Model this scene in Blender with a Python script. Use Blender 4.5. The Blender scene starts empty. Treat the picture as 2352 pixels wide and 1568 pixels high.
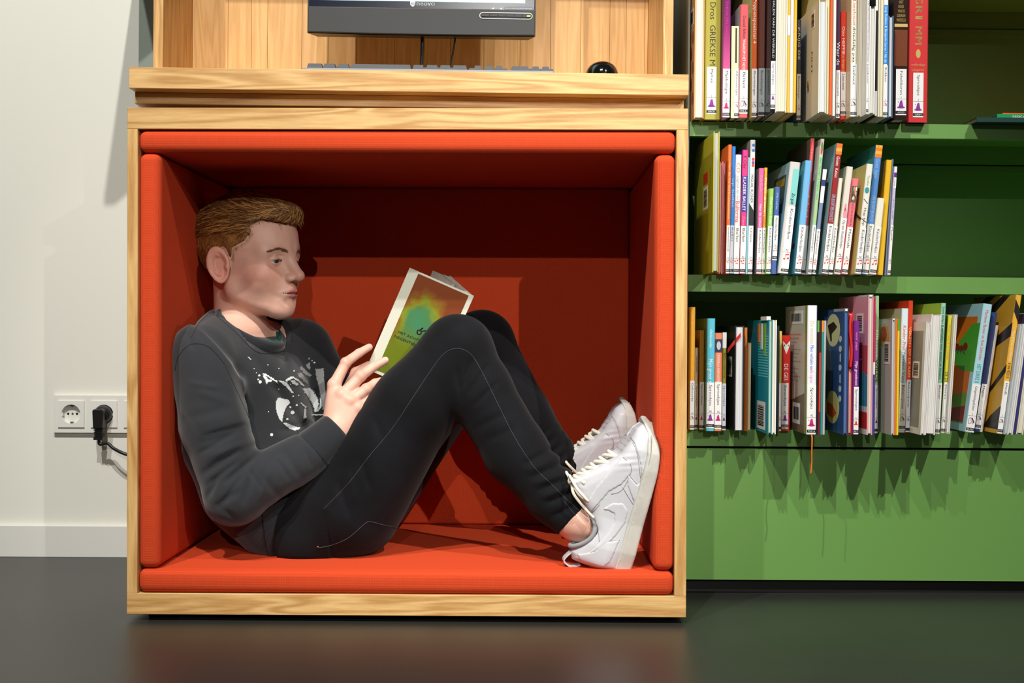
import bpy, bmesh, math, random
import numpy as np
from mathutils import Vector, Matrix, Quaternion
from mathutils.bvhtree import BVHTree

# ------------------------------------------------------------------ camera, world, lamps, exposure
scene = bpy.context.scene
COL = scene.collection
FPX = 2900.0
CAM = Vector((0.1969, -2.1032, 0.4747))
YAW, PITCH, ROLL = -0.0100, -0.0076, 0.0035
_fw = Vector((math.sin(YAW)*math.cos(PITCH), math.cos(YAW)*math.cos(PITCH), math.sin(PITCH)))
_r0 = Vector((math.cos(YAW), -math.sin(YAW), 0))
_u0 = _r0.cross(_fw)
CR = _r0*math.cos(ROLL) + _u0*math.sin(ROLL)
CU = _u0*math.cos(ROLL) - _r0*math.sin(ROLL)
cam_d = bpy.data.cameras.new('camera'); cam = bpy.data.objects.new('camera', cam_d); COL.objects.link(cam)
cam_d.sensor_width = 36.0; cam_d.lens = FPX/2352*36.0; cam_d.clip_start = 0.05
cam.matrix_world = Matrix((( CR.x, CU.x, -_fw.x, CAM.x), (CR.y, CU.y, -_fw.y, CAM.y), (CR.z, CU.z, -_fw.z, CAM.z), (0, 0, 0, 1)))
scene.camera = cam

world = bpy.data.worlds.new('World'); scene.world = world; world.use_nodes = True
world.node_tree.nodes['Background'].inputs[0].default_value = (0.98, 0.98, 1.0, 1)
world.node_tree.nodes['Background'].inputs[1].default_value = 0.042

def spot(name, loc, target, power, angle=95, blend=0.6, radius=0.022, color=(1.0, 0.965, 0.90)):
    d = bpy.data.lights.new(name, 'SPOT'); d.energy = power; d.spot_size = math.radians(angle); d.spot_blend = blend
    d.shadow_soft_size = radius; d.color = color
    o = bpy.data.objects.new(name, d); COL.objects.link(o); o.location = loc
    o.rotation_euler = (Vector(target)-Vector(loc)).to_track_quat('-Z', 'Y').to_euler()
    return o
# ceiling spots of the library: a near row along the furniture, and two lamps further back in the room
spot('ceiling_spot', (-0.98, -2.00, 3.5), (-0.78, 0.5, 0.15), 310, angle=56)
spot('ceiling_spot', (-0.25, -2.10, 3.5), (0.20, 0.2, 0.4), 355, angle=80)
spot('ceiling_spot', ( 2.10, -2.50, 3.5), (1.00, 0.3, 0.3), 480, angle=38)
spot('ceiling_spot', ( 0.35, -7.40, 2.95), (0.15, 0.3, 0.4), 420, angle=19, blend=0.9)
spot('ceiling_spot', ( 3.10, -5.80, 2.95), (0.06, 0.2, 0.50), 640, angle=12.5, blend=0.9)

vs = scene.view_settings
vs.view_transform = 'Standard'; vs.look = 'None'; vs.exposure = 0.0; vs.gamma = 1.0; vs.use_curve_mapping = False

# ------------------------------------------------------------------ helpers
def P(px, py, y):
    "world point seen at a photo pixel (2352x1568 frame) at world depth y"
    d = _fw + CR*((px-1176)/FPX) + CU*((784-py)/FPX)
    return CAM + d*((y-CAM.y)/d.y)
def ray(px, py):
    return (_fw + CR*((px-1176)/FPX) + CU*((784-py)/FPX)).normalized()

def srgb(r, g=None, b=None):
    if g is None: r, g, b = r
    f = lambda c: (c/255)/12.92 if c/255 <= 0.04045 else ((c/255+0.055)/1.055)**2.4
    return (f(r), f(g), f(b), 1.0)

def tag(o, label=None, cat=None, group=None, kind=None):
    if label: o['label'] = label
    if cat: o['category'] = cat
    if group: o['group'] = group
    if kind: o['kind'] = kind
    return o
def empty(name, loc=(0, 0, 0), rot=None, parent=None):
    o = bpy.data.objects.new(name, None); COL.objects.link(o); o.empty_display_size = 0.05
    if isinstance(rot, Matrix): o.matrix_world = Matrix.Translation(loc) @ rot
    else:
        o.location = loc
        if rot: o.rotation_euler = rot
    if parent: o.parent = parent
    return o
def link(name, me, mat=None, parent=None, smooth=False):
    o = bpy.data.objects.new(name, me); COL.objects.link(o)
    if mat is not None:
        for m in (mat if isinstance(mat, (list, tuple)) else [mat]): me.materials.append(m)
    if parent: o.parent = parent
    if smooth: me.polygons.foreach_set('use_smooth', [True]*len(me.polygons))
    return o
def mesh(name, verts, faces, mat=None, parent=None, smooth=False, off=None):
    me = bpy.data.meshes.new(name)
    if off is not None: verts = [tuple(Vector(v)-Vector(off)) for v in verts]
    me.from_pydata([tuple(v) for v in verts], [], [tuple(f) for f in faces]); me.update()
    return link(name, me, mat, parent, smooth)
BOXF = [(0, 3, 2, 1), (4, 5, 6, 7), (0, 1, 5, 4), (1, 2, 6, 5), (2, 3, 7, 6), (3, 0, 4, 7)]
def boxv(x0, x1, y0, y1, z0, z1):
    return [(x0, y0, z0), (x1, y0, z0), (x1, y1, z0), (x0, y1, z0), (x0, y0, z1), (x1, y0, z1), (x1, y1, z1), (x0, y1, z1)]
class MB:
    def __init__(s): s.v = []; s.f = []
    def add(s, v, f):
        n = len(s.v); s.v += [tuple(p) for p in v]; s.f += [tuple(i+n for i in q) for q in f]; return s
    def box(s, *a): return s.add(boxv(*a), BOXF)
    def prism(s, pts, axis_a, axis_b, axis_c, c0, c1, origin=(0, 0, 0)):
        "polygon pts (a,b) extruded along c"
        A, B, C, O = map(Vector, (axis_a, axis_b, axis_c, origin)); n = len(pts)
        v = [O+A*a+B*b+C*c0 for a, b in pts]+[O+A*a+B*b+C*c1 for a, b in pts]
        f = [tuple(range(n))[::-1], tuple(range(n, 2*n))]+[(i, (i+1) % n, (i+1) % n+n, i+n) for i in range(n)]
        return s.add(v, f)
    def tube(s, pts, rad, seg=8, closed=False, caps=True):
        pts = [Vector(p) for p in pts]; n = len(pts); rad = rad if isinstance(rad, (list, tuple)) else [rad]*n
        v = []; prev = None
        for i, p in enumerate(pts):
            if closed: t = pts[(i+1) % n]-pts[i-1]
            else: t = pts[min(i+1, n-1)]-pts[max(i-1, 0)]
            t = t.normalized() if t.length > 1e-9 else Vector((0, 0, 1))
            if prev is None:
                a = Vector((0, 0, 1)) if abs(t.z) < 0.9 else Vector((1, 0, 0)); u = t.cross(a).normalized()
            else: u = (prev-t*prev.dot(t)); u = u.normalized() if u.length > 1e-9 else t.orthogonal().normalized()
            prev = u; w = t.cross(u)
            for k in range(seg):
                an = 2*math.pi*k/seg; v.append(p+(u*math.cos(an)+w*math.sin(an))*rad[i])
        f = []
        for i in range(n if closed else n-1):
            j = (i+1) % n
            for k in range(seg): f.append((i*seg+k, i*seg+(k+1) % seg, j*seg+(k+1) % seg, j*seg+k))
        if caps and not closed: f += [tuple(range(seg))[::-1], tuple(range((n-1)*seg, n*seg))]
        return s.add(v, f)
    def lathe(s, prof, seg=24, origin=(0, 0, 0), ax=((1, 0, 0), (0, 1, 0), (0, 0, 1))):
        A, B, C = map(Vector, ax); O = Vector(origin); v = []; n = len(prof)
        for r, h in prof:
            for k in range(seg):
                an = 2*math.pi*k/seg; v.append(O+(A*math.cos(an)+B*math.sin(an))*r+C*h)
        f = [(i*seg+k, i*seg+(k+1) % seg, (i+1)*seg+(k+1) % seg, (i+1)*seg+k) for i in range(n-1) for k in range(seg)]
        f += [tuple(range(seg))[::-1], tuple(range((n-1)*seg, n*seg))]
        return s.add(v, f)
    def build(s, name, mat=None, parent=None, smooth=False, bevel=0, seg=2):
        me = bpy.data.meshes.new(name); bm = bmesh.new()
        vs_ = [bm.verts.new(p) for p in s.v]
        for q in s.f:
            try: bm.faces.new([vs_[i] for i in q])
            except ValueError: pass
        bmesh.ops.recalc_face_normals(bm, faces=bm.faces)
        if bevel: bmesh.ops.bevel(bm, geom=list(bm.edges), offset=bevel, segments=seg, profile=0.5, affect='EDGES', clamp_overlap=True)
        bm.to_mesh(me); bm.free()
        o = link(name, me, mat, parent, smooth)
        return o
def box(name, x0, x1, y0, y1, z0, z1, mat, parent=None, bevel=0.0, seg=2, smooth=False):
    return MB().box(x0, x1, y0, y1, z0, z1).build(name, mat, parent, smooth, bevel, seg)
def smooth_path(pts, n=8):
    pts = [Vector(p) for p in pts]; out = []
    for i in range(len(pts)-1):
        p0 = pts[max(i-1, 0)]; p1 = pts[i]; p2 = pts[i+1]; p3 = pts[min(i+2, len(pts)-1)]
        for k in range(n):
            t = k/n
            out.append(0.5*((2*p1)+(-p0+p2)*t+(2*p0-5*p1+4*p2-p3)*t*t+(-p0+3*p1-3*p2+p3)*t**3))
    return out+[pts[-1]]

# ---- lettering: every glyph is meshed once, strings are put together from them
GLYPHS = {}
def load_glyphs():
    chars = [chr(c) for c in range(33, 127)]+list('öëé|▬▪·')
    objs = []
    for ch in chars:
        for body in (ch, ch+'H'):
            c = bpy.data.curves.new('glyph', 'FONT'); c.body = body; c.size = 1.0; c.resolution_u = 2
            o = bpy.data.objects.new('glyph', c); COL.objects.link(o); objs.append(o)
    dg = bpy.context.evaluated_depsgraph_get(); dg.update()
    def read(o):
        me = bpy.data.meshes.new_from_object(o.evaluated_get(dg)); co = np.empty(len(me.vertices)*3); me.vertices.foreach_get('co', co)
        r = (co.reshape(-1, 3)[:, :2], [tuple(p.vertices) for p in me.polygons]); bpy.data.meshes.remove(me); return r
    hx = read(objs[2*chars.index('H')])[0][:, 0].max()
    for i, ch in enumerate(chars):
        g = read(objs[2*i]); w = read(objs[2*i+1])[0][:, 0].max()-hx
        GLYPHS[ch] = (g[0], g[1], w)
    for o in objs:
        c = o.data; bpy.data.objects.remove(o); bpy.data.curves.remove(c)
    GLYPHS[' '] = (np.zeros((0, 2)), [], 0.30)
load_glyphs()
_txt = {}
def text_mesh(s, bold=False, italic=0.0):
    key = (s, bold)
    if key in _txt: return _txt[key]
    x = 0.0; co = []; fs = []
    for ch in s:
        g = GLYPHS.get(ch, GLYPHS['|'])
        for dx in ((0.0, 0.02) if bold else (0.0,)):
            n = len(co); co += [(a+x+dx, b) for a, b in g[0]]; fs += [tuple(i+n for i in q) for q in g[1]]
        x += g[2]
    _txt[key] = (np.array(co) if co else np.zeros((1, 2)), fs); return _txt[key]
def text(name, s, mat, parent, origin, right, up, height, width=None, anchor='l', bold=False, italic=0.0):
    """flat lettering: capital height = height, baseline starts at origin, runs along right; width squeezes it"""
    co, faces = text_mesh(s, bold, italic)
    x0, x1 = co[:, 0].min(), co[:, 0].max(); k = height/0.72; sx = k
    if width: sx = width/max(x1-x0, 1e-6)
    R, U, O = Vector(right).normalized(), Vector(up).normalized(), Vector(origin)
    off = -x0 if anchor == 'l' else -(x0+x1)/2
    v = [O+R*((c[0]+off)*sx)+U*(c[1]*k) for c in co]
    return mesh(name, v, faces, mat, parent)

# ---- materials
MATS = {}
def nt(name):
    m = bpy.data.materials.new(name); m.use_nodes = True; n = m.node_tree
    return m, n, n.nodes['Principled BSDF'], n.nodes, n.links
def mat(name, col, rough=0.5, metal=0.0, spec=0.5, bump=0.0, bscale=300, var=0.0, vscale=8, coat=0.0, sss=0.0, emit=None, sheen=0.0):
    if name in MATS: return MATS[name]
    m, n, b, N, L = nt(name)
    col = col if len(col) == 4 else srgb(*col)
    b.inputs['Base Color'].default_value = col; b.inputs['Roughness'].default_value = rough
    b.inputs['Metallic'].default_value = metal; b.inputs['Specular IOR Level'].default_value = spec
    if coat: b.inputs['Coat Weight'].default_value = coat; b.inputs['Coat Roughness'].default_value = 0.08
    if sheen: b.inputs['Sheen Weight'].default_value = sheen; b.inputs['Sheen Roughness'].default_value = 0.5
    if emit: b.inputs['Emission Color'].default_value = col; b.inputs['Emission Strength'].default_value = emit
    tc = N.new('ShaderNodeTexCoord')
    if var:
        t = N.new('ShaderNodeTexNoise'); t.inputs['Scale'].default_value = vscale; t.inputs['Detail'].default_value = 5
        L.new(tc.outputs['Object'], t.inputs['Vector'])
        mx = N.new('ShaderNodeMix'); mx.data_type = 'RGBA'; mx.blend_type = 'MULTIPLY'; mx.inputs[0].default_value = 1
        mx.inputs[6].default_value = col
        mr = N.new('ShaderNodeMapRange'); mr.inputs[1].default_value = 0.3; mr.inputs[2].default_value = 0.7
        mr.inputs[3].default_value = 1-var; mr.inputs[4].default_value = 1+var
        L.new(t.outputs['Fac'], mr.inputs[0])
        cb = N.new('ShaderNodeCombineColor'); [L.new(mr.outputs[0], cb.inputs[i]) for i in range(3)]
        L.new(cb.outputs[0], mx.inputs[7]); L.new(mx.outputs[2], b.inputs['Base Color'])
    if bump:
        t2 = N.new('ShaderNodeTexNoise'); t2.inputs['Scale'].default_value = bscale; t2.inputs['Detail'].default_value = 3
        L.new(tc.outputs['Object'], t2.inputs['Vector'])
        bp = N.new('ShaderNodeBump'); bp.inputs['Strength'].default_value = bump; bp.inputs['Distance'].default_value = 0.001
        L.new(t2.outputs['Fac'], bp.inputs['Height']); L.new(bp.outputs['Normal'], b.inputs['Normal'])
    MATS[name] = m; return m

def wood_mat(name, axis, light=(226, 186, 124), dark=(186, 138, 78), scale=1.0, seed=0.0, rough=0.42):
    "oak: long fibres along one axis, broad cathedral figure across"
    if name in MATS: return MATS[name]
    m, n, b, N, L = nt(name)
    tc = N.new('ShaderNodeTexCoord'); mp = N.new('ShaderNodeMapping')
    s = {'x': (2.6, 44, 44), 'y': (44, 2.6, 44), 'z': (44, 44, 2.6)}[axis]
    mp.inputs['Scale'].default_value = [c*scale for c in s]; mp.inputs['Location'].default_value = (seed, seed*0.7, seed*1.3)
    geo = N.new('ShaderNodeNewGeometry')
    rnd = N.new('ShaderNodeObjectInfo')
    va = N.new('ShaderNodeVectorMath'); va.operation = 'ADD'
    mm = N.new('ShaderNodeVectorMath'); mm.operation = 'SCALE'; mm.inputs[0].default_value = (7, 3, 5)
    L.new(rnd.outputs['Random'], mm.inputs['Scale']); L.new(tc.outputs['Object'], va.inputs[0]); L.new(mm.outputs[0], va.inputs[1])
    L.new(va.outputs[0], mp.inputs['Vector'])
    big = N.new('ShaderNodeTexNoise'); big.inputs['Scale'].default_value = 0.55; big.inputs['Detail'].default_value = 2.5; big.inputs['Distortion'].default_value = 0.4
    L.new(mp.outputs[0], big.inputs['Vector'])
    wv = N.new('ShaderNodeMath'); wv.operation = 'MULTIPLY'; wv.inputs[1].default_value = 55
    L.new(big.outputs['Fac'], wv.inputs[0])
    sn = N.new('ShaderNodeMath'); sn.operation = 'SINE'; L.new(wv.outputs[0], sn.inputs[0])
    fine = N.new('ShaderNodeTexNoise'); fine.inputs['Scale'].default_value = 7; fine.inputs['Detail'].default_value = 6; fine.inputs['Roughness'].default_value = 0.65
    L.new(mp.outputs[0], fine.inputs['Vector'])
    mr = N.new('ShaderNodeMapRange'); mr.inputs[1].default_value = -1; mr.inputs[2].default_value = 1; mr.inputs[3].default_value = 0.0; mr.inputs[4].default_value = 0.45
    L.new(sn.outputs[0], mr.inputs[0])
    ad = N.new('ShaderNodeMath'); ad.operation = 'MULTIPLY_ADD'; ad.inputs[1].default_value = 0.95; L.new(fine.outputs['Fac'], ad.inputs[0]); L.new(mr.outputs[0], ad.inputs[2])
    cr = N.new('ShaderNodeValToRGB'); cr.color_ramp.elements[0].position = 0.36; cr.color_ramp.elements[0].color = srgb(*light)
    cr.color_ramp.elements[1].position = 0.98; cr.color_ramp.elements[1].color = srgb(*dark)
    L.new(ad.outputs[0], cr.inputs[0])
    hs = N.new('ShaderNodeHueSaturation'); L.new(cr.outputs[0], hs.inputs['Color'])
    vr = N.new('ShaderNodeMapRange'); vr.inputs[3].default_value = 0.93; vr.inputs[4].default_value = 1.07; L.new(rnd.outputs['Random'], vr.inputs[0]); L.new(vr.outputs[0], hs.inputs['Value'])
    L.new(hs.outputs[0], b.inputs['Base Color']); b.inputs['Roughness'].default_value = rough
    bp = N.new('ShaderNodeBump'); bp.inputs['Strength'].default_value = 0.12; bp.inputs['Distance'].default_value = 0.001
    L.new(ad.outputs[0], bp.inputs['Height']); L.new(bp.outputs[0], b.inputs['Normal'])
    MATS[name] = m; return m

def weave_mat(name, col, col2, period=0.0036, strength=0.55, rough=0.9, sheen=0.0):
    if name in MATS: return MATS[name]
    m, n, b, N, L = nt(name)
    tc = N.new('ShaderNodeTexCoord'); k = 2*math.pi/period
    outs = []
    for w in ((1, 0.3, 1), (1, 1.3, -1)):
        d = N.new('ShaderNodeVectorMath'); d.operation = 'DOT_PRODUCT'; d.inputs[1].default_value = [c*k for c in w]
        L.new(tc.outputs['Object'], d.inputs[0])
        s = N.new('ShaderNodeMath'); s.operation = 'SINE'; L.new(d.outputs['Value'], s.inputs[0]); outs.append(s)
    mu = N.new('ShaderNodeMath'); mu.operation = 'MULTIPLY'; L.new(outs[0].outputs[0], mu.inputs[0]); L.new(outs[1].outputs[0], mu.inputs[1])
    mr = N.new('ShaderNodeMapRange'); mr.inputs[1].default_value = -1; mr.inputs[2].default_value = 1; L.new(mu.outputs[0], mr.inputs[0])
    mx = N.new('ShaderNodeMix'); mx.data_type = 'RGBA'; mx.inputs[6].default_value = srgb(*col2); mx.inputs[7].default_value = srgb(*col)
    L.new(mr.outputs[0], mx.inputs[0]); L.new(mx.outputs[2], b.inputs['Base Color'])
    bp = N.new('ShaderNodeBump'); bp.inputs['Strength'].default_value = strength; bp.inputs['Distance'].default_value = 0.0008
    L.new(mr.outputs[0], bp.inputs['Height']); L.new(bp.outputs[0], b.inputs['Normal'])
    b.inputs['Roughness'].default_value = rough; b.inputs['Sheen Weight'].default_value = sheen; b.inputs['Specular IOR Level'].default_value = 0.2
    MATS[name] = m; return m

OAKX = wood_mat('oak_grain_x', 'x'); OAKZ = wood_mat('oak_grain_z', 'z', seed=3.1); OAKY = wood_mat('oak_grain_y', 'y', seed=5.7)
VENEER = wood_mat('oak_veneer_upright', 'z', light=(226, 182, 120), dark=(208, 160, 98), seed=9.0)
ORANGE = weave_mat('orange_upholstery_weave', (222, 82, 42), (192, 58, 26))
FLOORM = mat('dark_grey_linoleum', (39, 40, 38), rough=0.38, bump=0.05, bscale=60, var=0.12, vscale=3.0, spec=0.4)
WALLM = mat('white_wall_paint', (226, 226, 217), rough=0.75, bump=0.10, bscale=90)
SKIRTM = mat('white_gloss_skirting', (222, 222, 217), rough=0.35)
GREEN = mat('green_powder_coat', (102, 148, 74), rough=0.45, bump=0.03, bscale=900)
GREYG = mat('grey_green_laminate', (128, 140, 132), rough=0.5)
WHITEP = mat('white_plastic', (228, 228, 222), rough=0.35)
BLACKP = mat('black_plastic', (20, 20, 21), rough=0.38)
BLACK = mat('black_matt', (12, 12, 12), rough=0.7)
CHAR = mat('charcoal_plastic', (50, 51, 52), rough=0.55, bump=0.15, bscale=1500)

# ------------------------------------------------------------------ the setting
FLOOR_Z = -0.011
WALL_Y = 0.60
tag(box('floor', -4, 6, -9, WALL_Y+0.02, FLOOR_Z-0.1, FLOOR_Z, FLOORM), 'dark grey linoleum floor with faint scuffs', kind='structure')
tag(box('wall_back', -4, 6, WALL_Y, WALL_Y+0.12, FLOOR_Z, 3.2, WALLM), 'white painted wall behind the furniture', kind='structure')
tag(box('baseboard_back', -4, 0.47, WALL_Y-0.012, WALL_Y, FLOOR_Z, FLOOR_Z+0.067, SKIRTM, bevel=0.001), 'white skirting board along the wall', kind='structure')

# ------------------------------------------------------------------ reading nook
W2, BH = 0.4675, 0.8467
nook = empty('reading_nook', (0, 0.29, 0))
tag(nook, 'oak reading nook box lined with orange upholstered cushions, boy inside', 'reading nook')
def NB(name, x0, x1, y0, y1, z0, z1, m, bev=0.0008, seg=1, smooth=False):
    return box(name, x0, x1, y0-0.29, y1-0.29, z0, z1, m, nook, bev, seg, smooth)
NB('top_board', -W2, W2, 0, 0.575, BH-0.0357, BH, OAKX)
NB('bottom_board', -W2, W2, 0, 0.575, 0, 0.0352, OAKX)
NB('side_board', -W2, -W2+0.0178, 0, 0.575, 0.0352, BH-0.0357, OAKZ)
NB('side_board', W2-0.0195, W2, 0, 0.575, 0.0352, BH-0.0357, OAKZ)
NB('rear_board', -W2+0.0178, W2-0.0195, 0.56, 0.575, 0.0352, BH-0.0357, OAKZ)
for sx in (-0.42, 0.42):
    for sy in (0.05, 0.50): NB('foot', sx-0.02, sx+0.02, sy-0.02, sy+0.02, FLOOR_Z, 0, BLACK, 0.001)
IX0, IX1, IZ0, IZ1, IY = -0.4125, 0.4125, 0.0755, 0.7725, 0.505   # inner faces of the padding
def cushion(x0, x1, y0, y1, z0, z1, r=0.013):
    m = MB().box(x0, x1, y0-0.29, y1-0.29, z0, z1).build('cushion', ORANGE, nook, True, r, 5); return m
cushion(-W2+0.0182, W2-0.0199, 0.0, 0.556, IZ1, BH-0.0362)          # ceiling
cushion(-W2+0.0182, W2-0.0199, 0.0, 0.556, 0.0356, IZ0)             # seat
cushion(-W2+0.0182, IX0, 0.002, 0.556, IZ0+0.0008, IZ1-0.0008)      # left
cushion(IX0+0.0005, IX1-0.0005, IY, 0.556, IZ0+0.0005, IZ1-0.0005, 0.006)

# ------------------------------------------------------------------ computer desk and cabinet above the nook
dc = P(942, 162.3, 0.0)
DZ = dc.z                                                        # top surface at the front edge
desk = empty('computer_desk', (dc.x, 0.0, dc.z), (0, 0.0062, 0.028))
tag(desk, 'oak computer desk with tall open cabinet standing on the reading nook', 'desk')
DW = 0.4655
box('desktop', -DW, DW, 0, 0.50, -0.0353, 0, OAKX, desk, 0.0008, 1)
box('rail', -DW+0.001, DW-0.003, 0.032, 0.48, -0.0550, -0.0355, OAKX, desk, 0.0008, 1)
box('plinth', -DW+0.06, DW-0.06, 0.09, 0.45, -0.0585, -0.0552, BLACK, desk)
CY0, CYB = 0.128, 0.345
def cx_at(px, y): return P(px, 80, y).x-dc.x
xl0, xl1 = cx_at(360.5, CY0), cx_at(383, CY0); xr0, xr1 = cx_at(1529, CY0), cx_at(1552.5, CY0)
CH = 0.424
box('side_panel', xl0, xl1, CY0, 0.42, 0.0003, CH, OAKZ, desk, 0.0006, 1)
box('side_panel', xr0, xr1, CY0, 0.42, 0.0003, CH, OAKZ, desk, 0.0006, 1)
box('roof_panel', xl0-0.002, xr1+0.002, CY0-0.004, 0.43, CH+0.0003, CH+0.035, OAKX, desk, 0.0008, 1)
box('backing_board', xl1-0.002, xr0+0.002, CYB+0.012, 0.42, 0.0003, CH, GREYG, desk)
box('grey_panel', cx_at(336.5, 0.425), xr1, 0.425, 0.445, 0.0003, CH, GREYG, desk, 0.0006, 1)
MB().prism([(xl0-0.150, 0.0), (xl0-0.133, 0.0), (xl0-0.01, 0.115), (xr1+0.03, 0.115), (xr1+0.05, 0.42), (xl0-0.150, 0.42)], (1, 0, 0), (0, 1, 0), (0, 0, 1), CH+0.036, CH+0.052).build('shadow_caster', GREYG, desk)  # unseen board added over the cabinet, shaped to cast the slanted wall shadow
pxs = [450, 537, 590, 627, 705, 765, 830, 917, 985, 1045, 1122, 1205, 1275, 1345, 1412, 1450, 1493, 1507]
rng = random.Random(4)
for a, b_ in zip(pxs[:-1], pxs[1:]):
    x0 = max(cx_at(a, CYB), xl1+0.0002); x1 = min(cx_at(b_, CYB), xr0-0.0002)
    if x1-x0 < 0.002: continue
    dy = rng.uniform(-0.0004, 0.0004)
    box('plank', x0+0.00025, x1-0.00025, CYB+dy, CYB+0.012, 0.0003, CH, VENEER, desk, 0.0003, 1)

# ------------------------------------------------------------------ monitor
MY = 0.165
mc = P(968.5, 48, MY)
mon = empty('monitor', mc, (0, 0.0105, 0.02))
tag(mon, 'black flat monitor with wide grey bottom bezel on oak back panel', 'monitor')
mw = 0.2045
zb = P(968, 80, MY).z-mc.z; zt = P(968, 22, MY).z-mc.z
hh = 0.345
mb = MB()     # housing: back shell, tapering backwards, bottom slightly bowed
n = 16; front = []; back = []
for i in range(n+1):
    t = -1+2*i/n; front.append((t*mw, 0.0, zb-0.0016*(1-t*t))); back.append((t*(mw-0.012), 0.045, zb+0.004))
tf = [(mw, 0.0, zb+hh), (-mw, 0.0, zb+hh)]; tb = [(mw-0.012, 0.045, zb+hh-0.01), (-mw+0.012, 0.045, zb+hh-0.01)]
fr = front+tf; bk = back+tb; N_ = len(fr)
mb.add(fr+bk, [tuple(range(N_)), tuple(range(N_, 2*N_))[::-1]]+[(i, (i+1) % N_, (i+1) % N_+N_, i+N_) for i in range(N_)])
mb.build('housing', BLACKP, mon)
mb = MB(); pts = [(x, z) for x, y, z in front]; pts += [(mw, zt), (-mw, zt)]
mb.prism([(x*0.992, z+0.0012) for x, z in pts], (1, 0, 0), (0, 0, 1), (0, 1, 0), -0.006, 0.0002)
mb.build('bottom_bezel', CHAR, mon, False, 0.0012, 2)
SCR = mat('dark_glossy_screen_glass', (10, 19, 40), rough=0.22, spec=0.35)
box('screen', -mw*0.985, mw*0.985, -0.0042, 0.0002, zt+0.0002, zb+hh-0.02, SCR, mon)
LIT = mat('lit_screen_display', (168, 226, 230), rough=0.4, emit=0.9)
zl = P(968, 5, MY).z-mc.z
box('display', -mw*0.9, mw*0.905, -0.0048, -0.0042, zl, zb+hh-0.04, LIT, mon)
SILVER = mat('silver_print', (205, 208, 212), rough=0.35)
lx = P(953.5, 10, MY).x-mc.x; tx = P(957, 10, MY).x-mc.x; tw = P(998.5, 10, MY).x-P(957, 10, MY).x
zlogo = P(968, 14.5, MY).z-mc.z
sh = [(-0.0048, 0.0036), (0, 0.0056), (0.0048, 0.0036), (0.0044, -0.0022), (0, -0.0058), (-0.0044, -0.0022)]
lxc = P(948, 10, MY).x-mc.x; zc = P(948, 10.2, MY).z-mc.z
MB().prism([(lxc+a, zc+b_) for a, b_ in sh], (1, 0, 0), (0, 0, 1), (0, 1, 0), -0.0046, -0.0042).build('logo_shield', SILVER, mon)
text('lettering', 'AG', SCR, mon, (lxc, -0.00475, zc-0.002), (1, 0, 0), (0, 0, 1), 0.0044, 0.0064, 'c', True)
text('lettering', 'neovo', SILVER, mon, (tx, -0.0047, zlogo), (1, 0, 0), (0, 0, 1), 0.0095, tw, 'l', True)
# control strip
bx0 = P(1101, 36, MY).x-mc.x; bx1 = P(1223, 36, MY).x-mc.x; bz = P(1162, 35.5, MY).z-mc.z
def stadium(x0, x1, zc, r, n=8):
    o = []
    for i in range(n+1): a = math.pi/2-math.pi*i/n; o.append((x1-r+r*math.cos(a), zc+r*math.sin(a)))
    for i in range(n+1): a = -math.pi/2-math.pi*i/n; o.append((x0+r+r*math.cos(a), zc+r*math.sin(a)))
    return o
MB().prism(stadium(bx0, bx1, bz, 0.0058), (1, 0, 0), (0, 0, 1), (0, 1, 0), -0.0070, -0.0058).build('button_ring', SILVER, mon)
strip = MB().prism(stadium(bx0+0.0012, bx1-0.0012, bz, 0.0046), (1, 0, 0), (0, 0, 1), (0, 1, 0), -0.0074, -0.0068).build('button_strip', BLACKP, mon)
bwid = (bx1-bx0-0.008)/6
for i in range(6):
    x0 = bx0+0.004+i*bwid
    box('button', x0+0.0004, x0+bwid-0.0004, -0.0086, -0.0074, bz-0.0024, bz+0.0030, mat('dark_grey_button', (44, 44, 46), 0.4), mon, 0.0004, 1)
GLED = mat('green_power_light', (150, 225, 40), rough=0.4, emit=1.2)
box('power_light', bx1-0.010, bx1-0.004, -0.0089, -0.0086, bz-0.0014, bz+0.0012, GLED, mon)
nx0 = P(1158, 20, MY).x-mc.x; nx1 = P(1226, 20, MY).x-mc.x; nz0 = P(1190, 25.5, MY).z-mc.z; nz1 = P(1190, 13.5, MY).z-mc.z
nx1 = min(nx1, mw*0.98)
stk = box('sticker', nx0, nx1, -0.0046, -0.0043, nz0, nz1, mat('grey_sticker', (108, 114, 122), 0.4), mon)
text('lettering', 'Press ▪ to select the preferred video mode', SILVER, mon, (nx0+0.002, -0.0047, nz1-0.0040), (1, 0, 0), (0, 0, 1), 0.0022, nx1-nx0-0.005)
text('lettering', 'Press ▪ for 3 seconds for optimal settings', SILVER, mon, (nx0+0.002, -0.0047, nz0+0.0014), (1, 0, 0), (0, 0, 1), 0.0022, nx1-nx0-0.006)
for px_ in (1133, 1151):       # mute and speaker marks
    x = P(px_, 18, MY).x-mc.x; z = P(px_, 18.5, MY).z-mc.z
    MB().prism([(x-0.0022, z-0.001), (x-0.0008, z-0.001), (x+0.0012, z-0.0026), (x+0.0012, z+0.0026), (x-0.0008, z+0.001), (x-0.0022, z+0.001)], (1, 0, 0), (0, 0, 1), (0, 1, 0), -0.0046, -0.0042).build('speaker_mark', SILVER, mon)
# cables hanging from the monitor down to the desk
def cab(pxa, pxb, r, yb):
    a = P(*pxa, 0.19); b_ = P(*pxb, yb); b_.z = DZ+0.004
    pts = smooth_path([a+Vector((0, 0, 0.02)), a, a.lerp(b_, 0.5)+Vector((0.002, 0, 0)), b_], 5)
    return MB().tube([p-mc for p in pts], r, 8)
cab((971, 92), (963, 165), 0.0034, 0.20).build('cable', BLACKP, mon, True).parent = mon
cab((1046, 92), (1021, 165), 0.0017, 0.20).build('cable', BLACKP, mon, True)
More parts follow.
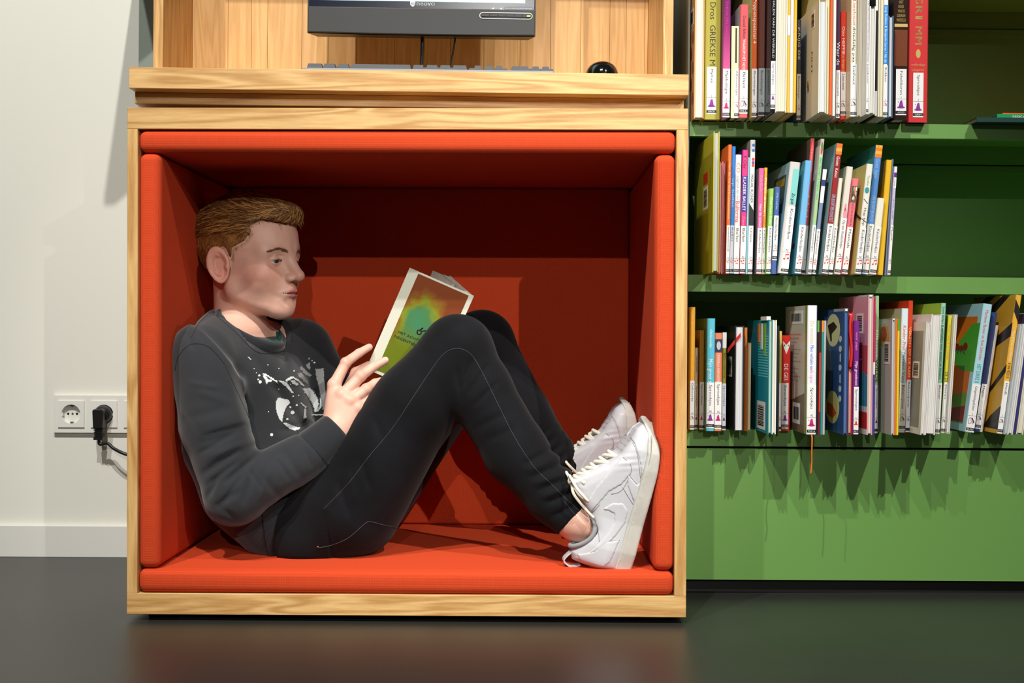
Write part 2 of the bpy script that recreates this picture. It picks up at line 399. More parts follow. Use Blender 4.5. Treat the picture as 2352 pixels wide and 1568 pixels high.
# arm from the back of the monitor to the cabinet
MB().box(-0.05, 0.05, 0.044, CYB-MY-0.002, 0.10, 0.2).build('wall_mount', BLACKP, mon)
mon.matrix_world = Matrix.Translation(mc) @ Matrix.Rotation(0.02, 4, 'Z') @ Matrix.Rotation(0.0105, 4, 'Y')

# ------------------------------------------------------------------ keyboard: its front row shows over the desk edge
KY = 0.020
k0 = P(694, 155, KY); k1 = P(1272, 165, KY)
kb = empty('keyboard', (k0.x, KY, 0), (0, 0.0062, 0.028))
def desk_z(x): return DZ-(x-dc.x)*0.0062
kb.location = (k0.x, KY-0.006, desk_z(k0.x)+0.0002)
tag(kb, 'dark grey computer keyboard seen edge-on at the desk front', 'keyboard')
kw = (k1-k0).length
box('tray', 0, kw, 0, 0.155, 0.0003, 0.0066, mat('pale_keyboard_tray', (140, 142, 150), 0.5), kb, 0.001, 1)
KEYM = mat('grey_key', (58, 61, 66), 0.5)
def key(x0, x1, y0, y1, z):
    m = MB(); d = 0.0022
    m.add([(x0, y0, z), (x1, y0, z), (x1, y1, z), (x0, y1, z), (x0+d, y0+d*0.6, z+0.0082), (x1-d, y0+d*0.6, z+0.0082), (x1-d, y1-d, z+0.0095), (x0+d, y1-d, z+0.0095)], BOXF)
    m.build('key', KEYM, kb)
kpx = [(705, 741), (742, 771), (775, 802), (806, 944), (947, 974), (978, 1006), (1009, 1036), (1039, 1073), (1088, 1107), (1113, 1132), (1137, 1156), (1173, 1216), (1221, 1240), (1244, 1264)]
for a, b_ in kpx: key(P(a, 160, KY).x-k0.x, P(b_, 160, KY).x-k0.x, 0.004, 0.020, 0.0066)
for r in range(1, 6):
    y0 = 0.004+r*0.0195+(0.006 if r == 5 else 0)
    for c in range(15):
        x0 = 0.006+c*0.0192+0.004*(r % 3)
        key(x0, x0+0.0175, y0, y0+0.016, 0.0066)
    for c in range(3): key(0.312+c*0.019, 0.3285+c*0.019, y0, y0+0.016, 0.0066) if r != 2 else None
    for c in range(3 if r < 5 else 0): key(0.376+c*0.017, 0.3915+c*0.017, y0, y0+0.016, 0.0066)

# ------------------------------------------------------------------ mouse
mpos = P(1384, 168, 0.05); mz = desk_z(mpos.x)+0.0003
mouse = empty('computer_mouse', (mpos.x, 0.075, mz))
tag(mouse, 'shiny black computer mouse at the right of the desk', 'mouse')
GLOSSB = mat('glossy_black_plastic', (10, 10, 11), rough=0.12)
m = MB(); rows = 10; seg = 24; v = []; f = []
for i in range(rows+1):
    th = math.pi/2*i/rows
    for k in range(seg):
        an = 2*math.pi*k/seg
        v.append((0.0295*math.cos(th)**0.6*math.cos(an), 0.052*math.cos(th)**0.6*math.sin(an), 0.030*math.sin(th)))
for i in range(rows):
    for k in range(seg): f.append((i*seg+k, i*seg+(k+1) % seg, (i+1)*seg+(k+1) % seg, (i+1)*seg+k))
f.append(tuple(range(seg))[::-1]); m.add(v, f); m.build('shell', GLOSSB, mouse, True)
MB().tube([(0, -0.045, 0.012), (0, -0.03, 0.0245)], 0.003, 8).build('scroll_wheel', BLACKP, mouse, True)

# ------------------------------------------------------------------ wall sockets
SY = WALL_Y-0.0105
sp0 = P(121.5, 908, SY); sp1 = P(121.5, 993, SY)
sock = empty('wall_socket', (sp0.x, WALL_Y, sp1.z)); sh_ = sp0.z-sp1.z
tag(sock, 'white triple wall socket plate beside the oak nook', 'socket')
pit = P(238.5, 950, SY).x-P(163, 950, SY).x
FRAME_LATER = True
c0 = P(163.5, 950, SY)
_h2 = 0.0278; _zc = c0.z-sp1.z-0.0005; _m = MB(); _xe = pit*3+0.012
_m.box(0, _xe, -0.0095, -0.0003, _zc+_h2, sh_).box(0, _xe, -0.0095, -0.0003, 0, _zc-_h2)
_xs = [0]+[v for i in range(3) for v in (c0.x-sp0.x+pit*i-_h2, c0.x-sp0.x+pit*i+_h2)]+[_xe]
for a, b_ in zip(_xs[0::2], _xs[1::2]):
    if b_ > a: _m.box(a, b_, -0.0095, -0.0003, _zc-_h2, _zc+_h2)
_m.build('frame', WHITEP, sock)
for i in range(3):
    cx = c0.x-sp0.x+pit*i; cz = c0.z-sp1.z-0.0005; h2 = 0.0283
    # cover with a round well: ring of faces between square rim and circle, then the well wall and floor
    m = MB(); sg = 32; yo, yi = -0.0125, 0.004
    sq, ci, cb = [], [], []
    for k in range(sg):
        a = 2*math.pi*k/sg; ca, sa = math.cos(a), math.sin(a); q = h2/max(abs(ca), abs(sa))
        sq.append((cx+q*ca, yo, cz+q*sa)); ci.append((cx+0.0205*ca, yo, cz+0.0205*sa)); cb.append((cx+0.0198*ca, yi-0.006, cz+0.0198*sa))
    out = [(p[0], -0.0090, p[2]) for p in sq]
    m.add(sq+ci+cb+out, [(k, (k+1) % sg, sg+(k+1) % sg, sg+k) for k in range(sg)]+[(sg+k, sg+(k+1) % sg, 2*sg+(k+1) % sg, 2*sg+k) for k in range(sg)]
          + [tuple(range(2*sg, 3*sg))]+[(3*sg+k, 3*sg+(k+1) % sg, (k+1) % sg, k) for k in range(sg)])
    cov = m.build('socket_cover', WHITEP, sock)
    yf = yi-0.006-0.0004
    for dx in (-0.0095, 0.0095):
        MB().lathe([(0.0026, 0), (0.0026, 0.0006)], 12, (cx+dx, yf, cz), ((1, 0, 0), (0, 0, 1), (0, 1, 0))).build('pin_hole', BLACK, cov)
    MB().lathe([(0.0024, 0), (0.0024, 0.0006)], 12, (cx, yf, cz), ((1, 0, 0), (0, 0, 1), (0, 1, 0))).build('screw', mat('dull_grey_metal', (120, 118, 112), 0.4, 0.6), cov)
    for dz in (-0.0180, 0.0180):
        box('earth_clip', cx-0.003, cx+0.003, -0.0095, -0.002, cz+dz-0.0012, cz+dz+0.0012, mat('dull_grey_metal', (120, 118, 112)), cov)
    for dx in (-0.0188, 0.0188):
        box('key_rib', cx+dx-0.0016, cx+dx+0.0016, -0.0122, -0.002, cz-0.0042, cz+0.0028, WHITEP, cov)
# plug with its cord
pc = P(238, 950, SY-0.02); plug = empty('power_plug', (c0.x+pit, WALL_Y-0.013, c0.z-0.0005))
tag(plug, 'black angled power plug with cord in the middle wall socket', 'plug')
m = MB().lathe([(0.0193, 0.0085), (0.0193, -0.004), (0.0188, -0.010), (0.015, -0.018), (0.008, -0.021)], 28, (0, 0, 0), ((1, 0, 0), (0, 0, 1), (0, 1, 0)))
m.build('plug_body', BLACKP, plug, True)
m = MB()
m.prism([(-0.0135, 0.009), (-0.011, 0.0125), (0.009, 0.0125), (0.011, 0.009), (0.0085, -0.028), (-0.0118, -0.028)], (1, 0, 0), (0, 0, 1), (0, 1, 0), -0.034, -0.009)
m.build('plug_grip', BLACKP, plug, False, 0.003, 3)
m = MB()
for i in range(5):
    z = -0.0285-i*0.0036; w = 0.0098-i*0.0003
    m.box(-0.0018-w, -0.0018+w, -0.030, -0.014, z-0.0022, z)
    m.box(-0.0018-w+0.0022, -0.0018+w-0.0022, -0.028, -0.016, z-0.0037, z-0.0021)
m.box(-0.0118, 0.0078, -0.030, -0.014, -0.0525, -0.0465)
m.build('strain_relief', BLACKP, plug, False)
pp = plug.location
cord = [Vector((pp.x-0.002, pp.y-0.022, pp.z-0.050)), Vector((pp.x-0.001, pp.y-0.022, pp.z-0.062))]
for q, y in (((247, 1018), 0.565), ((262, 1030), 0.56), ((290, 1043), 0.555), ((340, 1055), 0.566), ((420, 1070), 0.582), ((520, 1120), 0.582), ((600, 1200), 0.580), ((640, 1262), 0.582)): cord.append(P(*q, y))
MB().tube([p-pp for p in smooth_path(cord, 6)], 0.0036, 10).build('cord', BLACKP, plug, True)

# ------------------------------------------------------------------ green bookshelf (own frame: u along, v deep, w up)
SH_O = Vector((0.492, 0.236, 0.0)); SH_YAW, SH_TILT = 0.024, 0.0052
SHM = Matrix.Translation(SH_O) @ Matrix.Rotation(SH_YAW, 4, 'Z') @ Matrix.Rotation(SH_TILT, 4, 'Y')
SHI = SHM.inverted()
_co = SHI @ CAM
def SH(px, py, v):
    "shelf-frame point (u,w) at depth v behind the lip plane, on a photo pixel"
    d = SHI.to_3x3() @ ray(px, py); k = (v-_co.y)/d.y; p = _co+d*k; return p.x, p.z
def SHW(px, py, w):
    "shelf-frame (u,v) where the pixel's ray meets the level w"
    d = SHI.to_3x3() @ ray(px, py); k = (w-_co.z)/d.z; p = _co+d*k; return p.x, p.y
shelf = empty('bookshelf'); shelf.matrix_world = SHM
tag(shelf, 'green metal library bookshelf holding three rows of books', 'bookshelf')
SL = 1.15; SDEP = 0.285
lips = []
MB().box(0.004, SL, -0.0012, SDEP-0.002, 1.146, 1.178).build('shelf_board', GREEN, shelf)
for (yt, yb) in ((281.5, 314.5), (632.5, 671), (986.8, 1025)):
    wt = SH(1790, yt, 0)[1]; wb = SH(1790, yb, 0)[1]; lips.append(wt)
    s = MB().box(0.004, SL, 0.0, SDEP-0.002, wt-0.0012, wt).build('shelf_board', GREEN, shelf)
    MB().box(0.004, SL, -0.0012, 0.0, wb, wt).build('shelf_lip', GREEN, s, False)
    MB().box(0.004, SL, 0.0, 0.016, wb, wb+0.0012).build('lip_return', GREEN, s)
    MB().box(0.004, SL, SDEP-0.03, SDEP-0.0285, wb-0.012, wt-0.0012).build('rear_lip', GREEN, s)
wk0 = SH(1790, 1331, 0.004)[1]; wk1 = SH(1790, 1030.5, 0.004)[1]
box('kick_plate', 0.004, SL, 0.003, 0.0045, wk0, wk1, GREEN, shelf)
MB().box(0.004, SL, 0.0045, 0.03, wk0, wk0+0.0012).box(0.004, SL, 0.0045, 0.03, wk1-0.0012, wk1).build('kick_return', GREEN, shelf)
box('base_rail', 0.004, SL, 0.020, 0.045, FLOOR_Z+0.002, wk1-0.002, BLACK, shelf)
box('back_panel', 0.004, SL, SDEP, SDEP+0.0015, wk1, 1.25, GREEN, shelf)
for wt in lips:       # folded upper edge of each back panel bay
    MB().box(0.004, SL, SDEP-0.004, SDEP, wt+0.262-0.032, wt+0.262-0.018).build('back_rail', GREEN, shelf)
    MB().box(0.004, SL, SDEP-0.010, SDEP, wt+0.0005, wt+0.011).build('back_rail', GREEN, shelf)
ENDM = mat('grey_shelf_end', (122, 124, 112), 0.45)
box('end_panel', 0.0, 0.0036, 0.002, SDEP+0.02, FLOOR_Z+0.002, 1.25, ENDM, shelf)
box('upright_strip', 0.0042, 0.030, SDEP-0.012, SDEP-0.003, wk1, 1.25, GREEN, shelf)

# ------------------------------------------------------------------ books
def vgrad(name, bands, gloss=0.3, axis=2, blend=False):
    "cover print: bands of colour up the height (generated z)"
    if name in MATS: return MATS[name]
    m, n, b, N, L = nt(name)
    tc = N.new('ShaderNodeTexCoord'); sp = N.new('ShaderNodeSeparateXYZ'); L.new(tc.outputs['Generated'], sp.inputs[0])
    cr = N.new('ShaderNodeValToRGB'); cr.color_ramp.interpolation = 'LINEAR' if blend else 'CONSTANT'
    el = cr.color_ramp.elements
    while len(el) < len(bands): el.new(0.5)
    for e, (p, c) in zip(el, bands): e.position = p; e.color = srgb(*c)
    L.new(sp.outputs[axis], cr.inputs[0]); L.new(cr.outputs[0], b.inputs['Base Color'])
    b.inputs['Roughness'].default_value = gloss; MATS[name] = m; return m
def cmat(c, gloss=0.32):
    if isinstance(c, bpy.types.Material): return c
    return mat('cover_%d_%d_%d' % tuple(c), c, rough=gloss)
def pages_mat(c):
    nm = 'paper_%d_%d_%d' % tuple(c)
    if nm in MATS: return MATS[nm]
    m, n, b, N, L = nt(nm)
    tc = N.new('ShaderNodeTexCoord'); mp = N.new('ShaderNodeMapping'); mp.inputs['Scale'].default_value = (1600, 3, 3)
    L.new(tc.outputs['Object'], mp.inputs[0]); t = N.new('ShaderNodeTexNoise'); t.inputs['Scale'].default_value = 1; L.new(mp.outputs[0], t.inputs['Vector'])
    mx = N.new('ShaderNodeMix'); mx.data_type = 'RGBA'; mx.inputs[6].default_value = srgb(*[int(q*0.84) for q in c]); mx.inputs[7].default_value = srgb(*c)
    mr = N.new('ShaderNodeMapRange'); mr.inputs[1].default_value = 0.35; mr.inputs[2].default_value = 0.6; L.new(t.outputs['Fac'], mr.inputs[0]); L.new(mr.outputs[0], mx.inputs[0])
    L.new(mx.outputs[2], b.inputs['Base Color']); b.inputs['Roughness'].default_value = 0.8; MATS[nm] = m; return m
STICK = mat('white_label_film', (236, 236, 236), rough=0.22)
INK = {'k': mat('ink_black', (24, 24, 26), 0.5), 'w': mat('ink_white', (240, 240, 238), 0.4), 'p': mat('ink_purple', (134, 40, 150), 0.5),
       'm': mat('ink_magenta', (196, 30, 110), 0.5), 'r': mat('ink_red', (226, 62, 36), 0.5), 'b': mat('ink_blue', (70, 120, 200), 0.5),
       'g': mat('ink_gold', (206, 178, 104), 0.35, 0.3), 't': mat('ink_teal', (40, 150, 160), 0.5), 'd': mat('ink_dark_plum', (90, 30, 70), 0.5),
       'y': mat('ink_yellow', (240, 205, 60), 0.5), 'n': mat('ink_grey', (140, 140, 142), 0.5), 's': mat('ink_silver', (190, 192, 196), 0.3),
       'o': mat('ink_orange', (240, 130, 50), 0.5), 'f': mat('ink_green', (90, 170, 70), 0.5), 'v': mat('ink_violet', (110, 60, 170), 0.5),
       'c': mat('ink_pale_blue', (150, 190, 225), 0.5), 'a': mat('ink_amber', (240, 200, 120), 0.5), 'e': mat('ink_pink', (240, 150, 170), 0.5)}
def ell(cx, cz, rx, rz, n=14, a0=0.0):
    return [(cx+rx*math.cos(2*math.pi*i/n+a0), cz+rz*math.sin(2*math.pi*i/n+a0)) for i in range(n)]
def flat(name, polys, y, m, parent, th=0.00012):
    b = MB()
    for p in polys: b.prism(p, (1, 0, 0), (0, 0, 1), (0, 1, 0), y-th, y)
    return b.build(name, m, parent)
def icon_hat(c, x, z, s):
    brim = ell(x, z-0.42*s, 0.5*s, 0.13*s); cone = [(x-0.30*s, z-0.38*s), (x+0.30*s, z-0.38*s), (x+0.16*s, z+0.36*s), (x+0.10*s, z+0.5*s), (x-0.06*s, z+0.42*s), (x-0.14*s, z+0.3*s)]
    return [brim, cone, ell(x-0.34*s, z+0.26*s, 0.06*s, 0.06*s, 6)]
def icon_note(c, x, z, s):
    return [ell(x-0.28*s, z-0.34*s, 0.17*s, 0.13*s), ell(x+0.28*s, z-0.22*s, 0.17*s, 0.13*s), [(x-0.15*s, z-0.34*s), (x-0.11*s, z-0.34*s), (x-0.11*s, z+0.40*s), (x-0.15*s, z+0.36*s)],
            [(x+0.41*s, z-0.22*s), (x+0.45*s, z-0.22*s), (x+0.45*s, z+0.5*s), (x+0.41*s, z+0.5*s)], [(x-0.15*s, z+0.22*s), (x+0.45*s, z+0.34*s), (x+0.45*s, z+0.52*s), (x-0.15*s, z+0.40*s)]]
def line(p, q, w):
    a, b = Vector((p[0], p[1])), Vector((q[0], q[1])); t = (b-a).normalized(); nn = Vector((-t.y, t.x))*w/2
    return [tuple(a+nn), tuple(a-nn), tuple(b-nn), tuple(b+nn)]
def icon_pen(c, x, z, s):
    q = [(x-0.42*s, z-0.45*s), (x+0.02*s, z-0.36*s), (x-0.12*s, z+0.40*s), (x-0.36*s, z+0.28*s)]
    o = [line(q[i], q[(i+1) % 4], 0.05*s) for i in range(4)]
    return o+[[(x-0.05*s, z+0.30*s), (x+0.08*s, z+0.42*s), (x+0.46*s, z-0.22*s), (x+0.36*s, z-0.40*s)], line((x+0.1*s, z-0.1*s), (x+0.3*s, z-0.5*s), 0.05*s)]
def icon_fan(c, x, z, s):
    return [[(x-0.45*s, z+0.5*s), (x-0.05*s, z+0.1*s), (x-0.45*s, z-0.1*s)], [(x+0.0*s, z+0.5*s), (x+0.45*s, z+0.45*s), (x+0.1*s, z+0.05*s)], [(x-0.4*s, z-0.5*s), (x+0.05*s, z-0.1*s), (x+0.45*s, z-0.5*s), (x+0.05*s, z-0.35*s)]]
ICON = {'hat': icon_hat, 'note': icon_note, 'pen': icon_pen, 'fan': icon_fan}
ROWW = {1: lips[0]+0.0002, 2: lips[1]+0.0002, 3: lips[2]+0.0002}
prev_u = {1: (0.0045, 0, 0.3), 2: (0.0045, 0, 0.3), 3: (0.0045, 0, 0.3)}
BOOKS = []
def book(row, xl, xr, xt, yt, label, spine, side=None, kind='spine', v=None, yb=None, pages=(232, 228, 214), D=0.19,
         title=(), lab=None, code='', icon='hat', icol='p', laby=(0.0, 0.42), labw=(0.03, 0.97), ct=0.0018, H=None, small='AJ', extra=None, tint=None, gloss=0.32, keep=False):
    """xl,xr: pixels of the front edge at its foot; xt: pixel of its top left corner; yt: pixel of its top"""
    w0 = ROWW[row]
    yb = yb if yb is not None else {1: 272, 2: 628, 3: 992}[row]
    if v is None:
        v = SHW((xl+xr)/2, yb, w0)[1] if row in (1, 3) else -0.03
        v = max(-0.105, min(0.012, v))
    u0 = SH(xl, yb, v)[0]; u1 = SH(xr, yb, v)[0]
    ut, wt = SH(xt, yt, v); ub = SH(xl, yb, v)[0]
    lean = math.atan2(ut-ub, wt-w0)
    if abs(lean) < 0.012: lean = 0.0
    h = (H if H else wt-w0)/math.cos(lean); t0 = u1-u0
    pu, pl_, ph = prev_u[row]
    u0 = max(u0, pu+0.0004)
    hh0 = min(h, ph)                       # keep clear of the neighbour's leaning head
    over = pu+hh0*math.tan(pl_)+0.0006-(u0+hh0*math.tan(lean))
    if over > 0:
        dl = min(over/hh0, 0.035); lean = math.atan(math.tan(lean)+dl); over -= dl*hh0
        if over > 0: u0 += over
    u1 = max(u1, u0+max(0.0034, 0.55*t0)); t = (u1-u0)*math.cos(lean)
    prev_u[row] = (u1, lean, h)
    o = empty('book'); o.matrix_world = SHM @ Matrix.Translation((u0, v, w0+(abs(t*math.sin(lean)) if lean < 0 else 0)+(0.0 if lean >= 0 else 0))) @ Matrix.Rotation(lean, 4, 'Y')
    if lean > 0:   # pivot on the foot so that no corner sinks into the board
        o.matrix_world = SHM @ Matrix.Translation((u0, v, w0+t*math.sin(lean))) @ Matrix.Rotation(lean, 4, 'Y')
    tag(o, label, 'book', {1: 'books on the top shelf', 2: 'books on the middle shelf', 3: 'books on the bottom shelf'}[row])
    D = min(D, SDEP-0.012-v)
    ct = min(ct, t*0.22); ch = min(ct*0.9, t*0.25)
    bd = cmat(side if side is not None else spine, gloss); sm = cmat(spine, gloss)
    if t < 0.0055 and kind == 'spine':
        pass
    out = [(0, D), (0, ch), (ch, 0), (t-ch, 0), (t, ch), (t, D), (t-ct, D), (t-ct, ct), (ct, ct), (ct, D)]
    if kind == 'fore': out = [(a, D-b) for a, b in out][::-1]
    me = bpy.data.meshes.new('cover'); n = len(out)
    vv = [(a, b, 0) for a, b in out]+[(a, b, h) for a, b in out]
    ff = [(i, (i+1) % n, (i+1) % n+n, i+n) for i in range(n)]
    # U shaped end caps as quads
    idx = {p: i for i, p in enumerate(out)}
    if kind == 'spine': caps = [(0, 1, 8, 9), (1, 2, 8), (2, 3, 7, 8), (3, 4, 7), (4, 5, 6, 7)]
    else: caps = [tuple(n-1-i for i in q) for q in [(0, 1, 8, 9), (1, 2, 8), (2, 3, 7, 8), (3, 4, 7), (4, 5, 6, 7)]]
    for q in caps: ff += [tuple(q), tuple(i+n for i in q)]
    me.from_pydata(vv, [], ff); me.update()
    bm = bmesh.new(); bm.from_mesh(me); bmesh.ops.recalc_face_normals(bm, faces=bm.faces); bm.to_mesh(me); bm.free()
    c = link('cover', me, [bd, sm], o)
    for p in me.polygons:
        cy = sum(me.vertices[i].co.y for i in p.vertices)/len(p.vertices)
        if (cy < ct*1.2 if kind == 'spine' else cy > D-ct*1.2): p.material_index = 1
    g = 0.0025
    if kind == 'spine': MB().box(ct, t-ct, ct+0.0004, D-g, g, h-g).build('pages', pages_mat(pages), o)
    else:
        MB().box(ct, t-ct, g, D-ct-0.0004, g, h-g).build('pages', pages_mat(pages), o)
    yf = -0.0002
    if lab is not None:
        z0, z1 = laby[0]*h, laby[1]*h; a0, a1 = labw[0]*t, labw[1]*t
        lb = box('label', a0, a1, yf-0.0003, -0.00002, z0+0.001, z1, tint if tint is not None else STICK, o)
        yl = yf-0.0004; lw = a1-a0; s = min(lw*0.5, 0.0052); hgt = z1-z0
        if lab: text('lettering', lab, INK['k'], lb, ((a0+a1)/2-s*0.36, yl, z1-0.004), (0, 0, -1), (1, 0, 0), s*0.95, min(0.0042*len(lab), hgt*0.5))
        zi = z0+hgt*0.22; si = min(lw*0.86, 0.0145)
        if icon: flat('icon', ICON[icon]('', (a0+a1)/2, zi+hgt*0.03, si), yl, INK[icol], lb)
        if small: text('lettering', small, INK['k'], lb, ((a0+a1)/2, yl, zi+si*0.5+hgt*0.07), (1, 0, 0), (0, 0, 1), min(0.0038, lw*0.35), None, 'c')
        flat('icon', [[(a0, zi+si*0.5+hgt*0.05), (a1, zi+si*0.5+hgt*0.05), (a1, zi+si*0.5+hgt*0.056), (a0, zi+si*0.5+hgt*0.056)]], yl, INK['n'], lb)
        bar = box('code_bar', a0, a1, yl-0.0002, yl, z0+0.0035, z0+0.0085, INK['k'], lb)
        if code: text('lettering', code, INK['w'], bar, ((a0+a1)/2, yl-0.0003, z0+0.0044), (1, 0, 0), (0, 0, 1), 0.0031, min(lw*0.8, 0.003*len(code)), 'c', True)
    for tt in title:      # (string, colour, top fraction, bottom fraction, letter height as fraction of thickness, x centre fraction)
        s_, cc, f1, f0 = tt[:4]; hh_ = (tt[4] if len(tt) > 4 else 0.55)*t; fx = tt[5] if len(tt) > 5 else 0.5
        text('lettering', s_, INK[cc], o, (fx*t-hh_*0.5, yf, f1*h), (0, 0, -1), (1, 0, 0), hh_, (f1-f0)*h)
    if extra: extra(o, t, D, h)
    BOOKS.append((o, t, D, h)); return o
def side_rect(o, y0, y1, z0, z1, m, name='print', proud=0.0002):
    return box(name, -proud, -0.00002, y0, y1, z0, z1, cmat(m), o)
def side_poly(o, pts, m, name='print', proud=0.0002):
    b = MB(); b.prism(pts, (0, 1, 0), (0, 0, 1), (1, 0, 0), -proud, -0.00002); return b.build(name, cmat(m), o)
def barcode(o, y0, y1, z0, z1, vertical=True, seed=1):
    s = box('barcode', -0.0003, -0.00002, y0, y1, z0, z1, STICK, o); r = random.Random(seed); b = MB(); p = 0.12
    while p < 0.86:
        w = r.choice((0.02, 0.035, 0.05))
        if vertical: b.box(-0.0005, -0.0003, y0+(y1-y0)*0.15, y0+(y1-y0)*0.85, z0+(z1-z0)*p, z0+(z1-z0)*(p+w))
        else: b.box(-0.0005, -0.0003, y0+(y1-y0)*p, y0+(y1-y0)*(p+w), z0+(z1-z0)*0.2, z0+(z1-z0)*0.8)
        p += w+r.choice((0.018, 0.03))
    b.build('bars', INK['k'], s); return s
def band(y0, y1, f0, f1, m):
    def fn(o, t, D, h): flat('print', [[(0.0, f0*h), (t, f0*h), (t, f1*h), (0.0, f1*h)]], -0.00002, cmat(m), o, 0.00012)
    return fn
def bands(*bs):
    def fn(o, t, D, h):
        for f0, f1, m in bs: flat('print', [[(t*0.02, f0*h), (t*0.98, f0*h), (t*0.98, f1*h), (t*0.02, f1*h)]], -0.00002, cmat(m), o, 0.00012)
    return fn
def many(*fs):
    def fn(o, t, D, h):
        for f in fs: f(o, t, D, h)
    return fn

# ---- top shelf (their heads run out of the photo)
TOPY = -70
def x1(o, t, D, h):
    barcode(o, 0.017, 0.050, 0.176, 0.206, True, 3)
    for k in range(5): side_poly(o, ell(0.020+0.016*(k % 2), 0.04+0.028*k, 0.012, 0.012), (150, 84, 42))
book(1, 1594, 1616, 1594, TOPY, 'tan illustrated book with its cream pages facing out, beside the desk', (206, 152, 92), (214, 164, 104), 'fore', yb=272, extra=x1)
book(1, 1617, 1654, 1617, TOPY, 'thick olive-green book with black serif title on the top shelf', (170, 160, 48), yb=274,
     title=[('Imme Dros  GRIEKSE M', 'k', 0.93, 0.36, 0.36, 0.5)], lab='Mythen', code='DROS', icol='p', laby=(0.03, 0.35), labw=(0.15, 0.75), small='J')
book(1, 1655.5, 1676, 1655.5, TOPY, 'purple book fading to pink at its foot on the top shelf', vgrad('cover_purple_to_pink', [(0, (226, 120, 160)), (0.32, (214, 92, 150)), (0.6, (150, 40, 120)), (1.0, (70, 26, 84))], 0.2, 2, True), (90, 36, 96), yb=270,
     title=[('MYTHEN EN SAGEN', 'm', 0.84, 0.5, 0.3)], lab='Mythologie', code='KRAM', icol='m', laby=(0.0, 0.33), small='J')
book(1, 1678, 1696, 1678, 60, 'short black and cream striped book wedged among taller ones, top shelf', (30, 30, 30), (30, 36, 30), yb=271,
     extra=bands((0.0, 1.0, (222, 218, 172))), title=[('▬▬▬▬▬▬▬', 'k', 0.98, 0.60, 0.5, 0.72)], lab='Albumversjes', code='WA', icon='pen', icol='m', laby=(0.0, 0.54), labw=(0.45, 1.0), small='J')
book(1, 1697, 1717, 1697, 10, 'coral-pink book with white and black title, top shelf', (226, 84, 92), (196, 190, 186), yb=270,
     title=[('Daniel Billiet', 'k', 0.9, 0.70, 0.34), ('WAAROM HET NOO', 'w', 0.69, 0.42, 0.34)], lab='Billiet', code='BILL', icon='pen', icol='d', laby=(0.03, 0.42), small='J', labw=(0.02, 0.98))
book(1, 1726, 1738, 1726, TOPY, 'book with pale yellow cover and orange lettered spine, top shelf', (206, 92, 34), (222, 212, 140), yb=270,
     title=[('Poppenspeelstel 4', 'w', 0.80, 0.50, 0.6)], lab='Bloemlezingen', code='VLIP', icon='pen', icol='d', laby=(0.0, 0.33), small='J')
book(1, 1739, 1756, 1739, TOPY, 'dark reddish-brown book with bluish grey label beside the orange spine', (92, 42, 30), (48, 30, 26), yb=268, lab='Bloemlezingen', code='', icon='pen', icol='k', laby=(0.0, 0.33), small='J', tint=mat('greyed_label_film', (150, 158, 160), 0.3))
book(1, 1757, 1777, 1757, TOPY, 'glossy black book with silver title jutting out, top shelf', (26, 26, 28), yb=252, gloss=0.12,
     title=[('VERHALEN VAN DE WERELD', 's', 0.86, 0.38, 0.42)], lab='Sprookjes', code='VERH', icol='p', laby=(0.02, 0.36), small='J')
book(1, 1778, 1806, 1778, TOPY, 'thick white book, cream pages outward, next to the glossy black one', (236, 232, 222), kind='fore', yb=254, pages=(230, 226, 206))
book(1, 1807, 1813, 1807, TOPY, 'thin book striped yellow and white, top shelf', (236, 186, 40), yb=256, extra=bands((0.54, 0.68, (240, 238, 230))))
book(1, 1813.5, 1821, 1813.5, TOPY, 'thin plain white book between two yellow ones, top shelf', (226, 226, 236), yb=256)
book(1, 1821.5, 1828, 1821.5, TOPY, 'thin plain yellow book on the top shelf', (238, 184, 30), yb=257)
book(1, 1829, 1838.5, 1829, 45, 'short dark blue book left of the big white cover, top shelf', (38, 48, 84), (60, 96, 150), yb=276, title=[('KRIJG DE', 'w', 0.92, 0.6, 0.5)], lab='Bloemlezingen', code='BIES', icon='pen', icol='r', laby=(0.0, 0.46), small='J')
def x12(o, t, D, h):
    barcode(o, 0.030, 0.055, 0.158, 0.190, True, 5)
    text('lettering', 'PINT', INK['k'], o, (-0.0004, 0.050, 0.118), (0, 0, -1), (0, -1, 0), 0.008, 0.040)
    side_poly(o, ell(0.075, 0.065, 0.006, 0.007), (196, 150, 50)); side_poly(o, ell(0.073, 0.058, 0.004, 0.009), (60, 46, 34))
book(1, 1879, 1897, 1879, TOPY+70, 'large white hardback showing its front cover with small black title', (238, 238, 236), (226, 224, 212), 'fore', yb=257, pages=(226, 230, 232), extra=x12)
book(1, 1897.5, 1903, 1897.5, TOPY, 'thin cream book right of the large white hardback', (226, 220, 170), yb=262)
book(1, 1903.5, 1911, 1903.5, TOPY, 'thin bright orange book on the top shelf', (232, 96, 40), (226, 220, 190), yb=264, title=[('M', 'w', 0.9, 0.8, 0.6)])
book(1, 1911.5, 1918.5, 1911.5, TOPY, 'thin white book right of the orange one, top shelf', (232, 230, 226), yb=266)
book(1, 1919.5, 1928.5, 1919.5, TOPY+50, 'dark plum book with bold white title, top shelf', (66, 34, 70), (226, 196, 190), yb=272, title=[('Waar de', 'w', 0.6, 0.42, 0.8)], lab='Geoorloofd', code='EE', icon='pen', icol='k', laby=(0.0, 0.38), small='J')
book(1, 1929.5, 1942, 1929.5, 26, 'short bright red book with white title, top shelf', (226, 62, 34), yb=274, title=[('Ozo HEPPIE', 'w', 0.86, 0.60, 0.5), ('je Versjes van', 'a', 0.59, 0.42, 0.5)], lab='Leeuwen', code='LEEU', icon='pen', icol='d', laby=(0.03, 0.44), small='J')
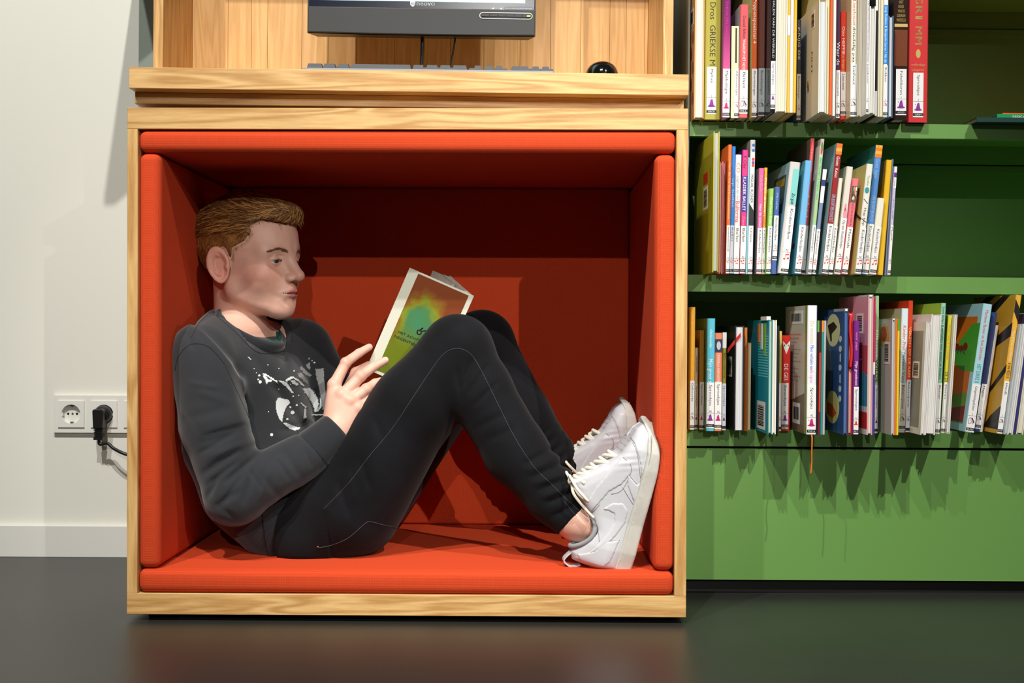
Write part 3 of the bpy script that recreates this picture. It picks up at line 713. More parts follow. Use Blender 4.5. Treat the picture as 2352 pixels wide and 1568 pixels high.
book(1, 1951, 1967, 1951, TOPY, 'cream book with handwritten red and black title, top shelf', (232, 228, 214), (206, 178, 140), yb=268, title=[('Ted van Lieshout', 'r', 0.98, 0.62, 0.42), ('driedelig paa', 'k', 0.61, 0.37, 0.42)], lab='Lieshout', code='LIES', icon='pen', icol='d', laby=(0.0, 0.36), small='J')
book(1, 1967.5, 1978, 1967.5, TOPY, 'plain cream book beside the handwritten title, top shelf', (226, 218, 196), yb=268, kind='fore')
book(1, 1978.5, 1988, 1978.5, TOPY, 'white book with small grey capital title, top shelf', (236, 236, 234), yb=262, title=[('MIJN BIJZONDER MISSCHIEN ZUN WIJ EEN WOORD', 'd', 0.78, 0.36, 0.3)], lab='Lieshout', code='LIES', icon='pen', icol='r', laby=(0.0, 0.36), small='J')
book(1, 1988.5, 2008.5, 1988.5, 14, 'white hardback with its pages outward and dark head band, top shelf', (240, 240, 238), kind='fore', yb=262, pages=(222, 222, 214), extra=lambda o, t, D, h: box('head_band', 0.003, t-0.003, 0.001, 0.006, h-0.0024, h-0.0008, INK['k'], o))
book(1, 2009, 2014, 2009, TOPY, 'thin black and white banded book, top shelf', (30, 30, 30), yb=266, extra=bands((0.0, 0.17, (232, 232, 230)), (0.72, 1.0, (236, 236, 234))))
book(1, 2014.5, 2020, 2014.5, TOPY, 'thin pale cream paperback left of its twin, top shelf', (222, 216, 190), yb=268)
book(1, 2020.5, 2027, 2020.5, TOPY, 'thin ivory paperback beside the blue banded book', (232, 224, 190), yb=268)
book(1, 2027.5, 2038, 2027.5, TOPY, 'white book with bright blue title band, top shelf', (236, 238, 242), yb=269, extra=bands((0.36, 0.76, (52, 140, 220))), title=[('Joep Robben & Benjamin Leroy / Als de', 'w', 0.75, 0.37, 0.5)], lab='Robben', code='ROBB', icon='pen', icol='m', laby=(0.0, 0.35), small='J')
book(1, 2039, 2050, 2039, 36, 'white hardback with grey-blue edge, pages outward, top shelf', (80, 110, 140), kind='fore', yb=270, pages=(224, 228, 236))
def x26(o, t, D, h):
    for f0, f1, m in ((0.62, 0.64, (206, 178, 104)), (0.80, 0.815, (206, 178, 104)), (0.36, 0.60, (112, 54, 24))): flat('print', [[(0.04*t, f0*h), (0.96*t, f0*h), (0.96*t, f1*h), (0.04*t, f1*h)]], -0.00002, cmat(m), o)
    for k, s in enumerate(('HET', 'BOEK', 'VAN DE', 'DIEREN', 'WERELD')):
        text('lettering', s, INK['g'], o, (t/2, -0.0003, (0.775-0.03*k)*h), (1, 0, 0), (0, 0, 1), 0.0058, t*(0.3+0.09*k), 'c', True)
book(1, 2051, 2083.5, 2051, TOPY, 'thick dark brown ornate book with gold lettering, top shelf', (44, 26, 20), yb=276, lab='Fabeldieren', code='ACCO', icol='p', laby=(0.03, 0.34), labw=(0.18, 0.92), small='J', extra=x26, gloss=0.22)
def x27(o, t, D, h):
    for k, s in enumerate('GRIMM'):
        text('lettering', s, INK['g'], o, (0.34*t, -0.0003, 0.232-0.0188*k), (0, 0, -1), (1, 0, 0), 0.0135, 0.005 if s == 'I' else 0.0145, 'l', True)
    flat('print', [ell(0.5*t, 0.126, 0.0045, 0.0085, 9)], -0.00003, INK['g'], o)
    text('lettering', 'volledige', INK['g'], o, (t/2, -0.0003, 0.104), (1, 0, 0), (0, 0, 1), 0.004, t*0.7, 'c')
    text('lettering', 'uitgave', INK['g'], o, (t/2, -0.0003, 0.0945), (1, 0, 0), (0, 0, 1), 0.004, t*0.6, 'c')
book(1, 2084.5, 2130, 2084.5, TOPY, 'thickest red book with big gold letters, last on the top shelf', (204, 50, 52), yb=281, lab='Sprookjes', code='GRIM', icol='p', laby=(0.03, 0.325), labw=(0.26, 0.78), small='J', extra=x27)

# ---- middle shelf
def m1(o, t, D, h):
    side_rect(o, 0.056, 0.104, 0.165, 0.185, (196, 66, 40)); barcode(o, 0.058, 0.104, 0.118, 0.160, True, 8)
    text('lettering', 'GEDICHTEN', INK['k'], o, (-0.0004, 0.034, 0.19), (0, 0, -1), (0, -1, 0), 0.006, 0.060)
book(2, 1636, 1650, 1636, 302, 'large lime-green picture book showing its cover beside the oak nook', (176, 178, 46), kind='fore', v=-0.10, pages=(190, 190, 186), D=0.21, yb=620, extra=m1)
book(2, 1651, 1658, 1654, 371, 'salmon-pink thin book, pages outward, left of the twin pink one', (206, 110, 110), kind='fore', v=-0.035, pages=(212, 150, 150))
book(2, 1658.5, 1664, 1661, 371, 'salmon-pink thin book, pages outward, beside the orange book', (200, 96, 98), kind='fore', v=-0.035, pages=(214, 156, 154))
book(2, 1664.5, 1675, 1671, 332, 'orange book with pale title beside a blue one, middle shelf', (236, 112, 54), v=-0.045, title=[('van de kinderboekenweek', 'a', 0.86, 0.42, 0.6)], lab='Kinderboekenweek', code='BIDDO', icon='fan', icol='r', laby=(0.0, 0.375))
book(2, 1675.5, 1683.5, 1681.5, 336, 'bright blue thin book next to the orange one, middle shelf', (30, 118, 206), v=-0.045, title=[('op ballet', 'c', 0.75, 0.52, 0.6)], lab='Ballet', code='L', icon='fan', icol='r', laby=(0.0, 0.38), small='AJ', tint=mat('dim_label_film', (196, 200, 210), 0.3))
book(2, 1684.5, 1697.5, 1690, 355, 'white book with red title, blue-edged, middle shelf', (228, 224, 224), (84, 96, 170), v=-0.045, title=[('CO', 'o', 0.93, 0.85, 0.7), ('Dagboek van een', 'n', 0.82, 0.62, 0.4), ('Ballerina', 'r', 0.61, 0.43, 0.7)], lab='Ballet', code='NOVS', icon='fan', icol='r', laby=(0.0, 0.40), small='J')
book(2, 1698.5, 1711.5, 1706, 344, 'magenta and violet book with bold white title, middle shelf', (226, 50, 130), (66, 36, 110), v=-0.045, extra=bands((0.50, 0.79, (74, 40, 140))), title=[('K Clay', 'k', 0.95, 0.85, 0.6), ('KLASSIEK BALLET', 'w', 0.78, 0.51, 0.5), ('Dans', 'e', 0.46, 0.39, 0.5)], lab='Ballet', code='CLAY', icon='fan', icol='r', laby=(0.0, 0.385))
book(2, 1712, 1716, 1717, 361, 'thin pale turquoise book, middle shelf', (146, 206, 216), v=-0.04)
def m9(o, t, D, h):
    flat('print', [[(0, 0.36*h), (t, 0.36*h), (t, 0.47*h), (0, 0.53*h)]], -0.00002, INK['k'], o)
    for k, (f, c) in enumerate(((0.96, 'b'), (0.92, 'b'), (0.855, 'r'), (0.83, 'v'), (0.81, 'r'))): flat('print', [ell(t*0.6, f*h, 0.0026, 0.0030, 9)], -0.00002, INK[c], o)
book(2, 1716.5, 1728, 1724, 321, 'tall white and black book with blue dots near its head, middle shelf', (222, 222, 226), (150, 146, 142), v=-0.04, title=[('MIGUAL RUSNER', 'k', 0.74, 0.53, 0.5)], lab='Chopin', code='CHOP', icon='note', icol='r', laby=(0.0, 0.36), extra=m9)
book(2, 1737, 1748.5, 1744, 386, 'hot pink book beside an amber one, middle shelf', (236, 96, 160), (120, 130, 130), v=-0.045, title=[('Rick Bode', 'e', 0.93, 0.78, 0.45), ('Naar de winkel', 'w', 0.66, 0.45, 0.45)], lab='Kinderliedjes', code='SCHE', icon='note', icol='r', laby=(0.0, 0.435))
book(2, 1749, 1756, 1756, 385, 'amber-yellow thin book beside the hot pink one', (244, 168, 40), v=-0.04, title=[('Dirkje dromen', 'w', 0.9, 0.55, 0.6), ('te zingen', 'r', 0.58, 0.45, 0.5)], lab='Kinderliedjes', code='E', icon='note', icol='r', laby=(0.0, 0.435), small='AJ')
book(2, 1757.5, 1770, 1766, 433, 'short light-green book, middle shelf', (146, 200, 92), v=-0.05, title=[('Ome hoor Cello', 'w', 0.9, 0.58, 0.5)], lab='Kinderliedjes', code='JOOL', icon='note', icol='r', laby=(0.0, 0.56))
book(2, 1770.5, 1783, 1778.5, 429, 'short slate-blue book with high white label, middle shelf', (72, 98, 164), (60, 120, 150), v=-0.055, title=[('Mireille', 'c', 0.93, 0.74, 0.4)], lab='Kinderliedjes', code='NIS', icon='note', icol='r', laby=(0.15, 0.67))
def m14(o, t, D, h):
    flat('print', [[(0.35*t, 0.62*h), (t*0.98, 0.62*h), (t*0.98, 0.94*h), (0.35*t, 0.94*h)]], -0.00003, (cmat((128, 204, 200))), o)
    text('lettering', 'Zo gaat', INK['k'], o, (0.5*t, -0.0006, 0.72*h), (0, 0, -1), (1, 0, 0), t*0.32, 0.02)
    side_rect(o, 0.020, 0.12, h*0.55, h*0.90, (70, 90, 90)); side_rect(o, 0.03, 0.10, h*0.80, h*0.87, (150, 140, 60), proud=0.0004)
book(2, 1787, 1810.5, 1815.5, 373, 'leaning grey book with turquoise title panel, middle shelf', (206, 204, 200), (150, 196, 216), v=-0.06, lab='Kinderliedjes', code='DRUUF', icon='note', icol='r', laby=(0.0, 0.60), labw=(0.25, 0.98), extra=m14)
def m15(o, t, D, h):
    for k in range(4): side_poly(o, ell(0.030+0.014*k, (0.25+0.17*k)*h, 0.010, 0.006, 8), (120, 50, 60))
book(2, 1825, 1840, 1850.5, 369, 'leaning sky-blue book with teal cover, middle shelf', (112, 180, 228), (96, 166, 178), v=-0.06, lab='Kinderliedjes', code='LEKS', icon='note', icol='r', laby=(0.0, 0.43), extra=m15)
book(2, 1840.5, 1849, 1863, 318, 'tall leaning coral-red book with white title, middle shelf', (226, 84, 88), (110, 104, 96), v=-0.03, title=[('Hieke', 'e', 0.92, 0.82, 0.4), ('R · E · I · S', 'w', 0.58, 0.42, 0.4)], lab='', code='', icon=None, small='', laby=(0.0, 0.36))
def m17(o, t, D, h):
    flat('print', [ell(t*0.5, 0.93*h, t*0.32, 0.012, 10)], -0.00003, INK['r'], o); flat('print', [ell(t*0.5, 0.945*h, t*0.3, 0.006, 10)], -0.00016, INK['f'], o)
book(2, 1850, 1864, 1880, 319, 'tall leaning mint-green book with long pale title, middle shelf', vgrad('cover_mint', [(0.0, (226, 228, 222)), (0.36, (162, 210, 160)), (0.86, (190, 214, 180)), (0.9, (222, 222, 214))], 0.3), (222, 222, 216), v=-0.05, title=[('Ellen Tijsinger & Dagmar Stam', 'f', 0.86, 0.55, 0.4), ('Een heel jaar feest', 'y', 0.54, 0.39, 0.4)], lab='Bloemlezingen', code='TIJN', icon='fan', icol='r', laby=(0.0, 0.36), extra=m17)
book(2, 1864.5, 1873.5, 1890.5, 389, 'thin leaning blue-grey book with navy square, middle shelf', (120, 140, 170), (110, 46, 30), v=-0.045, extra=bands((0.90, 1.0, (230, 230, 230)), (0.84, 0.90, (40, 60, 120)), (0.68, 0.84, (226, 228, 234))), lab='Boekdrukkunst', code='N', icon='fan', icol='r', laby=(0.0, 0.43))
book(2, 1887.5, 1901.5, 1922, 330, 'tall leaning dark-red book with pale blue cover, middle shelf', (150, 34, 34), (150, 200, 208), v=-0.055, extra=bands((0.94, 0.965, (244, 180, 70)), (0.965, 1.0, (236, 120, 50)), (0.915, 0.94, (236, 120, 50))), title=[('Goetz  Kahan', 'w', 0.90, 0.74, 0.5), ('OPA BOUWT EEN MONSTERT', 'c', 0.61, 0.40, 0.6)], lab='Kinderliedjes', code='GOET', icon='note', icol='r', laby=(0.0, 0.385))
book(2, 1902, 1912.5, 1925.5, 409, 'leaning plain cream book right of the dark-red one', (228, 222, 206), v=-0.05, lab='Kinderliedjes', code='', icon='note', icol='r', laby=(0.0, 0.5), small='J')
def m21(o, t, D, h): flat('print', [ell(t*0.55, 0.56*h, t*0.3, 0.012, 8), ell(t*0.5, 0.62*h, t*0.2, 0.008, 7)], -0.00003, INK['e'], o)
book(2, 1916.5, 1931, 1945.5, 383, 'leaning white book with pink bird drawing, middle shelf', (222, 218, 208), (176, 172, 140), v=-0.055, lab='Op een Kinderliedjes', code='STEN', icon='note', icol='r', laby=(0.0, 0.52), extra=m21)
def m22(o, t, D, h):
    flat('print', [[(0, 0.75*h), (t, 0.75*h), (t, 0.92*h), (0, 0.92*h)]], -0.00003, cmat((96, 92, 60)), o)
    r = random.Random(2)
    for k in range(9): flat('print', [ell(r.uniform(.2, .8)*t, r.uniform(.77, .9)*h, t*0.11, 0.004, 7)], -0.0002, INK[r.choice('wkaeo')], o)
book(2, 1931.5, 1947, 1954.5, 410, 'leaning pink book with small photo strip, middle shelf', (232, 120, 132), v=-0.06, title=[('KIDZZ EN DE MUSICAL', 'd', 0.74, 0.5, 0.3)], lab='Musicals', code='ABC', icon='note', icol='r', laby=(0.0, 0.49), extra=m22)
def m23(o, t, D, h):
    tp = lambda pts, r: MB().tube([(-0.0006, y, z) for y, z in smooth_path2(pts)], r, 5).build('branch', INK['k'], o)
    tp([(0.001, 0.50*h), (0.034, 0.56*h), (0.075, 0.66*h)], 0.0016); tp([(0.034, 0.56*h), (0.052, 0.50*h), (0.080, 0.48*h)], 0.0016)
    side_poly(o, ell(0.078, 0.68*h, 0.010, 0.006, 8), (70, 80, 40)); side_poly(o, ell(0.040, 0.76*h, 0.012, 0.008, 8), (70, 80, 40))
    flat('print', [ell(t*0.45, 0.76*h, t*0.35, 0.006, 10)], -0.00003, INK['t'], o); flat('print', [line((0.1*t, 0.68*h), (0.8*t, 0.64*h), 0.0012), line((0.1*t, 0.5*h), (0.9*t, 0.47*h), 0.0012)], -0.00003, INK['k'], o)
def smooth_path2(pts): return [(p.x, p.y) for p in smooth_path([(a, b, 0) for a, b in pts], 4)]
book(2, 1964, 1978.5, 1991.5, 377, 'leaning white-spined book whose yellow cover shows a branch, middle shelf', (232, 230, 220), (216, 206, 128), v=-0.075, title=[('Tineke', 'f', 0.90, 0.80, 0.4), ('Hup hop', 'k', 0.60, 0.44, 0.4)], lab='Kinderliedjes', code='VROO', icon='note', icol='r', laby=(0.0, 0.42), extra=m23)
book(2, 1979.5, 1995, 2012.5, 334, 'tall leaning blue book with orange stripes at its head', (84, 140, 212), (70, 150, 150), v=-0.055, extra=bands((0.93, 0.955, (244, 180, 70)), (0.955, 0.98, (236, 130, 40)), (0.98, 1.0, (244, 180, 70)), (0.905, 0.93, (236, 130, 40))), title=[('Goetz  Kahan', 'c', 0.89, 0.74, 0.5), ('OPA BOUWT EEN MUUR', 'c', 0.61, 0.41, 0.6)], lab='Kinderliedjes', code='GOET', icon='note', icol='r', laby=(0.0, 0.39))
book(2, 1995.5, 2013, 2011.5, 455, 'short leaning ivory book in front of the yellow one', (236, 232, 214), v=-0.06, lab='Kinderliedjes', code='EENS', icon='note', icol='r', laby=(0.0, 0.62))
book(2, 2013.5, 2028.5, 2025.5, 367, 'mustard-yellow hardback near the end of the middle shelf', (232, 186, 40), (190, 120, 20), v=-0.05)
book(2, 2029, 2033.5, 2036.5, 365, 'thin grey-blue hardback second from the end, middle shelf', (110, 126, 150), v=-0.045)
book(2, 2034, 2045, 2042.5, 382, 'white and violet book, last in the middle row', (206, 200, 232), v=-0.05, extra=bands((0.90, 0.945, (110, 50, 150)), (0.80, 0.90, (238, 238, 240)), (0.945, 1.0, (236, 234, 238))), title=[('muziekstad', 'k', 0.89, 0.82, 0.4), ('de hele wereld', 'b', 0.70, 0.52, 0.5)], lab='Muziek', code='EEN', icon='note', icol='r', laby=(0.0, 0.46))

# ---- bottom shelf
book(3, 1584, 1594.5, 1584, 705, 'tall amber book at the oak nook end of the bottom shelf', (240, 170, 50), yb=987, title=[('De ganzenhoedster en andere', 'y', 0.94, 0.41, 0.5)], lab='Geboorte', code='MARX', icon='pen', icol='d', laby=(0.0, 0.40))
book(3, 1595, 1602.5, 1595, 798, 'short thin beige book, bottom shelf', (196, 184, 160), yb=986, title=[('VAN BEIEREN', 'k', 0.9, 0.7, 0.4), ('KLEIN DUIM', 'k', 0.45, 0.3, 0.4)], lab='Sprookjes', code='', icol='d', laby=(0.0, 0.56), tint=mat('beige_label_film', (206, 198, 184), 0.3))
book(3, 1606, 1616, 1606, 758, 'mustard-brown book behind thinner ones, bottom shelf', (176, 130, 34), (150, 112, 30), yb=987, lab='Sprookjes', code='F', icol='m', laby=(0.0, 0.48))
book(3, 1619.5, 1640, 1619.5, 731, 'sky-blue book with white script title, bottom shelf', (88, 188, 214), (64, 110, 30), yb=989.5, title=[('Onkruidje', 'w', 0.9, 0.74, 0.3), ('Mijn groot s', 'w', 0.64, 0.43, 0.55)], lab='Sprookjes', code='PUT', icol='p', laby=(0.02, 0.43))
def b5(o, t, D, h):
    flat('print', [[(0, 0.80*h), (t, 0.80*h), (t, 0.935*h), (0, 0.935*h)]], -0.00003, cmat((54, 50, 80)), o); flat('print', [ell(t*0.5, 0.87*h, t*0.3, 0.008, 9)], -0.0002, INK['s'], o)
book(3, 1640.5, 1657, 1640.5, 764, 'peach-coloured book with small portrait at its head', (222, 128, 92), (60, 40, 34), yb=989.5, title=[('CINDERELLA ASSEPOESTER', 'w', 0.79, 0.5, 0.3)], lab='Sprookjes', code='CIND', icol='m', laby=(0.015, 0.50), extra=b5)
book(3, 1657.5, 1667, 1657.5, 763, 'thin olive book with white head, bottom shelf', (140, 128, 44), yb=988.5, extra=bands((0.84, 1.0, (214, 214, 210))), title=[('MOON | SNEEUWITJE', 'k', 0.79, 0.53, 0.4)], lab='Sprookjes', code='', icol='d', laby=(0.0, 0.48), tint=mat('dim_label_film', (196, 200, 210)))
def b7(o, t, D, h):
    barcode(o, 0.030, 0.080, 0.098, 0.135, True, 12)
    b = MB(); pts = smooth_path([(t*0.6, -0.002, h-0.012), (-0.004, 0.004, h-0.030), (-0.010, 0.018, h-0.042), (-0.006, 0.03, h-0.040)], 5)
    for i in range(len(pts)-1):
        a, c = pts[i], pts[i+1]; b.add([a, c, c+Vector((0, 0, -0.008)), a+Vector((0, 0, -0.008)), a+Vector((0, 0.0006, 0)), c+Vector((0, 0.0006, 0)), c+Vector((0, 0.0006, -0.008)), a+Vector((0, 0.0006, -0.008))], BOXF)
    b.build('ribbon', mat('red_ribbon', (206, 34, 32), 0.5), o)
book(3, 1686.5, 1707, 1686.5, 748, 'black book with red ribbon bookmark and white pages outward', (40, 44, 52), (36, 38, 42), 'fore', yb=991, pages=(228, 228, 230), extra=b7)
book(3, 1708, 1714.5, 1708, 752, 'thin orange-brown book next to the red ribbon', (206, 112, 38), yb=989)
book(3, 1715, 1723, 1715, 787, 'short cream paperback with tan edges, bottom shelf', (206, 180, 140), kind='fore', yb=990, pages=(220, 200, 150))
def b9(o, t, D, h):
    barcode(o, 0.024, 0.095, 0.005, 0.055, True, 20)
    for k in range(16): side_rect(o, 0.004, 0.090, h*0.85-k*0.0048, h*0.85-k*0.0048+0.0022, (90, 196, 210))
    for k, m in enumerate(((226, 130, 50), (226, 226, 210), (120, 180, 50))): side_rect(o, 0.076-0.026*k, 0.092-0.026*k, h*(0.80-0.06*k), h*0.97, m, proud=0.0005)
    box('white_clip', -0.002, t*0.8, 0.01, 0.06, h-0.001, h+0.006, STICK, o)
book(3, 1763.5, 1772, 1763.5, 734, 'teal hardback cover with coloured pencils printed on it', (20, 136, 158), kind='fore', yb=998, pages=(226, 222, 180), extra=b9)
book(3, 1772.5, 1781.5, 1772.5, 735, 'white picture book, pages outward, right of the teal cover', (232, 230, 224), kind='fore', yb=998, pages=(232, 230, 214))
book(3, 1782.5, 1788, 1782.5, 748, 'thin black book left of the red fox book', (28, 32, 40), yb=993)
book(3, 1788.5, 1794, 1788.5, 760, 'thin white-spined yellowish book touching the red fox book', (200, 180, 90), yb=990, lab='', icon='hat', icol='m', small='', code='', laby=(0.0, 0.48))
def b13(o, t, D, h):
    flat('fox_face', [[(0.1*t, 0.90*h), (0.5*t, 0.80*h), (0.9*t, 0.90*h), (0.95*t, 0.945*h), (0.5*t, 0.90*h), (0.05*t, 0.945*h)], ell(0.25*t, 0.895*h, 0.1*t, 0.003, 8), ell(0.75*t, 0.895*h, 0.1*t, 0.003, 8)], -0.00004, INK['w'], o)
    flat('fox_face', [ell(0.28*t, 0.893*h, 0.05*t, 0.0014, 8), ell(0.72*t, 0.893*h, 0.05*t, 0.0014, 8)], -0.0002, INK['k'], o)
book(3, 1794.5, 1814, 1794.5, 770, 'bright red book with white fox face at its head', (214, 44, 36), yb=988.5, title=[('DE GEL', 'w', 0.70, 0.515, 0.5)], lab='Sprookjes', code='GRIM', icol='p', laby=(0.015, 0.50), labw=(0.02, 0.8), extra=b13)
def b14(o, t, D, h):
    barcode(o, 0.036, 0.135, 0.196, 0.220, False, 31); barcode(o, 0.050, 0.105, 0.014, 0.052, False, 32)
    side_rect(o, 0.002, 0.018, 0.0, h, (136, 150, 70))
    for k in range(11):
        z = 0.176-k*0.0072-(0.006 if k > 2 else 0)-(0.006 if k > 6 else 0)
        text('lettering', 'was er eens heel lang geleden een dier' if k > 1 else 'Nog meer sprookjes', INK['r' if k < 2 else 'n'], o, (-0.0004, 0.160, z), (0, -1, 0), (0, 0, 1), 0.0032, 0.112-0.013*(k % 3))
    side_poly(o, [(0.019, 0.0), (0.165, 0.0), (0.165, 0.05), (0.09, 0.060), (0.019, 0.072)], (110, 98, 78))
    side_poly(o, [(0.094, 0.058), (0.104, 0.058), (0.106, 0.094), (0.092, 0.094)], (206, 170, 140), proud=0.0004)
    pts = [(t*0.55, 0.004, 0.0), (t*0.55, -0.003, -0.006), (t*0.52, -0.004, -0.03), (t*0.56, -0.002, -0.05), (t*0.44, -0.003, -0.070)]
    MB().tube(smooth_path(pts, 5), 0.0013, 6).build('ribbon', mat('orange_ribbon', (226, 110, 30), 0.6), o, True)
book(3, 1852.5, 1874, 1852.5, 701, 'big pale book showing its back cover, orange ribbon hanging below', (230, 232, 242), (196, 194, 178), 'spine', yb=1000, D=0.17, title=[('De mooiste', 'a', 0.88, 0.70, 0.4), ('Meer verhalen van', 'b', 0.69, 0.50, 0.4), ('de opoe', 'e', 0.5, 0.40, 0.4)], lab='Sprookjes', code='THE B', icol='m', laby=(0.0, 0.38), extra=b14)
book(3, 1874.5, 1879, 1874.5, 736, 'thin black book with white dotted head, bottom shelf', (30, 28, 28), yb=999, extra=bands((0.9, 1.0, (80, 170, 80))))
book(3, 1879.5, 1884, 1879.5, 736, 'thin red book between black and teal ones', (214, 52, 44), yb=999, extra=bands((0.0, 0.2, (120, 30, 60)), (0.72, 1.0, (60, 24, 20))))
book(3, 1884.5, 1888.5, 1884.5, 736, 'thin teal book with orange tip, bottom shelf', (30, 150, 140), yb=999, extra=bands((0.9, 1.0, (240, 140, 50))))
book(3, 1889, 1894.5, 1889, 736, 'thin silver-grey book left of the dark blue cover', (176, 176, 178), yb=999)
def b16(o, t, D, h):
    for (y, z, ry, rz, m) in ((0.074, 0.83*h, 0.046, 0.030, (206, 204, 150)), (0.074, 0.20*h, 0.046, 0.030, (206, 200, 120)), (0.120, 0.5*h, 0.035, 0.06, (70, 80, 84))): side_poly(o, ell(y, z, ry, rz, 20), m)
    side_poly(o, [(0.046, 0.86*h), (0.07, 0.90*h), (0.11, 0.87*h), (0.096, 0.80*h), (0.090, 0.74*h), (0.080, 0.74*h), (0.082, 0.80*h), (0.055, 0.84*h)], (44, 34, 26), proud=0.0004)
    side_poly(o, [(0.045, 0.16*h), (0.07, 0.22*h), (0.11, 0.24*h), (0.11, 0.14*h), (0.07, 0.11*h)], (196, 84, 40), proud=0.0004)
    for k, f in enumerate((0.76, 0.68, 0.53, 0.36, 0.28)): side_poly(o, ell(0.024, f*h, 0.009, 0.006, 9), (196, 206, 200))
    for f in (0.61, 0.44): side_poly(o, [(0.021, (f-0.035)*h), (0.027, (f-0.03)*h), (0.027, (f+0.03)*h), (0.021, (f+0.035)*h)], (206, 214, 206))
    box('white_head', 0.0, t, 0.0, 0.07, h-0.004, h+0.0004, STICK, o)
book(3, 1936.5, 1945.5, 1936.5, 709, 'dark blue illustrated picture book cover with dragon roundels', (44, 78, 130), kind='fore', yb=998, pages=(96, 130, 190), extra=b16)
def b17(o, t, D, h):
    b = MB(); pts = smooth_path([(t*0.5, -0.001, h-0.004), (t*0.2, -0.003, h-0.03), (t*0.7, -0.003, h-0.07), (t*0.4, -0.002, h-0.098)], 5)
    b.tube(pts, 0.0028, 6); b.build('ribbon', mat('red_ribbon', (206, 34, 32)), o, True)
book(3, 1946.5, 1956, 1946.5, 718, 'white book, pages outward, red ribbon hanging over its edge', (222, 46, 40), kind='fore', yb=997, pages=(234, 234, 228), extra=b17)
book(3, 1956.5, 1971.5, 1956.5, 736, 'purple book with white script title, bottom shelf', (122, 40, 136), yb=998, title=[('voor papa', 'e', 0.9, 0.74, 0.4), ('Mijn groeiboek', 'w', 0.64, 0.43, 0.5)], lab='Sprookjes', code='KET', icol='r', laby=(0.0, 0.42))
def b19(o, t, D, h):
    barcode(o, 0.030, 0.072, h-0.068, h-0.032, True, 44)
    text('lettering', 'KONIJNTJE', INK['k'], o, (-0.0004, 0.046, h-0.075), (0, 0, -1), (0, -1, 0), 0.006, 0.03)
    side_poly(o, ell(0.042, h-0.115, 0.010, 0.005, 12), (30, 24, 24)); side_poly(o, ell(0.042, h-0.115, 0.005, 0.0026, 10), (236, 236, 230), proud=0.0004)
    side_rect(o, 0.0, 0.16, 0.43*h, 0.64*h, (206, 84, 92)); side_poly(o, [(0.0, 0.18*h), (0.16, 0.18*h), (0.16, 0.43*h), (0.03, 0.45*h), (0.0, 0.42*h)], (60, 150, 170), proud=0.0003)
    side_rect(o, 0.0, 0.16, 0.14*h, 0.20*h, (206, 226, 222), proud=0.0005); side_rect(o, 0.0, 0.16, 0.04*h, 0.16*h, (204, 50, 44), proud=0.0006); side_rect(o, 0.0, 0.16, 0, 0.04*h, (222, 222, 220), proud=0.0005)
    box('white_head', 0.0, t, 0.0, 0.06, h-0.003, h+0.0004, STICK, o)
book(3, 1991, 2003, 1991, 677, 'tall pink hardback with painted red and turquoise cover', (214, 140, 166), (222, 156, 176), 'fore', yb=999.5, pages=(226, 218, 200), extra=b19)
book(3, 2003.5, 2008, 2003.5, 684, 'thin crimson and navy book right of the pink hardback', (206, 40, 96), yb=998, extra=bands((0.0, 0.44, (60, 66, 150)), (0.44, 0.53, (230, 230, 232))))
book(3, 2008.5, 2016, 2008.5, 679, 'pale green book with navy lettering, bottom shelf', (160, 196, 140), yb=995, title=[('NIEUWE', 'w', 0.75, 0.55, 0.6), ('WILDE', 'k', 0.54, 0.37, 0.8)], lab='Sprookjes', code='', icol='k', laby=(0.0, 0.35), tint=mat('dim_label_film', (196, 200, 210)))
def b21(o, t, D, h):
    barcode(o, 0.014, 0.046, 0.125, 0.165, True, 51)
    side_poly(o, [(0.014, h*0.80), (0.04, h*0.74), (0.08, h*0.80), (0.08, h*0.93), (0.020, h*0.94)], (190, 160, 90)); side_poly(o, ell(0.048, h*0.87, 0.020, 0.014, 10), (180, 70, 50), proud=0.0004)
    text('lettering', 'de vrolijke avonturen van een kleine', INK['n'], o, (-0.0004, 0.075, 0.16), (0, 0, -1), (0, -1, 0), 0.006, 0.09)
    box('white_head', 0.0, t, 0.0, 0.06, h-0.002, h+0.0004, STICK, o)
book(3, 2046.5, 2053.5, 2046.5, 732, 'pale grey picture book cover with small painting and barcode', (222, 220, 216), (186, 184, 180), 'fore', yb=1000, pages=(232, 230, 226), extra=b21)
book(3, 2054, 2058, 2056, 732, 'thin orange book beside the yellow strip, bottom shelf', (228, 118, 40), yb=999)
book(3, 2058.5, 2063, 2062, 732, 'thin lemon-yellow book left of the blue grid spine', (240, 210, 40), yb=999, extra=bands((0.9, 1.0, (80, 160, 60))))
def b23(o, t, D, h):
    pass
GRID = None
def grid_mat():
    m, n, b, N, L = nt('pale_blue_grid_print'); tc = N.new('ShaderNodeTexCoord'); ck = N.new('ShaderNodeTexChecker'); ck.inputs['Scale'].default_value = 420
    ck.inputs[1].default_value = srgb(196, 222, 236); ck.inputs[2].default_value = srgb(226, 236, 240); L.new(tc.outputs['Object'], ck.inputs[0]); L.new(ck.outputs[0], b.inputs['Base Color']); b.inputs['Roughness'].default_value = 0.3; return m
book(3, 2063.5, 2078.5, 2072, 708, 'leaning pale-blue gridded book with red and blue title', grid_mat(), (196, 190, 170), yb=993, title=[('Kinder-Pret', 'r', 0.86, 0.66, 0.5), ('cement Vers', 'b', 0.65, 0.40, 0.5)], lab='Bakerrijmen', code='KEES', icon='pen', icol='d', laby=(0.015, 0.40), small='J')
book(3, 2079, 2089, 2087, 690, 'leaning vermilion book behind the gridded one', (206, 62, 34), yb=993, title=[('VERZEN OP DE RAM', 'a', 0.8, 0.42, 0.5)], lab='Bakerrijmen', code='', icon='pen', icol='d', laby=(0.0, 0.40), small='', tint=mat('dim_label_film', (196, 200, 210)))
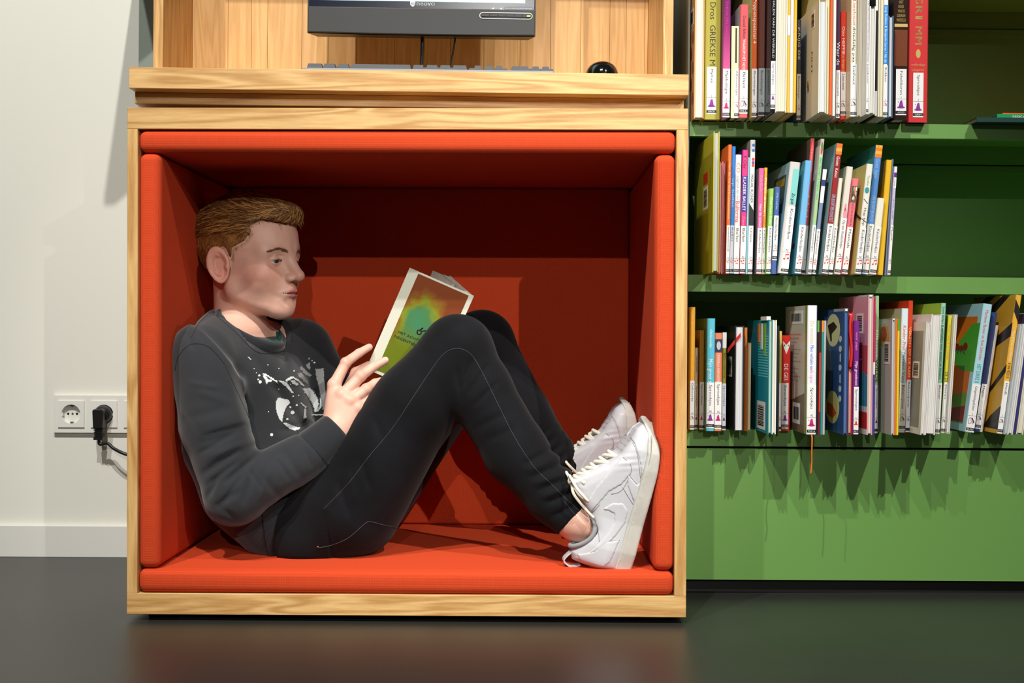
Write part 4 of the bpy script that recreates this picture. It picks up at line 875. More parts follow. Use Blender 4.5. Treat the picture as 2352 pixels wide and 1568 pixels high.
def b25(o, t, D, h):
    side_rect(o, 0.012, 0.13, 0.012, h-0.016, (134, 132, 124)); barcode(o, 0.024, 0.060, 0.100, 0.130, True, 66)
book(3, 2113, 2124, 2127, 739, 'leaning white hardback with grey panel on its cover', (226, 222, 216), (222, 218, 212), 'fore', yb=999, pages=(234, 234, 232), extra=b25)
book(3, 2124.5, 2147, 2140, 722, 'thick leaning white hardback, pages outward, left of the mint spine', (232, 226, 220), kind='fore', yb=999, pages=(232, 230, 226))
book(3, 2147.5, 2158, 2163, 696, 'tall leaning mint book with long dark title, lime cover', (150, 208, 180), (160, 196, 70), yb=997, title=[('Lieve liedjes & verhaaltjes voor peuters en kleuters', 'k', 0.97, 0.42, 0.5)], lab='Busser', code='BUSS', icon='pen', icol='d', laby=(0.0, 0.39), small='J')
book(3, 2160, 2170, 2178, 724, 'leaning bright yellow-green book with orange title', (214, 208, 60), (60, 80, 40), yb=995, title=[('Marjet Huijs & en Schilder', 'o', 0.92, 0.62, 0.4), ('DE DI', 'k', 0.52, 0.44, 0.6)], lab='Dieren', code='BOE', icon='pen', icol='d', laby=(0.0, 0.43), small='J')
book(3, 2170.5, 2181, 2188, 722, 'leaning white book, pages outward, left of the ant cover', (236, 228, 232), kind='fore', yb=996, pages=(226, 224, 206))
def b29(o, t, D, h):
    side_rect(o, 0.018, 0.185, 0.016, h-0.024, (206, 110, 30))
    side_poly(o, [(0.002, 0.47*h), (0.06, 0.47*h), (0.115, 0.54*h), (0.105, 0.66*h), (0.04, 0.84*h), (0.002, 0.85*h)], (70, 160, 50), proud=0.0004)
    side_poly(o, [(0.0185, 0.30*h), (0.10, 0.27*h), (0.18, 0.20*h), (0.18, 0.06*h), (0.0185, 0.06*h)], (96, 150, 50), proud=0.0004)
    side_poly(o, [(0.0185, 0.07*h), (0.12, 0.07*h), (0.16, 0.12*h), (0.09, 0.16*h), (0.0185, 0.2*h)], (130, 40, 30), proud=0.0006)
    for (y, z, ry, rz) in ((0.058, 0.66*h, 0.012, 0.008), (0.078, 0.645*h, 0.010, 0.006), (0.104, 0.655*h, 0.018, 0.007)): side_poly(o, ell(y, z, ry, rz, 10), (120, 36, 20), 'ant', 0.0007)
    for k in range(4): MB().tube([(-0.0009, 0.072+0.008*k, 0.645*h), (-0.0009, 0.056+0.018*k, 0.60*h)], 0.0006, 4).build('ant_leg', INK['k'], o)
book(3, 2217, 2237.5, 2259.5, 699, 'leaning pale-blue book whose cover shows an ant on leaves', (170, 212, 224), (160, 206, 218), 'spine', yb=994, D=0.2, title=[('Marianne Busser en Ron Schröder', 'r', 0.95, 0.56, 0.36), ('HET DIKKE B', 't', 0.53, 0.385, 0.5)], lab='Gelegenheidsgedichten', code='BUSS', icon='pen', icol='d', laby=(0.0, 0.375), small='J', extra=b29)
book(3, 2238.5, 2251, 2279.5, 718, 'leaning navy book with faint red title, bottom shelf', (44, 66, 116), yb=992, title=[('Hoe lang duurt een minuut', 'd', 0.92, 0.42, 0.5)], lab='Hagen', code='HAGE', icon='pen', icol='d', laby=(0.02, 0.40), small='J')
book(3, 2251.5, 2257.5, 2288, 747, 'thin leaning white book left of the tiger-striped cover', (236, 230, 220), yb=992)
def b32(o, t, D, h):
    for pts in ([(0.000, 0.70*h), (0.000, 0.80*h), (0.121, 0.60*h), (0.135, 0.57*h), (0.115, 0.55*h)], [(0.027, 1.0*h), (0.061, 1.0*h), (0.149, 0.85*h), (0.149, 0.80*h), (0.121, 0.80*h)], [(0.095, 1.0*h), (0.135, 1.0*h), (0.189, 0.90*h), (0.189, 0.86*h)],
                [(0.000, 0.44*h), (0.000, 0.50*h), (0.081, 0.26*h), (0.081, 0.22*h)], [(0.000, 0.03*h), (0.000, 0.20*h), (0.041, 0.12*h), (0.068, 0.03*h)]): side_poly(o, pts, (34, 30, 28))
    flat('print', [[(0, 0.88*h), (t, 0.80*h), (t, 0.90*h), (0, 0.97*h)]], -0.00003, INK['k'], o)
book(3, 2289.5, 2302.5, 2334.5, 678, 'leaning yellow book with black tiger stripes on its cover', (238, 180, 60), (214, 160, 46), 'spine', yb=997, D=0.2, title=[('Maya & Marieke van Ditshuizen', 'w', 0.74, 0.52, 0.4), ('IK DENK MEZELF ER', 'k', 0.51, 0.40, 0.5)], lab='Hooft', code='HOOF', icon='pen', icol='d', laby=(0.0, 0.38), small='J', extra=b32)
book(3, 2303, 2314, 2339, 745, 'leaning white book, pages outward, beside the tiger stripes', (196, 206, 210), kind='fore', yb=998, pages=(232, 230, 224))
book(3, 2314.5, 2326, 2350, 745, 'leaning off-white hardback in the bottom right corner', (222, 222, 224), kind='fore', yb=998, pages=(226, 226, 220))
book(3, 2326.5, 2333, 2361, 720, 'thin leaning indigo book in the bottom right corner', (58, 54, 110), yb=998)
book(3, 2334, 2350, 2370, 720, 'leaning cream book cut by the photo edge, bottom shelf', (222, 216, 196), kind='fore', yb=998, pages=(230, 226, 210))
# ---- books lying on the top shelf at the photo's edge
def lying(label, x0, x1, y_, z, th, c, side, rot=0.0, txt=None, D=0.20, L=0.26):
    u, _ = SH(x0, 285, y_); o = empty('book'); o.matrix_world = SHM @ Matrix.Translation((u, y_, z)) @ Matrix.Rotation(rot, 4, 'Z')
    tag(o, label, 'book', 'books lying flat on the top shelf')
    ct = 0.0016
    MB().box(0, L, 0.0, D, 0, ct).box(0, L, 0.0, D, th-ct, th).box(0, L, 0, ct, ct, th-ct).build('cover', [cmat(c)], o)
    MB().box(0.002, L-0.002, ct+0.0004, D-0.002, ct, th-ct).build('pages', pages_mat((224, 222, 214)), o)
    if txt: text('lettering', txt, INK['w'], o, (0.028, -0.0003, th*0.28), (1, 0, 0), (0, 0, 1), th*0.46, 0.085, 'l', True)
    return o
zt_ = ROWW[1]
lying('dark teal book lying flat at the bottom of the small pile, top shelf', 2243, 0, -0.030, zt_, 0.0085, (26, 60, 56), None, -0.03)
lying('green book with white title lying flat, second from the top of the pile', 2290, 0, -0.012, zt_+0.0089, 0.0095, (26, 140, 84), None, 0.0, 'SISKA GOEMINNE')
lying('thin orange book lying on the green one, top shelf', 2303, 0, 0.004, zt_+0.0188, 0.0042, (226, 98, 40), None, 0.02)

# ------------------------------------------------------------------ implicit-surface modelling (for the boy, his clothes and shoes)
F32 = np.float32
def surf_net(f, xs, ys, zs, B=8, margin=0.004, lip=1.35):
    xs, ys, zs = [np.asarray(a, F32) for a in (xs, ys, zs)]
    def padn(a):
        r = (-len(a)) % B
        return np.concatenate([a, a[-1]+(a[-1]-a[-2])*np.arange(1, r+1)]).astype(F32) if r else a
    xs, ys, zs = padn(xs), padn(ys), padn(zs); nx, ny, nz = len(xs), len(ys), len(zs)
    bx, by, bz = nx//B, ny//B, nz//B
    cx = [0.5*(a.reshape(-1, B)[:, 0]+a.reshape(-1, B)[:, -1]) for a in (xs, ys, zs)]
    hx = [0.5*(a.reshape(-1, B)[:, -1]-a.reshape(-1, B)[:, 0]) for a in (xs, ys, zs)]
    G = np.stack(np.meshgrid(*cx, indexing='ij'), -1).reshape(-1, 3); Hh = np.stack(np.meshgrid(*hx, indexing='ij'), -1).reshape(-1, 3)
    dc_ = f(G); act = np.abs(dc_) < np.linalg.norm(Hh, axis=1)*lip+margin
    vals = np.where(dc_ < 0, F32(-1), F32(1)).reshape(bx, by, bz)
    V = np.repeat(np.repeat(np.repeat(vals, B, 0), B, 1), B, 2)
    ai = np.nonzero(act)[0]; ib, jb, kb_ = ai//(by*bz), (ai//bz) % by, ai % bz
    oi = np.arange(B**3); o3 = (oi//(B*B), (oi//B) % B, oi % B)
    step = max(1, 300000//(B**3))
    for s in range(0, len(ai), step):
        I = (ib[s:s+step, None]*B+o3[0]).ravel(); J = (jb[s:s+step, None]*B+o3[1]).ravel(); K = (kb_[s:s+step, None]*B+o3[2]).ravel()
        V[I, J, K] = f(np.stack([xs[I], ys[J], zs[K]], -1))
    ins = V < 0
    cnt = np.zeros((nx-1, ny-1, nz-1), np.int8)
    for a in (0, 1):
        for b in (0, 1):
            for c in (0, 1): cnt += ins[a:nx-1+a, b:ny-1+b, c:nz-1+c]
    ci, cj, ck = np.nonzero((cnt > 0) & (cnt < 8)); n = len(ci)
    vid = np.full(cnt.shape, -1, np.int32); vid[ci, cj, ck] = np.arange(n)
    acc = np.zeros((n, 3)); num = np.zeros(n)
    cor = [(a, b, c) for a in (0, 1) for b in (0, 1) for c in (0, 1)]
    cv = {q: V[ci+q[0], cj+q[1], ck+q[2]] for q in cor}
    cp = lambda q: np.stack([xs[ci+q[0]], ys[cj+q[1]], zs[ck+q[2]]], -1)
    for q in cor:
        for ax in range(3):
            if q[ax] == 0:
                r = tuple(1 if i == ax else q[i] for i in range(3)); a, b = cv[q], cv[r]; m = (a < 0) != (b < 0)
                t = np.where(m, a/np.where(m, a-b, 1), 0)[:, None]; acc += np.where(m[:, None], cp(q)*(1-t)+cp(r)*t, 0); num += m
    verts = acc/num[:, None]
    quads = []
    for ax in range(3):
        sl0 = [slice(None)]*3; sl1 = [slice(None)]*3; sl0[ax] = slice(0, -1); sl1[ax] = slice(1, None)
        e = ins[tuple(sl0)] != ins[tuple(sl1)]
        I = list(np.nonzero(e)); o1, o2 = (ax+1) % 3, (ax+2) % 3
        ok = (I[o1] > 0) & (I[o2] > 0) & (I[o1] < cnt.shape[o1]) & (I[o2] < cnt.shape[o2]); I = [a[ok] for a in I]
        def at(d1, d2):
            J = [a.copy() for a in I]; J[o1] = J[o1]+d1; J[o2] = J[o2]+d2; return vid[J[0], J[1], J[2]]
        q = np.stack([at(-1, -1), at(0, -1), at(0, 0), at(-1, 0)], -1)
        flip = ~ins[tuple(I)]
        q[flip] = q[flip][:, ::-1]; quads.append(q)
    quads = np.concatenate(quads); quads = quads[(quads >= 0).all(1)]
    return verts, quads
def np_mesh(name, verts, quads, mat_, parent=None, off=None, smooth=True):
    verts = np.asarray(verts, float)
    if off is not None: verts = verts-np.array(off)
    me = bpy.data.meshes.new(name); nv, nq = len(verts), len(quads)
    me.vertices.add(nv); me.vertices.foreach_set('co', verts.astype(F32).ravel())
    me.loops.add(nq*4); me.loops.foreach_set('vertex_index', np.asarray(quads, np.int32).ravel())
    me.polygons.add(nq); me.polygons.foreach_set('loop_start', np.arange(0, nq*4, 4, dtype=np.int32))
    try: me.polygons.foreach_set('loop_total', np.full(nq, 4, np.int32))
    except Exception: pass
    me.update(calc_edges=True); me.validate()
    return link(name, me, mat_, parent, smooth)
def rng_(lo, hi, h): return np.arange(lo, hi+h, h)
A_ = lambda p: np.array(p, F32)
def smin(a, b, k):
    h = np.clip(0.5+0.5*(b-a)/k, 0, 1); return b*(1-h)+a*h-k*h*(1-h)
def smax(a, b, k): return -smin(-a, -b, k)
def cone(Q, a, b, r1, r2):
    a, b = A_(a), A_(b); ab = b-a; t = np.clip(((Q-a)@ab)/(ab@ab), 0, 1)
    return np.sqrt((((Q-a)-t[:, None]*ab)**2).sum(1))-(r1+(r2-r1)*t)
def ball(Q, c, r): return np.sqrt(((Q-A_(c))**2).sum(1))-r
def ellip(Q, c, r):
    q = Q-A_(c); r = A_(r); k0 = np.sqrt(((q/r)**2).sum(1)); k1 = np.sqrt(((q/(r*r))**2).sum(1)); return k0*(k0-1)/np.maximum(k1, 1e-6)
def chain(Q, pts, rad, k):
    d = None
    for i in range(len(pts)-1):
        c = cone(Q, pts[i], pts[i+1], rad[i], rad[i+1]); d = c if d is None else smin(d, c, k)
    return d
_CAMn, _CRn, _CUn, _fwn = [np.array(v, F32) for v in (CAM, CR, CU, _fw)]
def topx(Q):
    d = Q-_CAMn; z = d@_fwn; return 1176+FPX*(d@_CRn)/z, 784-FPX*(d@_CUn)/z
def seg2(u, v, s):
    x0, y0, x1, y1 = s; dx, dy = x1-x0, y1-y0; t = np.clip(((u-x0)*dx+(v-y0)*dy)/(dx*dx+dy*dy), 0, 1)
    return np.hypot(u-x0-t*dx, v-y0-t*dy), t
def folds(Q, lst, ymax):
    "cloth creases: grooves (+) and ridges (-) along lines, only on the side towards the room"
    u, v = topx(Q); out = np.zeros(len(Q), F32); m = 1/(1+np.exp((Q[:, 1]-ymax)/0.006))
    for (x0, y0, x1, y1, w, amp) in lst:
        d, t = seg2(u, v, (x0, y0, x1, y1)); out += amp*np.exp(-(d/w)**2)*np.sqrt(np.clip(4*t*(1-t)+0.25, 0, 1))
    return out*m
def noise3(Q, s, seed=0):
    r = np.random.RandomState(seed); out = 0
    for i in range(6):
        w = r.normal(size=3); w = w/np.linalg.norm(w)*s*(0.6+0.25*i); out = out+np.sin(Q@w.astype(F32)+r.uniform(0, 6))/(1+0.4*i)
    return (out/3).astype(F32)

# ------------------------------------------------------------------ the boy: key points
PX = lambda x, y, d: np.array(P(x, y, d), float)
TH = math.radians(24)
FWD = np.array([math.cos(TH), -math.sin(TH), 0]); LAT = np.array([math.sin(TH), math.cos(TH), 0]); UP = np.array([0, 0, 1.0])
ear = PX(503, 610, 0.187)
HO = ear-(-0.012*FWD-0.074*LAT)                 # head origin: between the ears
HR = np.stack([FWD, LAT, UP], 1).astype(F32)      # local -> world columns
def to_head(Q): return (Q-HO.astype(F32))@HR
def head_w(p): return HO+HR.astype(float)@np.array(p, float)

# head
def mirror(L): M = L.copy(); M[:, 1] = np.abs(M[:, 1]); return M
EYE_C = (0.0735, 0.0305, 0.0105); EYE_R = 0.0122
def skull(M):
    d = ellip(M, (-0.010, 0, 0.046), (0.092, 0.0715, 0.080))
    d = smin(d, ellip(M, (0.028, 0, 0.050), (0.0675, 0.0605, 0.060)), 0.03)
    return d
def head_sdf(L):
    M = mirror(L)
    d = skull(M)
    d = smin(d, ellip(M, (0.030, 0, -0.012), (0.062, 0.0565, 0.072)), 0.03)
    d = smin(d, cone(M, (0.004, 0.044, -0.044), (0.068, 0.012, -0.0745), 0.020, 0.0175), 0.03)     # jaw
    d = smin(d, ellip(M, (0.0765, 0, -0.0765), (0.0185, 0.018, 0.0185)), 0.018)                     # chin
    d = smin(d, ellip(M, (0.070, 0, -0.047), (0.029, 0.027, 0.024)), 0.02)                          # muzzle
    d = smin(d, ball(M, (0.054, 0.037, -0.020), 0.0245), 0.025)                                     # cheek
    d = smin(d, cone(M, (0.0835, 0.008, 0.0285), (0.066, 0.044, 0.0265), 0.0105, 0.0115), 0.018)    # brow ridge
    d = smax(d, -ball(M, (0.100, 0.0325, 0.009), 0.0185), 0.016)                                    # eye socket
    # nose
    d = smin(d, cone(M, (0.0835, 0, 0.0255), (0.1095, 0, -0.0165), 0.0085, 0.0098), 0.011)
    d = smin(d, ball(M, (0.1115, 0, -0.0175), 0.0098), 0.005)
    d = smin(d, ellip(M, (0.0985, 0.0118, -0.0215), (0.0105, 0.0072, 0.0075)), 0.006)
    d = smax(d, -ellip(M, (0.1045, 0.0058, -0.0290), (0.0055, 0.0033, 0.0042)), 0.003)              # nostril
    # lips
    ug = cone(M, (0.0995, 0.0035, -0.0440), (0.0865, 0.0215, -0.0490), 0.0046, 0.0022)
    lg = cone(M, (0.0975, 0, -0.0545), (0.0860, 0.0200, -0.0505), 0.0054, 0.0024)
    d = smin(d, ug, 0.006); d = smin(d, lg, 0.006)
    d = smax(d, -cone(M, (0.1060, 0, -0.0492), (0.0890, 0.0225, -0.0500), 0.0019, 0.0012), 0.0022)   # parted mouth
    d = smax(d, -ball(M, (0.1125, 0, -0.0385), 0.0042), 0.006)                                      # philtrum
    d = smax(d, -cone(M, (0.1045, 0, -0.0640), (0.098, 0.014, -0.0635), 0.0050, 0.004), 0.010)     # below the lip
    # eyelids around the eyeball
    eb = ball(M, EYE_C, EYE_R+0.0016)
    q = M-A_(EYE_C); slit = np.abs(q[:, 2]+0.0022+0.0012*(q[:, 1]/0.012))-0.0030*np.sqrt(np.clip(1-(q[:, 1]/0.0125)**2, 0.02, 1))
    lid = smax(eb, -np.maximum(slit, 0.0035-q[:, 0]), 0.0012)
    inner = ball(M, EYE_C, EYE_R-0.0012)
    d = smin(d, lid, 0.0035)
    d = np.where(q[:, 0] > 0.002, smax(d, -np.maximum(inner, slit-0.0006), 0.001), d)
    d = smax(d, -(cone(M, (0.0870, 0.0200, 0.0185), (0.0780, 0.0410, 0.0165), 0.0016, 0.0012)), 0.0022)   # upper lid crease
    # ear: tilted disc with rim and bowl
    e = M-A_((-0.012, 0.0735, 0.0005)); ca, sa = math.cos(-0.34), math.sin(-0.34); cb, sb = math.cos(0.20), math.sin(0.20)
    ex, ey = e[:, 0]*ca+e[:, 1]*sa, -e[:, 0]*sa+e[:, 1]*ca
    ex, ez = ex*cb+e[:, 2]*sb, -ex*sb+e[:, 2]*cb
    wid = 0.0195*(1-0.22*np.clip(-ez/0.032, 0, 1)); rr = np.sqrt((ex/wid)**2+(ez/0.0318)**2)
    disc = np.maximum((rr-1)*0.016, np.abs(ey-0.003+0.05*ex)-0.0042)
    rim = np.hypot((rr-0.90)*0.0165, ey-0.0050+0.05*ex)-0.0031
    rim = np.where(ez < -0.020, disc, rim)
    bowl = np.maximum(np.sqrt(((ex-0.0015)/0.0098)**2+((ez+0.003)/0.0165)**2)-1, 0)*0.01+np.abs(ey-0.0065)-0.0050
    earS = smin(disc, rim, 0.003)
    earS = smax(earS, -bowl, 0.003)
    ah = np.hypot((np.sqrt(((ex+0.0015)/0.0098)**2+((ez-0.002)/0.020)**2)-0.95)*0.010, ey-0.0045)-0.0022
    earS = smin(earS, np.where(ex < 0.004, ah, 1), 0.002)
    earS = smin(earS, ellip(M, (0.0035, 0.0715, -0.002), (0.0042, 0.004, 0.0060)), 0.004)             # tragus
    d = smin(d, earS, 0.004)
    return d
NECK0 = head_w((-0.030, 0, -0.030)); NECK1 = PX(548, 765, 0.25)

# arms, hands
SHO = PX(468, 818, 0.118); ELB = PX(540, 1138, 0.078); WRI = PX(776, 984, 0.134); CUFF = PX(720, 1036, 0.118)
SHO2 = PX(690, 806, 0.372); ELB2 = PX(800, 985, 0.405); WRI2 = PX(918, 900, 0.335)
FING = [  # MCP, PIP, DIP, tip (right hand, index..little)
    [PX(768, 884, 0.152), PX(794, 833, 0.166), PX(824, 811, 0.188), PX(848, 797, 0.203)],
    [PX(787, 908, 0.138), PX(828, 864, 0.150), PX(858, 842, 0.165), PX(884, 828, 0.1735)],
    [PX(805, 921, 0.133), PX(842, 893, 0.147), PX(861, 880, 0.163), PX(873, 875, 0.176)],
    [PX(823, 937, 0.136), PX(845, 917, 0.150), PX(857, 910, 0.164), PX(862, 909, 0.178)]]
FR = [[0.0112, 0.0092, 0.0080, 0.0066], [0.0116, 0.0096, 0.0084, 0.0072], [0.0110, 0.0092, 0.0082, 0.0070], [0.0102, 0.0083, 0.0072, 0.0062]]
THUMB = [PX(785, 955, 0.160), PX(800, 895, 0.190), PX(818, 856, 0.210), PX(848, 838, 0.219)]
def hand_sdf(Q):
    d = cone(Q, WRI-(WRI-CUFF)*0.8, WRI, 0.024, 0.0245)
    wr = WRI+(PX(795, 930, 0.14)-WRI)*0.15
    for i, fg in enumerate(FING):
        base = WRI+np.array([0.0035*(i-1.5)*1.4, -0.001, -0.004*(i-1.5)])
        pm = cone(Q, base, fg[0], 0.0205, FR[i][0]+0.0012); d = smin(d, pm, 0.012)
    d = smin(d, cone(Q, WRI, THUMB[0], 0.020, 0.016), 0.014)
    dt = chain(Q, THUMB, [0.0155, 0.0115, 0.0100, 0.0078], 0.004); d = smin(d, dt, 0.010)
    for fg, fr in zip(FING, FR):
        fd = chain(Q, fg, fr, 0.0025); fd = smin(fd, ball(Q, fg[1], fr[1]+0.0006), 0.003); d = smin(d, fd, 0.0042)
    for i, fg in enumerate(FING): d = smin(d, ball(Q, fg[0]+np.array([-0.001, -0.0035, 0.001]), 0.0088), 0.006)     # knuckles
    return d
H2 = [PX(935, 880, 0.315)+np.array([0.0, 0.0, 0.0])]
def hand2_sdf(Q):
    d = cone(Q, WRI2, H2[0], 0.023, 0.024)
    for i in range(4):
        b = H2[0]+np.array([0.006, -0.004*i+0.004, 0.020-0.014*i]); t = b+np.array([0.035, -0.006, 0.035-0.006*i]); t2 = t+np.array([0.012, -0.028, 0.012])
        d = smin(d, chain(Q, [b, t, t2], [0.0105, 0.009, 0.007], 0.003), 0.008)
    d = smin(d, chain(Q, [H2[0], H2[0]+np.array([0.015, -0.025, 0.02]), H2[0]+np.array([0.045, -0.035, 0.035])], [0.015, 0.011, 0.008], 0.004), 0.01)
    return d
# legs
HIP = PX(800, 1160, 0.170); KNE = PX(1050, 803, 0.142); ANK = PX(1326, 1196, 0.066)
HIP2 = PX(840, 1120, 0.335); KNE2 = PX(1106, 788, 0.335); ANK2 = PX(1312, 1100, 0.345)
TOR = [PX(548, 790, 0.255), PX(556, 880, 0.258), PX(572, 1000, 0.258), PX(616, 1112, 0.258), PX(688, 1196, 0.258)]

SHP = lambda a, c: (1055+a*0.58+c*0.81, 805+a*0.81-c*0.58)
K1 = [PX(*SHP(0, -3), 0.142), PX(*SHP(100, -17), 0.128), PX(*SHP(270, -30), 0.102), PX(*SHP(400, -18), 0.082), PX(*SHP(468, -12), 0.070)]
K2 = [KNE2, PX(1200, 955, 0.338), PX(1268, 1050, 0.342), PX(1306, 1098, 0.345)]
# shoes: l heel->toe, h up from the sole, w towards the outside of the foot
def shoe_frame(o, ldir, ndir):
    Lx = np.array(ldir, float); Lx /= np.linalg.norm(Lx); N_ = np.array(ndir, float); N_ -= Lx*(N_@Lx); N_ /= np.linalg.norm(N_)
    Wd = np.cross(N_, Lx); return np.array(o, float), np.stack([Lx, N_, Wd], 1)
SO1, SR1 = shoe_frame(PX(1441, 1303, 0.062), (0.235, -0.02, 0.972), (-0.965, -0.13, 0.235))
if SR1[1, 2] > 0: SR1[:, 2] *= -1
SO2, SR2 = shoe_frame(PX(1420, 1222, 0.345), (0.16, 0.03, 0.985), (-0.97, -0.10, 0.20))
if SR2[1, 2] < 0: SR2[:, 2] *= -1
def body_sdf(Q):
    d = np.full(len(Q), 0.05, F32)
    def region(mask, fn, k):
        if mask.any():
            v = fn(Q[mask]); cur = d[mask]; d[mask] = smin(cur, v, k)
    x, y, z = Q.T
    base = lambda q: smin(smin(cone(q, NECK0, NECK1, 0.0415, 0.044), chain(q, [NECK1]+TOR[1:], [0.05, 0.075, 0.075, 0.075, 0.07], 0.03), 0.02),
                          smin(chain(q, [NECK1, SHO, ELB, CUFF, WRI], [0.04, 0.042, 0.034, 0.028, 0.0245], 0.02), chain(q, [NECK1, SHO2, ELB2, WRI2], [0.04, 0.042, 0.034, 0.023], 0.02), 0.02), 0.02)
    d = base(Q)
    legs = lambda q: smin(smin(chain(q, [TOR[4], HIP]+K1+[ANK, SO1+SR1@np.array([0.06, 0.05, 0])], [0.06, 0.06, 0.040, 0.040, 0.036, 0.030, 0.0285, 0.0285, 0.030], 0.02), chain(q, [TOR[4], HIP2]+K2+[ANK2, SO2+SR2@np.array([0.06, 0.05, 0])], [0.06, 0.06, 0.036, 0.034, 0.028, 0.025, 0.025, 0.028], 0.02), 0.02),
                          smin(cone(q, SO1+SR1@np.array([0.05, 0.045, 0]), SO1+SR1@np.array([0.18, 0.035, 0]), 0.028, 0.02), cone(q, SO2+SR2@np.array([0.05, 0.045, 0]), SO2+SR2@np.array([0.18, 0.035, 0]), 0.028, 0.02), 0.02), 0.01)
    m = z < 0.52
    if m.any(): d[m] = smin(d[m], legs(Q[m]), 0.02)
    m = (z > 0.44) & (x < -0.12)
    if m.any(): d[m] = smin(d[m], head_sdf(to_head(Q[m])), 0.016)
    m = (x > -0.20) & (x < 0.05) & (z > 0.24) & (z < 0.50) & (y < 0.27)
    if m.any(): d[m] = smin(d[m], hand_sdf(Q[m]), 0.006)
    m = (x > -0.12) & (x < 0.14) & (z > 0.26) & (z < 0.56) & (y > 0.22)
    if m.any(): d[m] = smin(d[m], hand2_sdf(Q[m]), 0.006)
    return d
def grade(segs):
    out = [np.array([segs[0][0]])]
    for a, b, h in segs: n_ = max(1, int(round((b-a)/h))); out.append(a+(b-a)*np.arange(1, n_+1)/n_)
    return np.concatenate(out)
gx = grade([(-0.43, -0.17, 0.0016), (-0.17, -0.02, 0.0016), (-0.02, 0.27, 0.005), (0.27, 0.44, 0.003)])
gy = grade([(0.02, 0.36, 0.0017), (0.36, 0.47, 0.005)])
gz = grade([(0.07, 0.28, 0.004), (0.28, 0.46, 0.0016), (0.46, 0.75, 0.0016)])
bv, bq = surf_net(body_sdf, gx, gy, gz)
# skin colour: own colours of lips, cheeks, knuckles
L_ = to_head(bv.astype(F32)); M_ = mirror(L_)
skin = np.tile(np.array(srgb(224, 175, 155)[:3]), (len(bv), 1))
def paint(mask, rgb): 
    global skin
    c = np.array(srgb(*rgb)[:3]); skin = skin*(1-mask[:, None])+c*mask[:, None]
sm_ = lambda d, w: np.clip(1-d/w, 0, 1)**2*(3-2*np.clip(1-d/w, 0, 1))
onhead = (bv[:, 2] > 0.47) & (bv[:, 0] < -0.12)
paint(sm_(np.maximum(ball(M_, (0.062, 0.046, -0.020), 0.012), 0), 0.030)*onhead*0.45, (222, 140, 122))
paint(sm_(np.maximum(ball(M_, (0.112, 0, -0.018), 0.006), 0), 0.012)*onhead*0.35, (222, 140, 122))
lipd = np.minimum(cone(M_, (0.1010, 0.003, -0.0450), (0.0875, 0.0205, -0.0490), 0.0042, 0.0016), cone(M_, (0.1000, 0, -0.0540), (0.0870, 0.0185, -0.0505), 0.0050, 0.0018))
paint(sm_(np.maximum(lipd, 0), 0.0035)*onhead*0.85, (190, 100, 96))
paint(sm_(np.maximum(cone(M_, (0.1040, 0, -0.0492), (0.0885, 0.0215, -0.0500), 0.0012, 0.0008), 0), 0.0016)*onhead*0.9, (96, 40, 36))
paint(sm_(np.maximum(np.abs(M_[:, 2]-0.0)-0.03, 0), 0.01)*sm_(np.maximum(0.072-M_[:, 1], 0), 0.006)*onhead*(M_[:, 0] < 0.01)*0.4, (226, 138, 118))
for fg in FING:
    for j in (0, 1): paint(sm_(np.maximum(ball(bv.astype(F32), fg[j], 0.009), 0), 0.008)*0.30, (226, 140, 124))
for c in ((0.086, 0.0, -0.074, 0.0013), ):
    pass
def skin_mat():
    m, n, b, N, L = nt('skin'); at = N.new('ShaderNodeVertexColor'); at.layer_name = 'skin_tone'
    tc = N.new('ShaderNodeTexCoord'); t = N.new('ShaderNodeTexNoise'); t.inputs['Scale'].default_value = 60; t.inputs['Detail'].default_value = 4; L.new(tc.outputs['Object'], t.inputs['Vector'])
    mr = N.new('ShaderNodeMapRange'); mr.inputs[1].default_value = 0.3; mr.inputs[2].default_value = 0.7; mr.inputs[3].default_value = 0.94; mr.inputs[4].default_value = 1.05; L.new(t.outputs['Fac'], mr.inputs[0])
    hs = N.new('ShaderNodeHueSaturation'); L.new(at.outputs['Color'], hs.inputs['Color']); L.new(mr.outputs[0], hs.inputs['Value']); L.new(hs.outputs[0], b.inputs['Base Color'])
    b.inputs['Roughness'].default_value = 0.48; b.inputs['Subsurface Weight'].default_value = 0.12; b.inputs['Subsurface Radius'].default_value = (0.008, 0.003, 0.0015); b.inputs['Subsurface Scale'].default_value = 1.0
    t2 = N.new('ShaderNodeTexNoise'); t2.inputs['Scale'].default_value = 900; L.new(tc.outputs['Object'], t2.inputs['Vector'])
    bp = N.new('ShaderNodeBump'); bp.inputs['Strength'].default_value = 0.08; bp.inputs['Distance'].default_value = 0.001; L.new(t2.outputs['Fac'], bp.inputs['Height']); L.new(bp.outputs[0], b.inputs['Normal'])
    return m
BO = Vector((TOR[4][0], TOR[4][1], 0.0755))
person = np_mesh('person', bv, bq, skin_mat(), None, BO); person.location = BO
tag(person, 'boy in grey sweatshirt and black jeans sitting inside the nook reading a book', 'person')
person_me = me = person.data; ca_ = me.color_attributes.new('skin_tone', 'FLOAT_COLOR', 'POINT')
ca_.data.foreach_set('color', np.concatenate([skin, np.ones((len(skin), 1))], 1).astype(F32).ravel())

